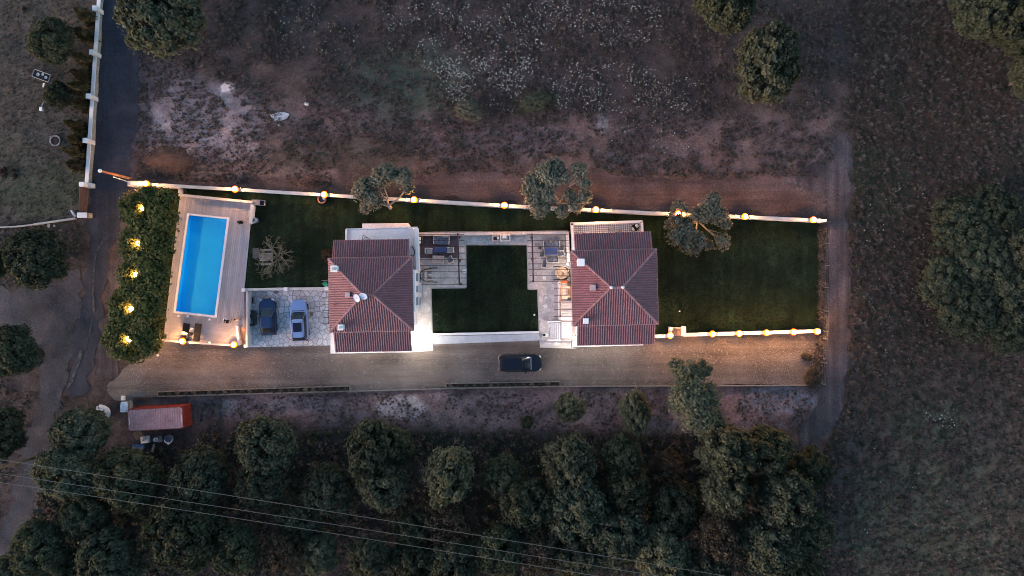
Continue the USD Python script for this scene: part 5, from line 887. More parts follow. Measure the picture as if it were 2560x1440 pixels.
t = Thing('outdoor_sink', 'grey outdoor sink unit left of the white masonry barbecue', 'sink', at(1239, 597, .07)); t.part('cabinet', MB().box((0, 0, .38), (17 * M_, 15 * M_, .76), bev=.02), 'cushion_grey', local=True); t.part('counter', MB().box((0, 0, .79), (18 * M_, 16 * M_, .05), bev=.012), 'concrete', local=True); t.part('basin', MB().box((-.03, .0, .82), (.40, .42, .015), bev=.004), 'cloth_black', local=True); t.part('tap', MB().tube([(.2, .15, .8), (.2, .15, 1.0), (.1, .08, 1.0)], .02), 'grey_metal', local=True); t.part('bowl', MB().lathe((.3, .02, .81), [(0, .01), (.08, .02), (.11, .08), (.09, .08), (0, .03)], 12), 'plastic_white', local=True)
single('stone_slab', MB().prism(poly([(1155, 674), (1166.5, 671), (1166, 683), (1157, 682)], .12), .07, .14), 'marble', 'loose pale slab on the edge of the left patio beside the lawn', 'slab')
for k, (pts, lab) in enumerate((([(1356, 692), (1364, 690), (1366, 699), (1360, 701)], 'pale loose flagstone below the right pergola'), ([(1357, 764), (1366, 760), (1370, 767), (1362, 772)], 'pale flagstone on the patio right of the lawn'), ([(1361, 742), (1367, 741), (1368, 746), (1362, 747)], 'small pale flagstone above the larger one right of the lawn'), ([(1385, 857), (1392, 853), (1398, 859), (1388, 862)], 'pale flagstone in front of the white stair'))): single('stone_slab', MB().prism(poly(pts, .1), .07, .10 + .004 * k), 'render_white', lab, 'slab')
single('garden_ball', MB().ball(at(1336, 787, .16), .11, 2), 'plastic_white', 'small white ball on the middle lawn near the right patio', 'ball'); single('garden_ball', MB().ball(at(1699, 778, .14), .09, 2), 'plastic_white', 'small white ball on the large right lawn', 'ball')

# ================================================================= LAMPS
P = Proto('wall_lamp_model'); 
P.part('base', MB().lathe((0, 0, 0), [(0, .03), (.09, .03), (.10, 0)], 10), 'white_metal', local=True); P.part('stem', MB().tube([(0, 0, .02), (0, 0, .20)], .03), 'white_metal', local=True); P.part('globe', MB().ball((0, 0, .50), .225, 2), 'warm_glow', local=True, smooth=True); P.part('saucer', MB().lathe((0, 0, .16), [(.03, .03), (.2, .04), (.355, .10), (.365, .115), (.2, .06), (.03, .05)], 20), 'halo_amber', local=True)  # amber dish added under the globe to stand in for its glow halo
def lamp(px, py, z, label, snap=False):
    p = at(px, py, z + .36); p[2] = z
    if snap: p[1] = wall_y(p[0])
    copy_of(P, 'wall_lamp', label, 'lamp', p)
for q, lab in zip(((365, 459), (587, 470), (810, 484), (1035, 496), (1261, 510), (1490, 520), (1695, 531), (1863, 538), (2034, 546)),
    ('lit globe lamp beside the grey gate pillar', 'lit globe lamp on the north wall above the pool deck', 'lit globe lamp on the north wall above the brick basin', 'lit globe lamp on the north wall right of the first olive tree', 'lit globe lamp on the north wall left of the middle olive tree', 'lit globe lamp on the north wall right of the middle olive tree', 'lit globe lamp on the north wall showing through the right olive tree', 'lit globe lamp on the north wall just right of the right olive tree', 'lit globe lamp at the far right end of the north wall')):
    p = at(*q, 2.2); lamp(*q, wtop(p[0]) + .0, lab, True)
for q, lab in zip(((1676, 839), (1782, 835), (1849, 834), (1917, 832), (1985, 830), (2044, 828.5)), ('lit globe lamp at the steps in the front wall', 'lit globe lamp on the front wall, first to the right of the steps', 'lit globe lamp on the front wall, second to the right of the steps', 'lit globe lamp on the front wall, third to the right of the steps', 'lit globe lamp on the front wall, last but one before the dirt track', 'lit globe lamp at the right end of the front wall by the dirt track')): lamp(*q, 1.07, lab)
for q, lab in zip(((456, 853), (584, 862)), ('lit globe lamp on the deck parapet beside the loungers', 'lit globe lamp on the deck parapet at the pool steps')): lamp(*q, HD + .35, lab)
HEDGE_LAMPS = ((360, 523), (348, 608), (341, 687), (330, 772), (323, 848))
PP = Proto('post_lamp_model'); PP.part('base', MB().lathe((0, 0, 0), [(0, .05), (.12, .05), (.13, 0)], 10), 'white_metal', local=True); PP.part('post', MB().tube([(0, 0, .02), (0, 0, 3.5)], .04), 'white_metal', local=True); PP.part('globe', MB().ball((0, 0, 3.75), .29, 2), 'warm_glow_low', local=True, smooth=True)
for q, lab in zip(HEDGE_LAMPS, ('lit post lamp glowing through the topmost tree of the lit row', 'lit post lamp, second from the top in the lit tree row', 'lit post lamp in the middle of the lit tree row', 'lit post lamp, second from the bottom in the lit tree row', 'lit post lamp glowing through the lowest tree of the lit row')):
    p = at(*q, 3.7); p[2] = 0; copy_of(PP, 'post_lamp', lab, 'lamp', p)
def lantern(label, p, nrm, mat, r=.11):
    n = np.array([*nrm, 0.0]); t = Thing('wall_lantern', label, 'lamp', p); t.part('bracket', MB().tube([(0, 0, 0), n * .16 + [0, 0, .05]], .02).box(n * .01, (.1, .1, .14)), 'black_metal', local=True); t.part('bulb', MB().ball(n * .22, r, 1), mat, local=True, smooth=True); return t
lantern('blinding white floodlight on the lower right corner of the left house', at(1037, 858, 2.3), (1, 0), 'white_glow', .18); lantern('blinding white floodlight above the landing of the right house', at(1440.5, 844, 2.5), (-1, 0), 'white_glow', .13)
for (a, b), lab in zip(((855, 863.5), (922, 862.5), (1500, 846), (1560, 845)), ('left of two lanterns under the front eave of the left house', 'right of two lanterns under the front eave of the left house', 'left of two lanterns under the front eave of the right house', 'right of two lanterns under the front eave of the right house')):
    p = at(a, b, 2.2); lantern(lab, p, (0, -1), 'eave_glow', .09)
lantern('warm lantern lighting the veranda steps of the right house', at(1437, 727, 4.3), (-1, 0), 'porch_glow', .11); lantern('lit lantern beside the round swing on the right house wall', at(1424, 660, 2.6), (-1, 0), 'eave_glow', .10)

# ================================================================= POLES AND WIRES
t = Thing('utility_pole', 'rusty wooden pole with a white top rising beside the asphalt lane', 'utility pole', at(341, 450))
b, top = at(341, 450), at(250, 427, 7.4); mid = b + (top - b) * .55
t.part('pole', MB().tube([b, mid], [.16, .14], 8), 'pole_wood'); t.part('upper_pole', MB().tube([mid, top - [0, 0, .1]], [.14, .11], 8), 'rust_wood', label='orange weathered upper half'); t.part('insulator', MB().ball(top, .2, 2), 'plastic_white')
t = Thing('white_pole', 'slim white metal pole beside the grey gate pillar', 'pole', at(322, 455)); t.part('pole', MB().tube([at(322, 455), at(284, 442.5, 3.3)], .045, 6), 'white_metal'); t.part('pole_cap', MB().ball(at(284, 442.5, 3.32), .06, 1), 'white_metal')
t = Thing('utility_pole', 'brown utility pole carrying the power lines at the left edge', 'utility pole', at(135, 1131)); b, top = at(135, 1131), at(-38, 1180, 11.5); t.part('pole', MB().tube([b, top], [.17, .12], 8), 'pole_wood'); t.part('crossarm', MB().tube([at(-40, 1140, 11.2), at(-46, 1202, 11.2)], .07, 5), 'pole_wood')
for a, b, lab in (((-42, 1142.5), (1860, 1448), 'uppermost of the three power lines crossing the wood'), ((-43, 1177.5), (1700, 1449), 'middle one of the three power lines crossing the wood'), ((-45, 1199), (1560, 1451), 'lowest of the three power lines crossing the wood')):
    A, B = at(*a, 11.3), at(b[0], b[1], 10.4); pts = [A + (B - A) * s + [0, 0, -1.2 * 4 * s * (1 - s) * .3] for s in np.linspace(0, 1.15, 30)]; t = Thing('power_line', lab, 'power line', A); t.part('cable', MB().tube(pts, .02, 5), 'wire'); t.part('insulator', MB().lathe(A + [0, 0, -.04], [(0, .1), (.05, .08), (.07, 0), (0, -.05)], 8), 'plastic_white')

# ================================================================= CONTAINER AND YARD JUNK
CT = [at(319.4, 1024.4, 2.6), at(455.6, 1016.9, 2.6), at(457.5, 1070.9, 2.6), at(320.6, 1078, 2.6)]
cc = np.mean(CT, 0); cdir = CT[1] - CT[0]; crz = math.atan2(cdir[1], cdir[0]); CL_, CW = 6.06, 2.44
t = Thing('shipping_container', 'red shipping container with a faded pink corrugated roof', 'container', (cc[0], cc[1], float(terr(cc[0], cc[1])) + .05), crz)
def corr(length, pitch, depth):
    xs = [-length / 2]; hs = [0.0]; n = int(length / pitch); p = length / n
    for k in range(n):
        x0 = -length / 2 + k * p
        for a, h in ((.12, 0), (.28, 1), (.62, 1), (.78, 0)): xs.append(x0 + a * p); hs.append(h * depth)
    xs.append(length / 2); hs.append(0); return np.array(xs), np.array(hs)
xs, hs = corr(CL_ - .5, .262, .03); n = len(xs)
V = np.vstack([np.column_stack([xs, np.full(n, yv), 2.56 + hs]) for yv in (-CW / 2 + .06, CW / 2 - .06)]); t.part('roof', MB().add(V, [[i, i + 1, n + i + 1, n + i] for i in range(n - 1)]), 'container_roof', local=True)
for s in (-1, 1):
    t.part('roof_end', MB().box((s * (CL_ / 2 - .15), 0, 2.555), (.26, CW - .1, .07), bev=.01), 'container_roof', local=True); t.part('end_marking', MB().box((s * (CL_ / 2 - .13), -.1, 2.5955), (.05, .75, .006)), 'plastic_white', local=True)
    V = np.vstack([np.column_stack([xs, s * (CW / 2 - .05 + hs * .8), np.full(n, z)]) for z in (.15, 2.53)]); t.part('side_panel', MB().add(V, [[i, i + 1, n + i + 1, n + i] for i in range(n - 1)]), 'container_side', local=True)
    t.part('top_rail', MB().box((0, s * (CW / 2 - .03), 2.55), (CL_, .07, .09), bev=.01), 'container_side', local=True); t.part('bottom_rail', MB().box((0, s * (CW / 2 - .03), .1), (CL_, .07, .16), bev=.01), 'container_side', local=True)
    ys_, he_ = corr(CW - .2, .26, .03); ne = len(ys_); V = np.vstack([np.column_stack([s * (CL_ / 2 - .05 + he_ * .8), ys_, np.full(ne, z)]) for z in (.15, 2.5)]); t.part('end_panel', MB().add(V, [[i, i + 1, ne + i + 1, ne + i] for i in range(ne - 1)]), 'container_side', local=True)
    for b in (-1, 1):
        t.part('corner_post', MB().box((s * (CL_ / 2 - .07), b * (CW / 2 - .07), 1.28), (.14, .14, 2.45), bev=.01), 'container_side', local=True)
        for z in (.06, 2.545): t.part('corner_casting', MB().box((s * (CL_ / 2 - .09), b * (CW / 2 - .09), z), (.19, .18, .12), bev=.02), 'container_side', local=True)
t.part('floor', MB().box((0, 0, .12), (CL_ - .1, CW - .12, .12)), 'pole_wood', local=True)
def ground(px, py, h=0): p = at(px, py, h); p[2] = float(terr(p[0], p[1])); return p
p = ground(309, 1018, .9); t = Thing('covered_box', 'box under a pale blue tarp at the end of the red container', 'covered box', p, math.radians(3)); t.part('tarp', MB().loft([np.array([(-.36, -.62, .62), (.40, -.62, .62), (.36, .60, .62), (-.32, .60, .62)]), np.array([(-.38, -.52, 1.0), (.30, -.55, 1.02), (.30, .45, 1.0), (-.30, .42, 1.0)]), np.array([(-.25, -.45, 1.06), (.26, -.45, 1.08), (.26, .36, 1.07), (-.22, .36, 1.05)])]), 'tarp_blue', local=True); t.part('box', MB().box((.1, .05, .35), (1.1, 1.1, .7), bev=.03), 'grey_wood', local=True)
p = ground(255, 1030, .5); t = Thing('sack', 'crumpled white sack on the bare ground left of the red container', 'sack', p, .2); m = trimesh.creation.icosphere(3, 1.0); v = np.array(m.vertices); k = meshkit.fbm(v * 1.6 + 7, 3, 3)[:, None]; v = v * (0.55 + .8 * k) * [.78, .82, .5]; v[:, 2] = np.clip(v[:, 2] + .3, 0, .62); t.part('sack', MB().add(v, m.faces), 'tarp_white', local=True); t.part('flap', MB().box((.28, .26, .55), (.95, .5, .03), rz=.6, bev=.01, tilt=(.15, -.2, 0)).box((-.3, .42, .5), (.5, .62, .03), rz=-.5, bev=.01, tilt=(.25, .1, 0)), 'tarp_white', local=True)
p = ground(344, 989.5, .4); t = Thing('board_stack', 'grey sheet of boards leaning beside the planter near the container', 'boards', p, math.radians(-1)); 
for k in range(3): t.part('board', MB().loft([np.array([(-1.35, .08 - .1 * k, .3 + .03 * k), (1.5 - .35 * k, .06 - .12 * k, .32 + .03 * k), (.75, -.22 - .02 * k, .24 + .03 * k), (-.8, -.30, .22 + .03 * k)]) + [0, .12, z] for z in (0, .028)]), 'grey_wood', local=True)
t.part('bearer', MB().box((0, -.1, .1), (1.6, .5, .2)), 'pole_wood', local=True)
single('wooden_block', MB().box(ground(306.5, 995.5, .3) + [0, 0, .2], (.38, .5, .4), bev=.03), 'render_white', 'small pale block at the left end of the grey boards', 'block')
def pallet(label, px, rz, sx=1.2, sy=.9, z=0.0):
    p = ground(*px, .2); t = Thing('wooden_pallet', label, 'pallet', p + [0, 0, z], rz)
    for k in range(8): t.part('slat', MB().box((-sx / 2 + sx * (k + .5) / 8, 0, .135), (sx / 8 * .6, sy, .022)), 'pallet_wood', local=True)
    for b in (-1, 0, 1): t.part('bearer', MB().box((0, b * (sy / 2 - .05), .07), (sx, .09, .1)), 'pallet_wood', local=True)
    return t
pallet('slatted pallet lying alone at the edge of the trees below the container', (271.5, 1134), math.radians(38)); pallet('pallet leaning into the junk just below the red container', (347, 1087), math.radians(25), 1.1, .9, .1)
p = ground(363, 1099, .4); t = Thing('junk_crate', 'grey blue crate of scrap below the red container', 'crate', p, .1); t.part('crate', MB().box((0, 0, .3), (.85, .75, .6), bev=.03), 'tarp_white', local=True); t.part('scrap', MB().box((.1, .2, .66), (.3, .5, .12), rz=.4, bev=.03), 'grey_metal', local=True); t.part('hatch', MB().box((-.08, .0, .61), (.16, .16, .02)), 'cloth_black', local=True)
p = ground(388, 1099, .4); t = Thing('scrap_heap', 'heap of pale scrap parts in the middle of the junk row', 'scrap', p, 0); t.part('drum', MB().lathe((.1, 0, .2), [(0, .3), (.2, .3), (.24, .0)], 14), 'grey_metal', local=True); t.part('sheet', MB().box((.4, .0, .2), (.6, .7, .06), rz=.2, bev=.02), 'cushion_grey', local=True); t.part('block', MB().box((-.25, .05, .2), (.4, .6, .4), rz=-.3, bev=.04), 'plastic_dark', local=True); t.part('ring', MB().tube([(.1 + .2 * math.cos(a), .2 * math.sin(a), .52) for a in np.linspace(0, 6.28, 16)], .05), 'tarp_white', local=True)
p = ground(421, 1098, .3); t = Thing('old_tub', 'dark open tub with a pale broken rim at the right of the junk row', 'tub', p, 0); t.part('tub', MB().lathe((0, 0, 0), [(0, .1), (.36, .12), (.42, .42), (.48, .42), (.44, 0)], 18), 'cushion_grey', local=True); t.part('rim', MB().tube([(.45 * math.cos(a), .45 * math.sin(a), .43) for a in np.linspace(3.3, 6.2, 14)], .06), 'tarp_white', local=True); t.part('lump', MB().box((-.02, -.46, .4), (.22, .3, .12), rz=.1, bev=.04), 'tarp_white', local=True)
p = ground(345, 1117, .4); t = Thing('blue_barrel', 'faded blue barrel lying on its side below the pallet', 'barrel', p, -.05); t.part('barrel', MB().tube([(-.65, 0, .3), (-.6, 0, .3), (0, 0, .3), (.6, 0, .3), (.65, 0, .3)], [.2, .28, .3, .28, .2], 14), 'faded_blue', local=True, smooth=40); t.part('hoop', MB().tube([(-.3, 0, .3), (-.24, 0, .3)], .315, 14).tube([(.24, 0, .3), (.3, 0, .3)], .315, 14), 'faded_blue', local=True)
p = ground(381, 1121, .3); t = Thing('plank', 'pale plank lying below the scrap heap', 'plank', p, math.radians(-14)); t.part('plank', MB().box((0, 0, .2), (.26, 1.05, .06), bev=.01), 'grey_wood', local=True); t.part('trestle', MB().box((0, .2, .08), (.5, .12, .16)), 'pole_wood', local=True)
# left yard things
p = ground(103, 189, .9); t = Thing('grill_table', 'outdoor table with a pale metal frame and pans in the left yard', 'table', p, math.radians(-20)); w, d = 43 * mpx(.8), 19 * mpx(.8)
for q, s in (((0, d / 2), (w, .06)), ((0, -d / 2), (w, .06)), ((w / 2, 0), (.06, d)), ((-w / 2, 0), (.06, d))): t.part('frame_bar', MB().box((*q, .82), (*s, .06), bev=.01), 'grey_metal', local=True)
t.part('tabletop', MB().box((0, 0, .76), (w - .07, d - .07, .04)), 'cloth_black', local=True)
for a in (-1, 1):
    for b in (-1, 1): t.part('leg', MB().tube([(a * w * .46, b * d * .45, 0), (a * w * .46, b * d * .45, .8)], .03), 'grey_metal', local=True)
for k, (c, r) in enumerate((((-.4, .0), .2), ((.1, .18), .17), ((.55, -.02), .18))): t.part('pan', MB().lathe((*c, .78), [(0, .01), (r * .8, .01), (r, .06), (r * .92, .06), (0, .03)], 14), 'grey_metal', local=True)
p = ground(112, 214, .4); t = Thing('stool', 'slim pale stool standing just below the grill table', 'stool', p, -.2); t.part('seat', MB().box((0, 0, .46), (.2, .5, .04), bev=.015), 'render_white', local=True)
for a in (-.07, .07):
    for b in (-.2, .2): t.part('leg', MB().tube([(a, b, 0), (a, b, .45)], .018), 'grey_metal', local=True)
p = ground(104, 273, .9); t = Thing('tap_post', 'white box on a thin pale post in the left yard', 'tap post', p, -.1); t.part('box', MB().box((0, 0, .85), (.32, .42, .3), bev=.02), 'plastic_white', local=True); t.part('post', MB().tube([(0, 0, 0), (0, 0, .75)], .05), 'grey_metal', local=True); t.part('pipe', MB().tube([(-.08, .2, .8), (.02, .9, .6), (.02, 1.0, .05)], .03), 'render_white', local=True)
p = ground(139, 352); t = Thing('stone_ring', 'ring of pale stones around bare soil in the left yard', 'stone ring', p)
for k in range(15):
    a = k * 2 * math.pi / 15; t.part('stone', MB().box((.56 * math.cos(a), .56 * math.sin(a), .06), (.20, .15, .16), rz=a + 1.57 + R.uniform(-.2, .2), bev=.03), 'stones', local=True)
t.part('soil', MB().lathe((0, 0, 0), [(0, .08), (.4, .05), (.5, .0)], 16), 'planter_soil', local=True)
for k, (q, lab) in enumerate((((3, 428), 'leftmost of the dark seedling clumps in the left yard'), ((14, 424), 'upper left dark seedling clump in the left yard'), ((14, 438), 'lower left dark seedling clump in the left yard'), ((37, 427), 'upper right dark seedling clump in the left yard'), ((39, 440), 'lower right dark seedling clump in the left yard'), ((66, 26), 'dark bushy clump near the top left corner of the yard'))):
    t = Thing('seedling', lab, 'plant', ground(*q)); leafy(t, 'leaves', (0, 0, .15), (.34, .34, .3), 120, 'leaf_purple', 50 + k, .08); t.part('stem', MB().tube([(0, 0, 0), (0, 0, .3)], .02), 'bark', local=True)
p = ground(181, 533, .3); t = Thing('white_sheet', 'crumpled white sheet beside the gate pier', 'sheet', p, -.9); t.part('sheet', MB().loft([np.array([(-.5, 0, .03), (.45, -.12, .03), (.6, .18, .03), (-.3, .2, .03)]), np.array([(-.4, .05, .2), (.3, -.02, .35), (.42, .12, .3), (-.2, .14, .26)])]), 'tarp_white', local=True)
m = MB()
for k in range(9): m.box(ground(130 + R.uniform(-9, 9), 565 + R.uniform(-6, 6)) + [0, 0, .06], [R.uniform(.1, .26) for _ in range(3)], rz=R.uniform(0, 3), bev=.02)
single('rubble', m, 'stones', 'small heap of pale rubble below the low yard wall', 'rubble', kind='stuff')
p = ground(769, 262); single('white_stone', MB().box(p + [0, 0, .12], (.5, .34, .26), rz=-.2, bev=.08), 'lime', 'single white stone on the rough ground above the lime patch', 'stone'); single('white_stone', MB().box(ground(700, 314) + [0, 0, .08], (.34, .26, .2), rz=.5, bev=.06), 'stones', 'pale stone just below the lime patch', 'stone'); single('white_stone', MB().box(ground(395, 888) + [0, 0, .1], (.28, .28, .22), rz=.4, bev=.07), 'lime', 'white stone at the lower end of the lit tree row', 'stone')
_mc = at(420, 402); m = MB(); gr = np.linspace(-1, 1, 41); u, v = np.meshgrid(gr, gr); rr_ = np.hypot(u, v); zz = np.clip(1 - rr_ ** 1.4, 0, 1) * .55 * (0.7 + .6 * meshkit.fbm(_p3(u, v, 2.5), 4, 6)); wb_ = .75 + .5 * meshkit.fbm(_p3(np.cos(np.arctan2(v, u)) * 2 + 5, np.sin(np.arctan2(v, u)) * 2, 1), 3, 4); X_, Y_ = _mc[0] + u * 3.4 * wb_, _mc[1] + v * 2.2 * wb_; zz = terr(X_, Y_) + zz - .12
i, j = np.meshgrid(np.arange(40), np.arange(40), indexing='ij'); m.add(np.stack([X_, Y_, zz], -1), np.stack([i * 41 + j, i * 41 + j + 1, (i + 1) * 41 + j + 1, (i + 1) * 41 + j], -1).reshape(-1, 4))
single('soil_heap', m, 'mound_soil', 'heap of dark brown soil above the first wall lamp', 'soil heap', smooth=True)
# planters along the drive
def planter(label, a0, a1, b1, b0, n, seed):
    r_ = np.random.default_rng(seed); t = Thing('planter_bed', label, 'planter', at(*((np.array(a0) + b1) / 2)))
    for p_, q_ in ((a0, a1), (a1, b1), (b1, b0), (b0, a0)): t.part('edging', MB().prism(LineString([xy(*p_), xy(*q_)]).buffer(.045, cap_style=2), -.05, .30), 'grey_wood')
    pg = poly([a0, a1, b1, b0]).buffer(-.05); t.part('soil', MB().prism(pg, -.05, .2), 'planter_soil'); out = []
    for k in range(n):
        s = (k + .5) / n; q = (np.array(a0) * (1 - s) + np.array(a1) * s + np.array(b0) * (1 - s) + np.array(b1) * s) / 2; out.append((at(*(q + r_.uniform(-1.5, 1.5, 2)), .2), r_.random()))
    return out
PLP = []; _ct = {}; ORD = 'first second third fourth fifth sixth seventh eighth ninth tenth eleventh twelfth thirteenth fourteenth fifteenth sixteenth seventeenth eighteenth nineteenth twentieth'.split()
for seed, mat in ((1, 'leaf_dark'), (2, 'leaf_olive')):
    Q = Proto(f'bedding_plant_model_{seed}'); leafy(Q, 'leaves', (0, 0, .22), (.26, .26, .26), 90, mat, 70 + seed, .06); Q.part('stem', MB().tube([(0, 0, 0), (0, 0, .25)], .015), 'bark', local=True); PLP.append(Q)
for lab, a, n in (('long narrow planter of young shrubs beside the red container', ((396, 979), (875, 964.5), (876, 976.5), (397, 990)), 24), ('shorter planter of young shrubs below the black car', ((1115, 958.5), (1399, 953.5), (1400, 964.5), (1116, 969.5)), 14)):
    for p_, rv in planter(lab, *a, n, n):
        dark = rv < .6; _ct[dark, n] = _ct.get((dark, n), 0) + 1; copy_of(PLP[0 if dark else 1], 'bedding_plant', ORD[_ct[dark, n] - 1] + ' from the left of the ' + ('dark' if dark else 'pale') + ' young shrubs in the ' + ('long planter' if n > 20 else 'shorter planter'), 'shrub', p_, rv * 6, (1 + .3 * rv,) * 3, ('dark' if dark else 'pale') + ' shrubs of the ' + ('long' if n > 20 else 'shorter') + ' planter')
# fence at the right end of the lawn
t = Thing('wire_fence', 'thin post and wire fence grown with dry vines along the right lawn edge', 'fence', at(2056, 690))
fp = [at(2063, 556), at(2061, 609), at(2060, 664), at(2059, 719), at(2058, 777), at(2057, 827), at(2055, 846), at(2053, 905), at(2051, 958)]
for p_ in fp: t.part('post', MB().tube([p_, p_ * [1, 1, 0] + [-.05, 0, 1.55]], .035), 'grey_metal'); t.part('strut', MB().tube([p_ + [0, 0, 1.45], p_ + [.55, .0, .05]], .022), 'grey_metal')
for z in (.5, 1.0, 1.45): t.part('fence_wire', MB().tube([p_ + [0, 0, z] for p_ in fp], .008, 4), 'wire')
# ================================================================= TREES
def unit_crown(seed, nc=46, per=190, cr=(.19, .27), rz=.40, zc=.60, size=.042, lobes=.3, fill=1500, low=-.25):
    "foliage of a tree of radius 1 and height 1: leaf-sized faces on clumps set side by side over an uneven crown, with dark gaps between"
    r = np.random.default_rng(seed); C = []; tot = int(nc / (.5 - low * .5)); ph = r.uniform(0, 6.28)
    for k in range(tot):
        z = 1 - 2 * (k + .5) / tot
        if z < low: break
        a = k * 2.399963 + ph; q = math.sqrt(max(0, 1 - z * z)); d = np.array([q * math.cos(a), q * math.sin(a), z]) + r.normal(size=3) * .10; d /= np.linalg.norm(d)
        m = 1 - lobes * 1.5 * (meshkit.fbm((d * 1.4 + seed)[None], 3, seed)[0] - .25); C.append(d * m * r.uniform(.72, .98) * [.86, .86, rz * .9] + [0, 0, zc])
    C = np.array(C); rad = r.uniform(*cr, len(C)); P, N, S = [], [], []
    for c, q in zip(C, rad):
        out = (c - [0, 0, zc]) / (np.linalg.norm(c - [0, 0, zc]) + 1e-6); d = r.normal(size=(per, 3)); d /= np.linalg.norm(d, axis=1, keepdims=True); d += out * .55 + [0, 0, .5]; d /= np.linalg.norm(d, axis=1, keepdims=True)
        lump = 0.66 + .68 * meshkit.noise(d * 2.6 + c * 9, seed)[:, None]
        P.append(c + d * q * lump * r.uniform(.70, 1.02, (per, 1)) * [1, 1, .55]); N.append(d * 1.1 + r.normal(size=(per, 3)) * .34); S.append(size * r.uniform(.55, 1.3, per))
    d = r.normal(size=(fill, 3)); d /= np.linalg.norm(d, axis=1, keepdims=True); d[:, 2] = np.abs(d[:, 2]) - .3; P.append(d * r.uniform(.25, .62, (fill, 1)) * [1, 1, rz] + [0, 0, zc]); N.append(d + r.normal(size=(fill, 3)) * .6); S.append(size * 1.3 * r.uniform(.6, 1.3, fill))
    fr = 900; d = r.normal(size=(fr, 3)); d /= np.linalg.norm(d, axis=1, keepdims=True); d[:, 2] = np.abs(d[:, 2]) - .2; kk = C[r.integers(0, len(C), fr)] - [0, 0, zc]; P.append(kk * r.uniform(.9, 1.22, (fr, 1)) + d * r.uniform(.1, .30, (fr, 1)) * [1, 1, .5] + [0, 0, zc]); N.append(d + [0, 0, .5] + r.normal(size=(fr, 3)) * .7); S.append(size * r.uniform(.5, 1.2, fr))
    return np.vstack(P), np.vstack(N), np.concatenate(S), C, r
def trunk_parts(t, C, zc, bark, r0=.05):
    t.part('trunk', MB().tube([(0, 0, -.08), (.01, 0, zc * .35), (.0, .01, zc * .8)], [r0 * 1.3, r0, r0 * .7], 8), bark, local=True)
    for c in C[::9]: t.part('limb', MB().tube([(0, 0, zc * .45), c * [.45, .45, .85], c], [r0 * .6, r0 * .4, r0 * .15], 5), bark, local=True)
KINDS = {}
def kind(key, mat, bark, n, **kw):
    for k in range(n):
        p_, n_, s_, C, r = unit_crown(hash_(key) + k * 17, **kw); Q = Proto(f'{key}_model_{k}'); Q.part('crown', leafmesh(p_, n_, s_, r), mat, local=True); trunk_parts(Q, C, kw.get('zc', .6), bark); KINDS.setdefault(key, []).append(Q)
def hash_(s): return sum(ord(c) * (i + 3) for i, c in enumerate(s)) % 997
kind('dark_tree', 'leaf_dark', 'bark', 3); kind('blue_tree', 'leaf_blue', 'bark', 3, nc=60, per=160, cr=(.16, .23), lobes=.22); kind('pale_tree', 'leaf_pale', 'bark', 2, nc=54, per=160, cr=(.15, .25), lobes=.4)
kind('brown_tree', 'leaf_brown', 'pale_bark', 1, nc=50, per=80, cr=(.14, .22), size=.034, lobes=.45, fill=500); kind('bramble_tree', 'leaf_dark', 'bark', 2, nc=90, per=100, cr=(.10, .17), size=.034, lobes=.4); kind('olive_bush', 'leaf_olive', 'pale_bark', 1, nc=50, per=110, cr=(.14, .22), size=.045, lobes=.4)
_tk = {}
def tree(key, label, px, py, rx, h, ry=None, cat='tree', group=None, name=None):
    hc = .6 * h; ry = ry or rx; p = at(px, py, hc); p[2] = float(terr(p[0], p[1])) - .1; k = _tk.get(key, 0); _tk[key] = k + 1
    Q = KINDS[key][k % len(KINDS[key])]; rot = R.choice([0, math.pi]) + R.uniform(-.5, .5) if rx != ry else R.uniform(0, 6.28); s = mpx(hc) * (R.uniform(1.15, 1.34) if py > 1060 and px < 2100 else 1.18 if 'thicket' in label else 1.04)
    return copy_of(Q, name or ('shrub' if cat == 'shrub' else 'tree'), label, cat, p, rot, (rx * s, ry * s, h), group)
D, B, Pl, Br, Bm = 'dark_tree', 'blue_tree', 'pale_tree', 'brown_tree', 'bramble_tree'
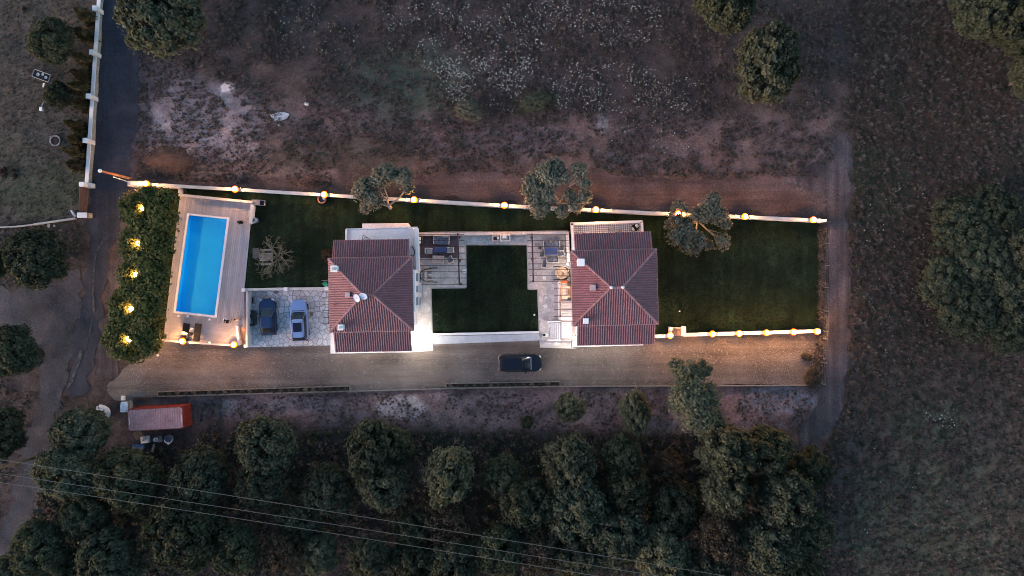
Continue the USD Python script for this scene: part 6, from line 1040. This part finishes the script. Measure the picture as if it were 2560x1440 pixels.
for row in (
    (B, 'great dark round tree beside the asphalt lane at the top of the picture', 408, 45, 116, 9.5, 108), (D, 'round dark fruit tree in the left yard above the grill table', 134, 108, 62, 5), (D, 'small dark tree beside the slim stool in the left yard', 147, 238, 37, 3.2),
    (D, 'wide dark tree below the low yard wall on the left', 95, 648, 92, 6.5, 84), (D, 'dark tree cut by the left edge beside the wide dark tree', -14, 655, 36, 5, 48), (D, 'dark tree below the mauve path at the left edge', 36, 878, 70, 6), (D, 'dark tree at the left edge opposite the white sack', 8, 1082, 56, 6, 70),
    (D, 'dark tree cut by the top edge above the round grey green tree', 1815, 8, 84, 7), (B, 'tall round grey green tree standing alone right of the flowers', 1917, 165, 92, 8, 112), (D, 'tree in the top right corner, left of two', 2452, 28, 78, 7), (D, 'tree in the top right corner, right of two', 2545, 60, 85, 8), (D, 'dark tree cut by the right edge below the corner trees', 2575, 190, 55, 6, 70),
    (B, 'round tree with clumped crown just below the bare strip, left of the wood', 663, 1110, 68, 7.5), (B, 'dark tree directly below the round clumped tree at the left of the wood', 652, 1212, 60, 7), (B, 'tall pale topped tree at the middle of the wood edge', 925, 1120, 52, 8, 66), (D, 'dark tree right of the pale topped tree at the wood edge', 985, 1115, 48, 6), (B, 'tree below the pale topped tree at the wood edge', 955, 1210, 58, 7.5), (Pl, 'tall oval tree standing clear left of the wood gap, above the brown tree', 1122, 1188, 60, 8.5, 78), (B, 'low dark tree left of the oval tree pair above the upper power line', 822, 1225, 58, 6),
    (Pl, 'round yellowish grey tree below the small round shrub', 1426, 1158, 62, 7.5, 66), (Pl, 'small round shrub like tree alone on the bare strip', 1424, 1020, 46, 4.2, 42), (Pl, 'leaning green tree left of the tallest tree by the drive', 1590, 1030, 45, 6, 66), (D, 'small dark bush left of the lone round shrub', 1317, 1056, 19, 1.6),
    (B, 'dark tree left of the container foot, nearest the white sack', 205, 1080, 72, 6, 56), (B, 'dark tree under the upper power line at the left of the wood', 178, 1180, 76, 7, 68), (D, 'dark tree below the lone pallet', 330, 1195, 72, 7), (B, 'dark tree between the pallet tree and the round clumped tree', 500, 1195, 70, 7, 80), (D, 'broad dark tree under the power lines at lower left', 455, 1330, 88, 8.5), (B, 'dark tree at the bottom edge left of the broad one', 275, 1400, 70, 8), (D, 'shadowy tree under the lowest power line at the left', 215, 1290, 62, 6), (D, 'tree at the bottom left beyond the path', 95, 1375, 70, 7), (D, 'low dark tree at the very bottom left corner', 30, 1450, 60, 6), (D, 'dark tree at the bottom edge between the broad tree and the corner', 175, 1440, 55, 6),
    (D, 'dark tree right of the broad tree below the power lines', 585, 1370, 62, 7), (Br, 'brownish tree at the bottom edge, left one of two', 712, 1375, 50, 7, 58), (Pl, 'small olive tinted tree right of the brownish bottom tree', 800, 1385, 46, 6), (Pl, 'yellow green tree at the bottom edge under the lowest power line', 925, 1392, 52, 7, 48), (D, 'shadowy tree in the dark gap under the upper power line', 745, 1300, 55, 5), (D, 'dark tree between the middle and lowest power lines', 1040, 1320, 55, 5.5), (Br, 'thin brown twiggy tree crossed by the power lines', 1120, 1300, 70, 6.5, 60), (D, 'dark tree at the bottom edge right of the yellow green tree', 1035, 1415, 58, 6), (B, 'pale green tree at the bottom edge below the brown twiggy tree', 1135, 1405, 60, 7),
    (D, 'dark tree right of the tall oval tree', 1255, 1195, 52, 5.5), (D, 'dark tree under the yellowish round tree', 1320, 1265, 68, 7), (B, 'dense tree in the middle of the right part of the wood', 1440, 1270, 72, 7.5), (D, 'tree at the bottom edge crossed by the end of the power lines', 1250, 1375, 65, 7), (Br, 'olive brown tree at the bottom edge below the dense middle tree', 1345, 1375, 62, 7), (Pl, 'bottom edge tree right of the olive brown one', 1445, 1385, 64, 7), (D, 'small tree right of the yellowish round tree at the wood edge', 1555, 1140, 46, 6), (D, 'dark tree behind the pale dead topped bush', 1565, 1225, 58, 7), (Br, 'pale dead topped bush in the clearing of the wood', 1672, 1160, 42, 5, 40),
    (B, 'tall tree at the right of the wood edge with a reddish twig on top', 1818, 1128, 64, 9), (D, 'dark tree right of the tall wood edge tree', 1915, 1120, 58, 7), (Pl, 'greenish tree below the tall wood edge tree', 1815, 1230, 64, 8), (Br, 'rust brown tree top in the right part of the wood', 1868, 1248, 34, 8), (B, 'grey green tree at the right margin of the wood', 1965, 1245, 72, 8), (D, 'dark low tree at the right foot of the wood', 2025, 1170, 50, 5), (Br, 'brownish grey tree left of the right bottom group', 1800, 1350, 66, 8, 74), (B, 'large tree at the lower right of the wood', 1920, 1360, 78, 8), (D, 'dark tree at the lower right end of the wood', 2020, 1330, 60, 6), (D, 'dark tree in the hollow below the clearing', 1690, 1275, 62, 5.5), (Pl, 'tree at the bottom edge below the hollow', 1655, 1385, 72, 7.5), (B, 'tree left of the hollow in the right part of the wood', 1545, 1340, 66, 7.5), (D, 'dark tree at the bottom edge of the wood\'s right end', 1985, 1440, 60, 6), (B, 'bottom edge tree between the hollow and the large lower right tree', 1760, 1440, 62, 7),
    (Bm, 'upper left crown of the bramble thicket on the right', 2405, 560, 85, 4.5, 80), (Bm, 'top crown of the bramble thicket on the right', 2490, 530, 70, 4.5), (B, 'grey round tree at the right edge beside the bramble thicket', 2565, 625, 48, 5.5), (Bm, 'central crown of the bramble thicket on the right', 2465, 650, 85, 4.5), (Bm, 'left lower crown of the bramble thicket on the right', 2362, 700, 70, 4), (Bm, 'lower crown of the bramble thicket on the right', 2420, 770, 92, 4.8), (D, 'dark crown at the right edge of the bramble thicket', 2530, 740, 75, 5), (Bm, 'lowest right crown of the bramble thicket', 2520, 830, 62, 4),
    ('olive_bush', 'silver grey bush among the flowers above the north wall', 1172, 276, 44, 2.0, 30, 'shrub'), ('pale_tree', 'low olive green bush below the flowers', 1342, 252, 46, 1.3, 26, 'shrub'), ('brown_tree', 'dry shrub at the inner corner of the drive by the wire fence', 2030, 945, 24, 1.3, 34, 'shrub'), ('brown_tree', 'reddish shrub at the upper left corner of the left house', 818, 640, 20, 2.2, 24, 'shrub'), ('brown_tree', 'low dry bush on the gravel near the right end of the drive', 2018, 893, 20, .6, 13, 'shrub')):
    tree(*row[:6], ry=row[6] if len(row) > 6 else None, cat=row[7] if len(row) > 7 else 'tree')
# tall feathery tree by the drive, olive trees, the lit row: built one by one
def grown(name, label, base, groups, leafmat, bark, seed, size=.14, dens=1.0, r0=.2, gaps=(), cat='tree', limbs=True, z0=None):
    r = np.random.default_rng(seed); b = at(*base); b[2] = float(terr(b[0], b[1])) if z0 is None else z0; t = Thing(name, label, cat, b); P, N, S, tips = [], [], [], []
    for (px, py, rp, h) in groups:
        c = at(px, py, h); rad = rp * mpx(h); tips.append((c, rad)); n = int(22 * max(1, rad / 1.4) ** 1.5)
        for q in range(n):
            d = r.normal(size=3); d /= np.linalg.norm(d); cc_ = c + d * rad * r.uniform(.35, .85) * [1, 1, .6]; cr_ = rad * r.uniform(.24, .42); m_ = int(95 * dens * max(.6, cr_ / .5) ** 1.6)
            e = r.normal(size=(m_, 3)); e /= np.linalg.norm(e, axis=1, keepdims=True); e += [0, 0, .4] + d * .4; e /= np.linalg.norm(e, axis=1, keepdims=True)
            P.append(cc_ + e * cr_ * r.uniform(.55, 1.05, (m_, 1)) * [1, 1, .7]); N.append(e + r.normal(size=(m_, 3)) * .45); S.append(size * r.uniform(.55, 1.3, m_))
        m_ = int(380 * dens * max(.5, rad / 1.2) ** 2); e = r.normal(size=(m_, 3)); e /= np.linalg.norm(e, axis=1, keepdims=True); e[:, 2] = np.abs(e[:, 2]) * 1.2 - .35; P.append(c + e * rad * (r.uniform(.15, 1.5, (m_, 1)) ** .6) * [1, 1, .75]); N.append(e * .8 + [0, 0, .6] + r.normal(size=(m_, 3)) * .55); S.append(size * r.uniform(.6, 1.5, m_))
    P, N, S = np.vstack(P), np.vstack(N), np.concatenate(S); keep = np.ones(len(P), bool)
    for g_ in gaps: gp = at(*g_, 3.7); keep &= (np.hypot(P[:, 0] - gp[0], P[:, 1] - gp[1]) > .56 * (1 + .25 * r.normal(size=len(P)))) | (P[:, 2] < 3.2)
    t.part('crown', leafmesh(P[keep], N[keep], S[keep], r), leafmat); hs = np.mean([c[2] for c, _ in tips]); fork = b + [0, 0, hs * .38]
    t.part('trunk', MB().tube([b - [0, 0, .1], b + (fork - b) * .5 + [.05, .05, 0], fork], [r0 * 1.35, r0, r0 * .8], 8), bark)
    if limbs:
        for c, rad in (tips if len(tips) < 12 else tips[:len(tips):3]):
            mid = fork + (c - fork) * .5 + r.normal(size=3) * .22 + [0, 0, .2]; t.part('limb', MB().tube([fork, (fork + mid) / 2 + r.normal(size=3) * .12, mid, (mid + c) / 2 + r.normal(size=3) * .15, c], [r0 * .65, r0 * .55, r0 * .42, r0 * .3, r0 * .15], 6), bark)
            for q in range(3): e = c + r.normal(size=3) * rad * [.6, .6, .35]; t.part('branch', MB().tube([mid, (mid + e) / 2 + r.normal(size=3) * .15, e], [r0 * .3, r0 * .18, r0 * .08], 5), bark)
    return t
grown('tree', 'tall bright green tree leaning over the right end of the drive', (1712, 960), [(1690, 915, 20, 4.5), (1720, 940, 34, 6.5), (1752, 925, 26, 5.5), (1725, 985, 44, 7.5), (1765, 990, 36, 6.5), (1700, 1010, 26, 6), (1745, 1040, 42, 7), (1785, 1050, 28, 5.5), (1770, 1078, 22, 5)], 'leaf_pale', 'bark', 5, .15, 1.15)
OL = 'leaf_olive'
grown('olive_tree', 'olive tree by the north wall with bare grey limbs, leftmost of three', (979, 521), [(905, 480, 24, 3.6), (928, 500, 24, 3.4), (915, 520, 16, 2.9), (950, 440, 22, 4.2), (966, 428, 20, 4.3), (1010, 445, 24, 4.0), (1022, 470, 14, 3.4), (930, 465, 18, 3.4), (895, 462, 12, 2.8), (915, 462, 20, 3.6), (940, 480, 16, 3.4), (945, 500, 16, 3.2), (940, 455, 18, 3.8), (985, 440, 16, 4.0), (960, 455, 14, 3.9)], OL, 'pale_bark', 12, .14, 1.0, .17, z0=.9)
grown('olive_tree', 'middle olive tree straddling the north wall above the patios', (1396, 508), [(1330, 455, 22, 4.2), (1335, 500, 24, 3.6), (1348, 525, 20, 3.0), (1365, 430, 26, 4.8), (1390, 415, 20, 4.6), (1405, 440, 22, 4.4), (1447, 425, 20, 4.6), (1460, 455, 18, 4.2), (1462, 490, 18, 3.6), (1440, 510, 20, 3.2), (1405, 528, 16, 2.8), (1350, 470, 22, 3.8), (1425, 488, 16, 3.2), (1345, 440, 20, 4.2), (1380, 445, 22, 4.4), (1365, 490, 18, 3.8), (1372, 465, 18, 4.0), (1320, 475, 18, 3.8), (1360, 512, 20, 3.2)], OL, 'pale_bark', 22, .14, 1.0, .20, z0=0)
grown('olive_tree', 'right olive tree at the edge of the large lawn with a lamp behind its leaves', (1737, 556), [(1698, 520, 18, 3.6), (1715, 555, 14, 3.2), (1690, 590, 22, 3.6), (1720, 608, 22, 3.4), (1740, 622, 16, 3.0), (1770, 520, 22, 4.2), (1785, 500, 18, 4.2), (1800, 540, 22, 4.0), (1815, 560, 14, 3.2), (1805, 603, 20, 3.2), (1770, 612, 12, 2.8), (1672, 560, 12, 2.6), (1706, 575, 22, 3.6), (1725, 585, 20, 3.8), (1748, 600, 18, 3.4), (1740, 535, 16, 3.8), (1690, 545, 18, 3.4), (1770, 540, 20, 4.2), (1786, 525, 20, 4.2)], OL, 'pale_bark', 32, .14, 1.0, .17, gaps=((1695, 531),), z0=0.03)
LH = 'leaf_hedge'; HL = HEDGE_LAMPS
for k, (lab, base, gr) in enumerate((('topmost tree of the lamp-lit row left of the pool', (378, 530), [(330, 510, 30, 4), (368, 492, 26, 4.2), (410, 500, 30, 4.2), (395, 545, 36, 4.8), (345, 550, 34, 4.6), (430, 545, 18, 3.6), (318, 540, 16, 3.4), (352, 520, 26, 4.2), (385, 515, 24, 4.2), (412, 560, 22, 4), (370, 570, 26, 4.4)]), ('second tree from the top of the lamp-lit row', (362, 610), [(325, 600, 28, 4), (372, 592, 32, 4.6), (410, 600, 24, 4), (392, 632, 30, 4.4), (350, 640, 28, 4.2), (318, 632, 18, 3.6), (345, 585, 22, 4.2), (400, 575, 22, 4), (372, 655, 24, 4.2), (418, 625, 18, 3.8), (330, 660, 20, 3.8)]), ('middle tree of the lamp-lit row left of the pool', (355, 695), [(318, 690, 28, 4), (365, 672, 30, 4.4), (398, 690, 26, 4), (378, 718, 30, 4.4), (325, 725, 28, 4.2), (345, 712, 24, 4.4), (395, 665, 20, 4), (350, 742, 24, 4.2), (400, 735, 18, 3.8)]), ('second tree from the bottom of the lamp-lit row', (345, 775), [(298, 770, 28, 4), (355, 752, 30, 4.4), (385, 775, 26, 4), (360, 798, 30, 4.4), (305, 800, 28, 4.2), (328, 745, 22, 3.8), (330, 790, 24, 4.2), (300, 745, 20, 3.8), (385, 755, 20, 4), (340, 815, 24, 4.2), (395, 800, 16, 3.6)]), ('lowest tree of the lamp-lit row at the gravel drive', (335, 848), [(288, 830, 28, 4), (350, 825, 28, 4.2), (380, 840, 26, 4), (362, 868, 26, 4), (300, 868, 30, 4.2), (335, 885, 22, 3.4), (318, 842, 24, 4.2), (345, 850, 24, 4.4), (272, 850, 20, 3.6), (310, 815, 24, 4), (388, 862, 16, 3.6)]))):
    grown('row_tree', lab, base, gr, LH, 'bark', 60 + k, .17, 1.0, .11, gaps=HL, z0=0.03)
# the bare tree over the picnic table
t = Thing('bare_tree', 'nearly leafless tree with grey radiating twigs over the picnic table', 'tree', at(704, 646, 1.2)); r = np.random.default_rng(77); b0 = at(704, 646, 1.2); t.part('trunk', MB().tube([b0, b0 + [0, 0, 1.1]], [.2, .15], 8), 'pale_bark'); tufts = []
def twig(m, p, d, L, rad, depth):
    pts = [p]
    for k in range(3): d = d + r.normal(size=3) * .16; d /= np.linalg.norm(d); pts.append(pts[-1] + d * L / 3)
    m.tube(pts, np.linspace(rad, rad * .6, 4), 4 if depth else 5)
    if depth:
        for k in range(3 if depth > 1 else 2):
            e = d + r.normal(size=3) * .6 * [1, 1, .5]; e /= np.linalg.norm(e); twig(m, pts[-1] if k < 2 else pts[2], e, L * .62, rad * .62, depth - 1)
    else: tufts.append(pts[-1])
f0 = b0 + [0, 0, 1.05]
for k in range(13):
    a = k * 2 * math.pi / 13 + r.uniform(-.15, .15); el_ = r.uniform(.2, .75); far = 1.0 + .42 * (math.cos(a - math.pi) > .2); m = MB(); twig(m, f0, np.array([math.cos(a) * math.cos(el_), math.sin(a) * math.cos(el_), math.sin(el_)]), .95 * far, .07, 3); t.part('limb', m, 'bare_twig')
tf = np.array(tufts); tf = np.repeat(tf, 3, 0) + r.normal(size=(len(tf) * 3, 3)) * .07; t.part('young_leaves', leafmesh(tf, r.normal(size=tf.shape) + [0, 0, .8], np.full(len(tf), .075) * r.uniform(.6, 1.2, len(tf)), r), 'leaf_pale')
# conifers along the neighbour's wall
for k in range(2):
    Q = Proto(f'cypress_model_{k}'); r = np.random.default_rng(90 + k); n = 1500; z = r.uniform(0.03, 1, n) ** .8; a = r.uniform(0, 6.28, n); rad = (1 - z) ** .75 * (.8 + .35 * np.sin(a * 3 + z * 9)) * r.uniform(.45, 1.35, n); p_ = np.stack([np.cos(a) * rad, np.sin(a) * rad, z], -1)
    Q.part('crown', leafmesh(p_, np.stack([np.cos(a), np.sin(a), .5 + 0 * a], -1) + r.normal(size=(n, 3)) * .6, .15 * r.uniform(.6, 1.2, n), r), 'leaf_cypress', local=True); Q.part('trunk', MB().tube([(0, 0, -.05), (0, 0, .9)], [.08, .02], 6), 'bark', local=True); KINDS.setdefault('cyp', []).append(Q)
CY = ((219, 44), (216, 92), (211, 152), (207, 192), (204, 226), (201, 262), (197, 318), (194, 352), (192, 383), (191, 414))
CL2 = ('topmost conifer of the hedge behind the roadside wall', 'second conifer from the top behind the roadside wall', 'conifer behind the roadside wall just below its second pillar', 'conifer behind the roadside wall above its third pillar, upper one', 'conifer behind the roadside wall just above its third pillar', 'conifer behind the roadside wall just below its third pillar', 'conifer behind the roadside wall above its fourth pillar', 'conifer behind the roadside wall beside its fourth pillar', 'last but one conifer at the lower end of the roadside wall', 'lowest conifer of the hedge behind the roadside wall')
for k, (q, lab) in enumerate(zip(CY, CL2)): p = at(q[0] + 4, q[1], .8); p[2] = float(terr(p[0], p[1])); copy_of(KINDS['cyp'][k % 2], 'cypress', lab, 'conifer', p, k * 1.3, (.85 * (1 + .12 * math.sin(k * 2.1)),) * 2 + (3.4 + .5 * math.sin(k * 3.3),))

# ================================================================= LOW GROWTH
def tuft(seed, n=10, h=1.0, spread=.5, w=.05):
    r = np.random.default_rng(seed); m = MB()
    for k in range(n):
        a = r.uniform(0, 6.28); d = np.array([math.cos(a), math.sin(a), 0]); s = np.array([-d[1], d[0], 0]) * w * r.uniform(.6, 1.4); b = d * r.uniform(0, .15); mid = b + d * spread * r.uniform(.2, .6) + [0, 0, h * r.uniform(.4, .7)]; tip = mid + d * spread * r.uniform(.3, .9) + [0, 0, h * r.uniform(-.1, .3)]
        m.add([b - s, b + s, mid + s * .8, mid - s * .8, tip], [[0, 1, 2], [0, 2, 3], [3, 2, 4]])
    return m
def weed(seed, n=16, size=.2):
    r = np.random.default_rng(seed); d = r.normal(size=(n, 3)); d[:, 2] = np.abs(d[:, 2]); d /= np.linalg.norm(d, axis=1, keepdims=True); return leafmesh(d * r.uniform(.2, .5, (n, 1)) * [1, 1, .7] + [0, 0, .05], d + r.normal(size=(n, 3)) * .4, size * r.uniform(.5, 1.2, n), r)
NO = unary_union([COMP, Polygon([(240, -60), (292, -60), (346, 140), (345, 330), (312, 470), (300, 860), (300, 960), (160, 985), (215, 640), (235, 440)])])
TRK = unary_union([Polygon([(2060, 430), (2132, 330), (2132, 430), (2122, 560), (2118, 760), (2126, 900), (2110, 1000), (2070, 1080), (2000, 1110), (2050, 950), (2060, 556)]), Polygon([(1030, 440), (1200, 428), (1330, 452), (1480, 428), (1700, 458), (1960, 445), (2058, 470), (2058, 556), (1030, 500)]), Polygon([(-60, 722), (90, 716), (205, 650), (204, 740), (150, 1010), (110, 1150), (60, 1400), (-60, 1500), (60, 1100), (100, 950), (60, 830), (-60, 820)]), Polygon([(300, 1000), (500, 1000), (500, 1120), (240, 1120)])])
def scatter(n, region, seed, avoid=True, clump=.0, cs=.02):
    r = np.random.default_rng(seed); pg = Polygon(region); x0, y0, x1, y1 = pg.bounds; out = np.zeros((0, 2))
    while len(out) < n:
        q = r.uniform([x0, y0], [x1, y1], (n * 3, 2)); pt = shapely.points(q); k = shapely.contains(pg, pt)
        if avoid: k &= ~shapely.contains(NO, pt) & ~shapely.contains(TRK, pt)
        if clump: k &= meshkit.fbm(_p3(q[:, 0], q[:, 1], cs), 4, seed) > clump + r.uniform(-.06, .06, len(q))
        out = np.vstack([out, q[k]])
    q = out[:n]; X, Y = (q[:, 0] - 1280) * S0, (720 - q[:, 1]) * S0; return np.stack([X, Y, terr(X, Y)], -1), r
ALL = [(-40, -40), (2600, -40), (2600, 1480), (-40, 1480)]; TOP = [(330, -40), (2128, -40), (2128, 330), (2090, 330), (2080, 445), (860, 440), (830, 470), (340, 445)]; RT = [(2120, -40), (2600, -40), (2600, 1480), (2060, 1480), (2060, 1120), (2120, 1000)]
gm = [(tuft(1), 'grass_dry'), (tuft(2, 12, .8, .7), 'grass_red'), (tuft(3, 9, 1.1, .4), 'grass_dry'), (weed(4), 'grass_green'), (weed(5, 22, .16), 'grass_green'), (weed(6, 26, .18), 'bramble')]
def grow(name, label, cat, n, region, seed, weights, s=(.25, .55), **kw):
    p, r = scatter(n, region, seed, **kw); idx = r.choice(len(gm), n, p=np.array(weights) / sum(weights)); instancer(name, gm, p, idx, r.uniform(0, 6.28, n), r.uniform(*s, n), label, cat)
grow('dry_grass', 'dry brown grass and weeds over the field above the plot', 'grass', 15000, TOP, 1, (5, 4, 3, 2, 1, 1.2), (.22, .5), clump=.40, cs=.022)
grow('scrub', 'dark brambles and dry stalks over the right-hand field', 'scrub', 15000, RT, 2, (3.2, 3.6, 2.4, 2.4, 2.2, 3), (.25, .65))
grow('yard_grass', 'dull grass of the left yard', 'grass', 3000, [(-40, -40), (225, -40), (200, 560), (-40, 560)], 3, (3, .5, 2, 3, 1, .6), (.15, .32))
grow('verge_weeds', 'weeds on the bare strip between drive and wood', 'weeds', 2600, [(480, 985), (2060, 972), (2060, 1080), (1500, 1090), (480, 1075)], 4, (3, 1.5, 2, 2, 1.5, 1), (.15, .38), clump=.45, cs=.03)
grow('undergrowth', 'dark undergrowth beneath the trees of the wood', 'undergrowth', 7000, [(60, 1180), (240, 1130), (480, 1080), (1250, 1080), (1960, 1090), (2080, 1200), (2080, 1480), (40, 1480)], 5, (1, .7, .6, 2, 2, 4), (.4, 1.0))
grow('left_weeds', 'weeds and dry grass around the mauve path at the left', 'weeds', 1500, [(-40, 560), (215, 560), (200, 760), (165, 1000), (230, 1130), (60, 1180), (-40, 1480)], 6, (3, .6, 1, 2, 2, 2), (.2, .45), clump=.42)
grow('fence_vines', 'dry vines and weeds along the wire fence', 'vines', 520, [(2046, 556), (2064, 556), (2060, 830), (2052, 965), (2025, 965), (2044, 830)], 7, (4, 2, 3, 1.5, 1, .5), (.3, .7), avoid=False)
grow('bed_plants', 'low plants in the strip behind the pool parapet', 'plants', 160, [(455, 474), (625, 486), (625, 496), (455, 482)], 8, (1, .2, .5, 3, 3, 3), (.3, .6), avoid=False)
gl = [(tuft(21, 9, .5, .5, .06), 'grass_lawn'), (tuft(22, 11, .4, .6, .05), 'grass_lawn')]
def lawn_tufts(name, label, region, n, seed, zf):
    r = np.random.default_rng(seed); pg = Polygon(region); x0, y0, x1, y1 = pg.bounds; q = r.uniform([x0, y0], [x1, y1], (n * 2, 2)); q = q[shapely.contains(pg, shapely.points(q))][:n]; X, Y = (q[:, 0] - 1280) * S0, (720 - q[:, 1]) * S0
    instancer(name, gl, np.stack([X, Y, zf(X, Y)], -1), r.integers(0, 2, len(q)), r.uniform(0, 6.28, len(q)), r.uniform(.10, .2, len(q)), label, 'grass')
lawn_tufts('lawn_grass', 'short dark grass of the large right lawn', [(1650, 575), (2042, 566), (2044, 815), (1720, 818), (1650, 826)], 6000, 1, lz2); lawn_tufts('lawn_grass', 'short dark grass of the left lawn', [(650, 520), (840, 505), (830, 700), (625, 712)], 3500, 2, lz2); lawn_tufts('lawn_grass', 'short dark grass of the middle lawn', [(1170, 618), (1312, 618), (1315, 728), (1340, 730), (1342, 826), (1086, 832), (1084, 728), (1170, 726)], 4000, 3, lambda x, y: np.zeros_like(x) + .05)
pb = [(MB().box((0, 0, .3), (1, .8, .6), bev=.2), 'stones'), (MB().box((0, 0, .3), (.8, 1, .6), rz=.6, bev=.2), 'concrete')]
r = np.random.default_rng(9); q = r.uniform([290, 850], [2050, 992], (9000, 2)); pg = Polygon([(330, 910), (420, 872), (830, 884), (1030, 886), (1430, 874), (2046, 845), (2044, 958), (1400, 962), (880, 976), (300, 996)]); q = q[shapely.contains(pg, shapely.points(q))][:3600]
instancer('loose_gravel', pb, np.stack([(q[:, 0] - 1280) * S0, (720 - q[:, 1]) * S0, np.full(len(q), .01)], -1), r.integers(0, 2, len(q)), r.uniform(0, 6, len(q)), r.uniform(.03, .085, len(q)), 'loose stones lying on the gravel drive', 'gravel')
# flowers: flat white umbels on thin stalks
fl = MB().lathe((0, 0, 1.0), [(0.001, .05), (.6, .02), (1.0, -.12), (.5, -.16), (.001, -.2)], 9)
FZ = []
for n, reg in ((640, [(960, 20), (1330, 0), (1330, 170), (1120, 200), (960, 120)]), (520, [(1080, 150), (1330, 140), (1340, 290), (1120, 260)]), (400, [(1320, 0), (1650, 10), (1650, 110), (1340, 130)]), (560, [(1330, 150), (1580, 160), (1760, 210), (1760, 285), (1400, 285)]), (90, [(690, 0), (900, 30), (920, 190), (700, 110)]), (60, [(1480, 290), (1740, 300), (1720, 395), (1510, 370)]), (70, [(2150, 440), (2320, 470), (2320, 900), (2200, 1000), (2150, 700)]), (34, [(2300, 1030), (2380, 1020), (2380, 1070), (2310, 1060)]), (26, [(2100, 1100), (2500, 1150), (2480, 1400), (2120, 1400)])):
    p, r = scatter(n, reg, 40 + n, clump=.43 if n > 60 else 0, cs=.03); FZ.append(p + [0, 0, .0])
FZ = np.vstack(FZ); r = np.random.default_rng(5); s = r.uniform(.03, .075, len(FZ)) * r.uniform(.6, 1, len(FZ)); stalk = MB().tube([(0, 0, 0), (0, 0, 1)], .05, 4)
instancer('wildflowers', [(fl, 'petal')], FZ + np.stack([0 * s, 0 * s, r.uniform(.35, .75, len(s))], -1), np.zeros(len(s), int), r.uniform(0, 6, len(s)), s, 'white wild flowers scattered over the field above the plot', 'wildflowers')
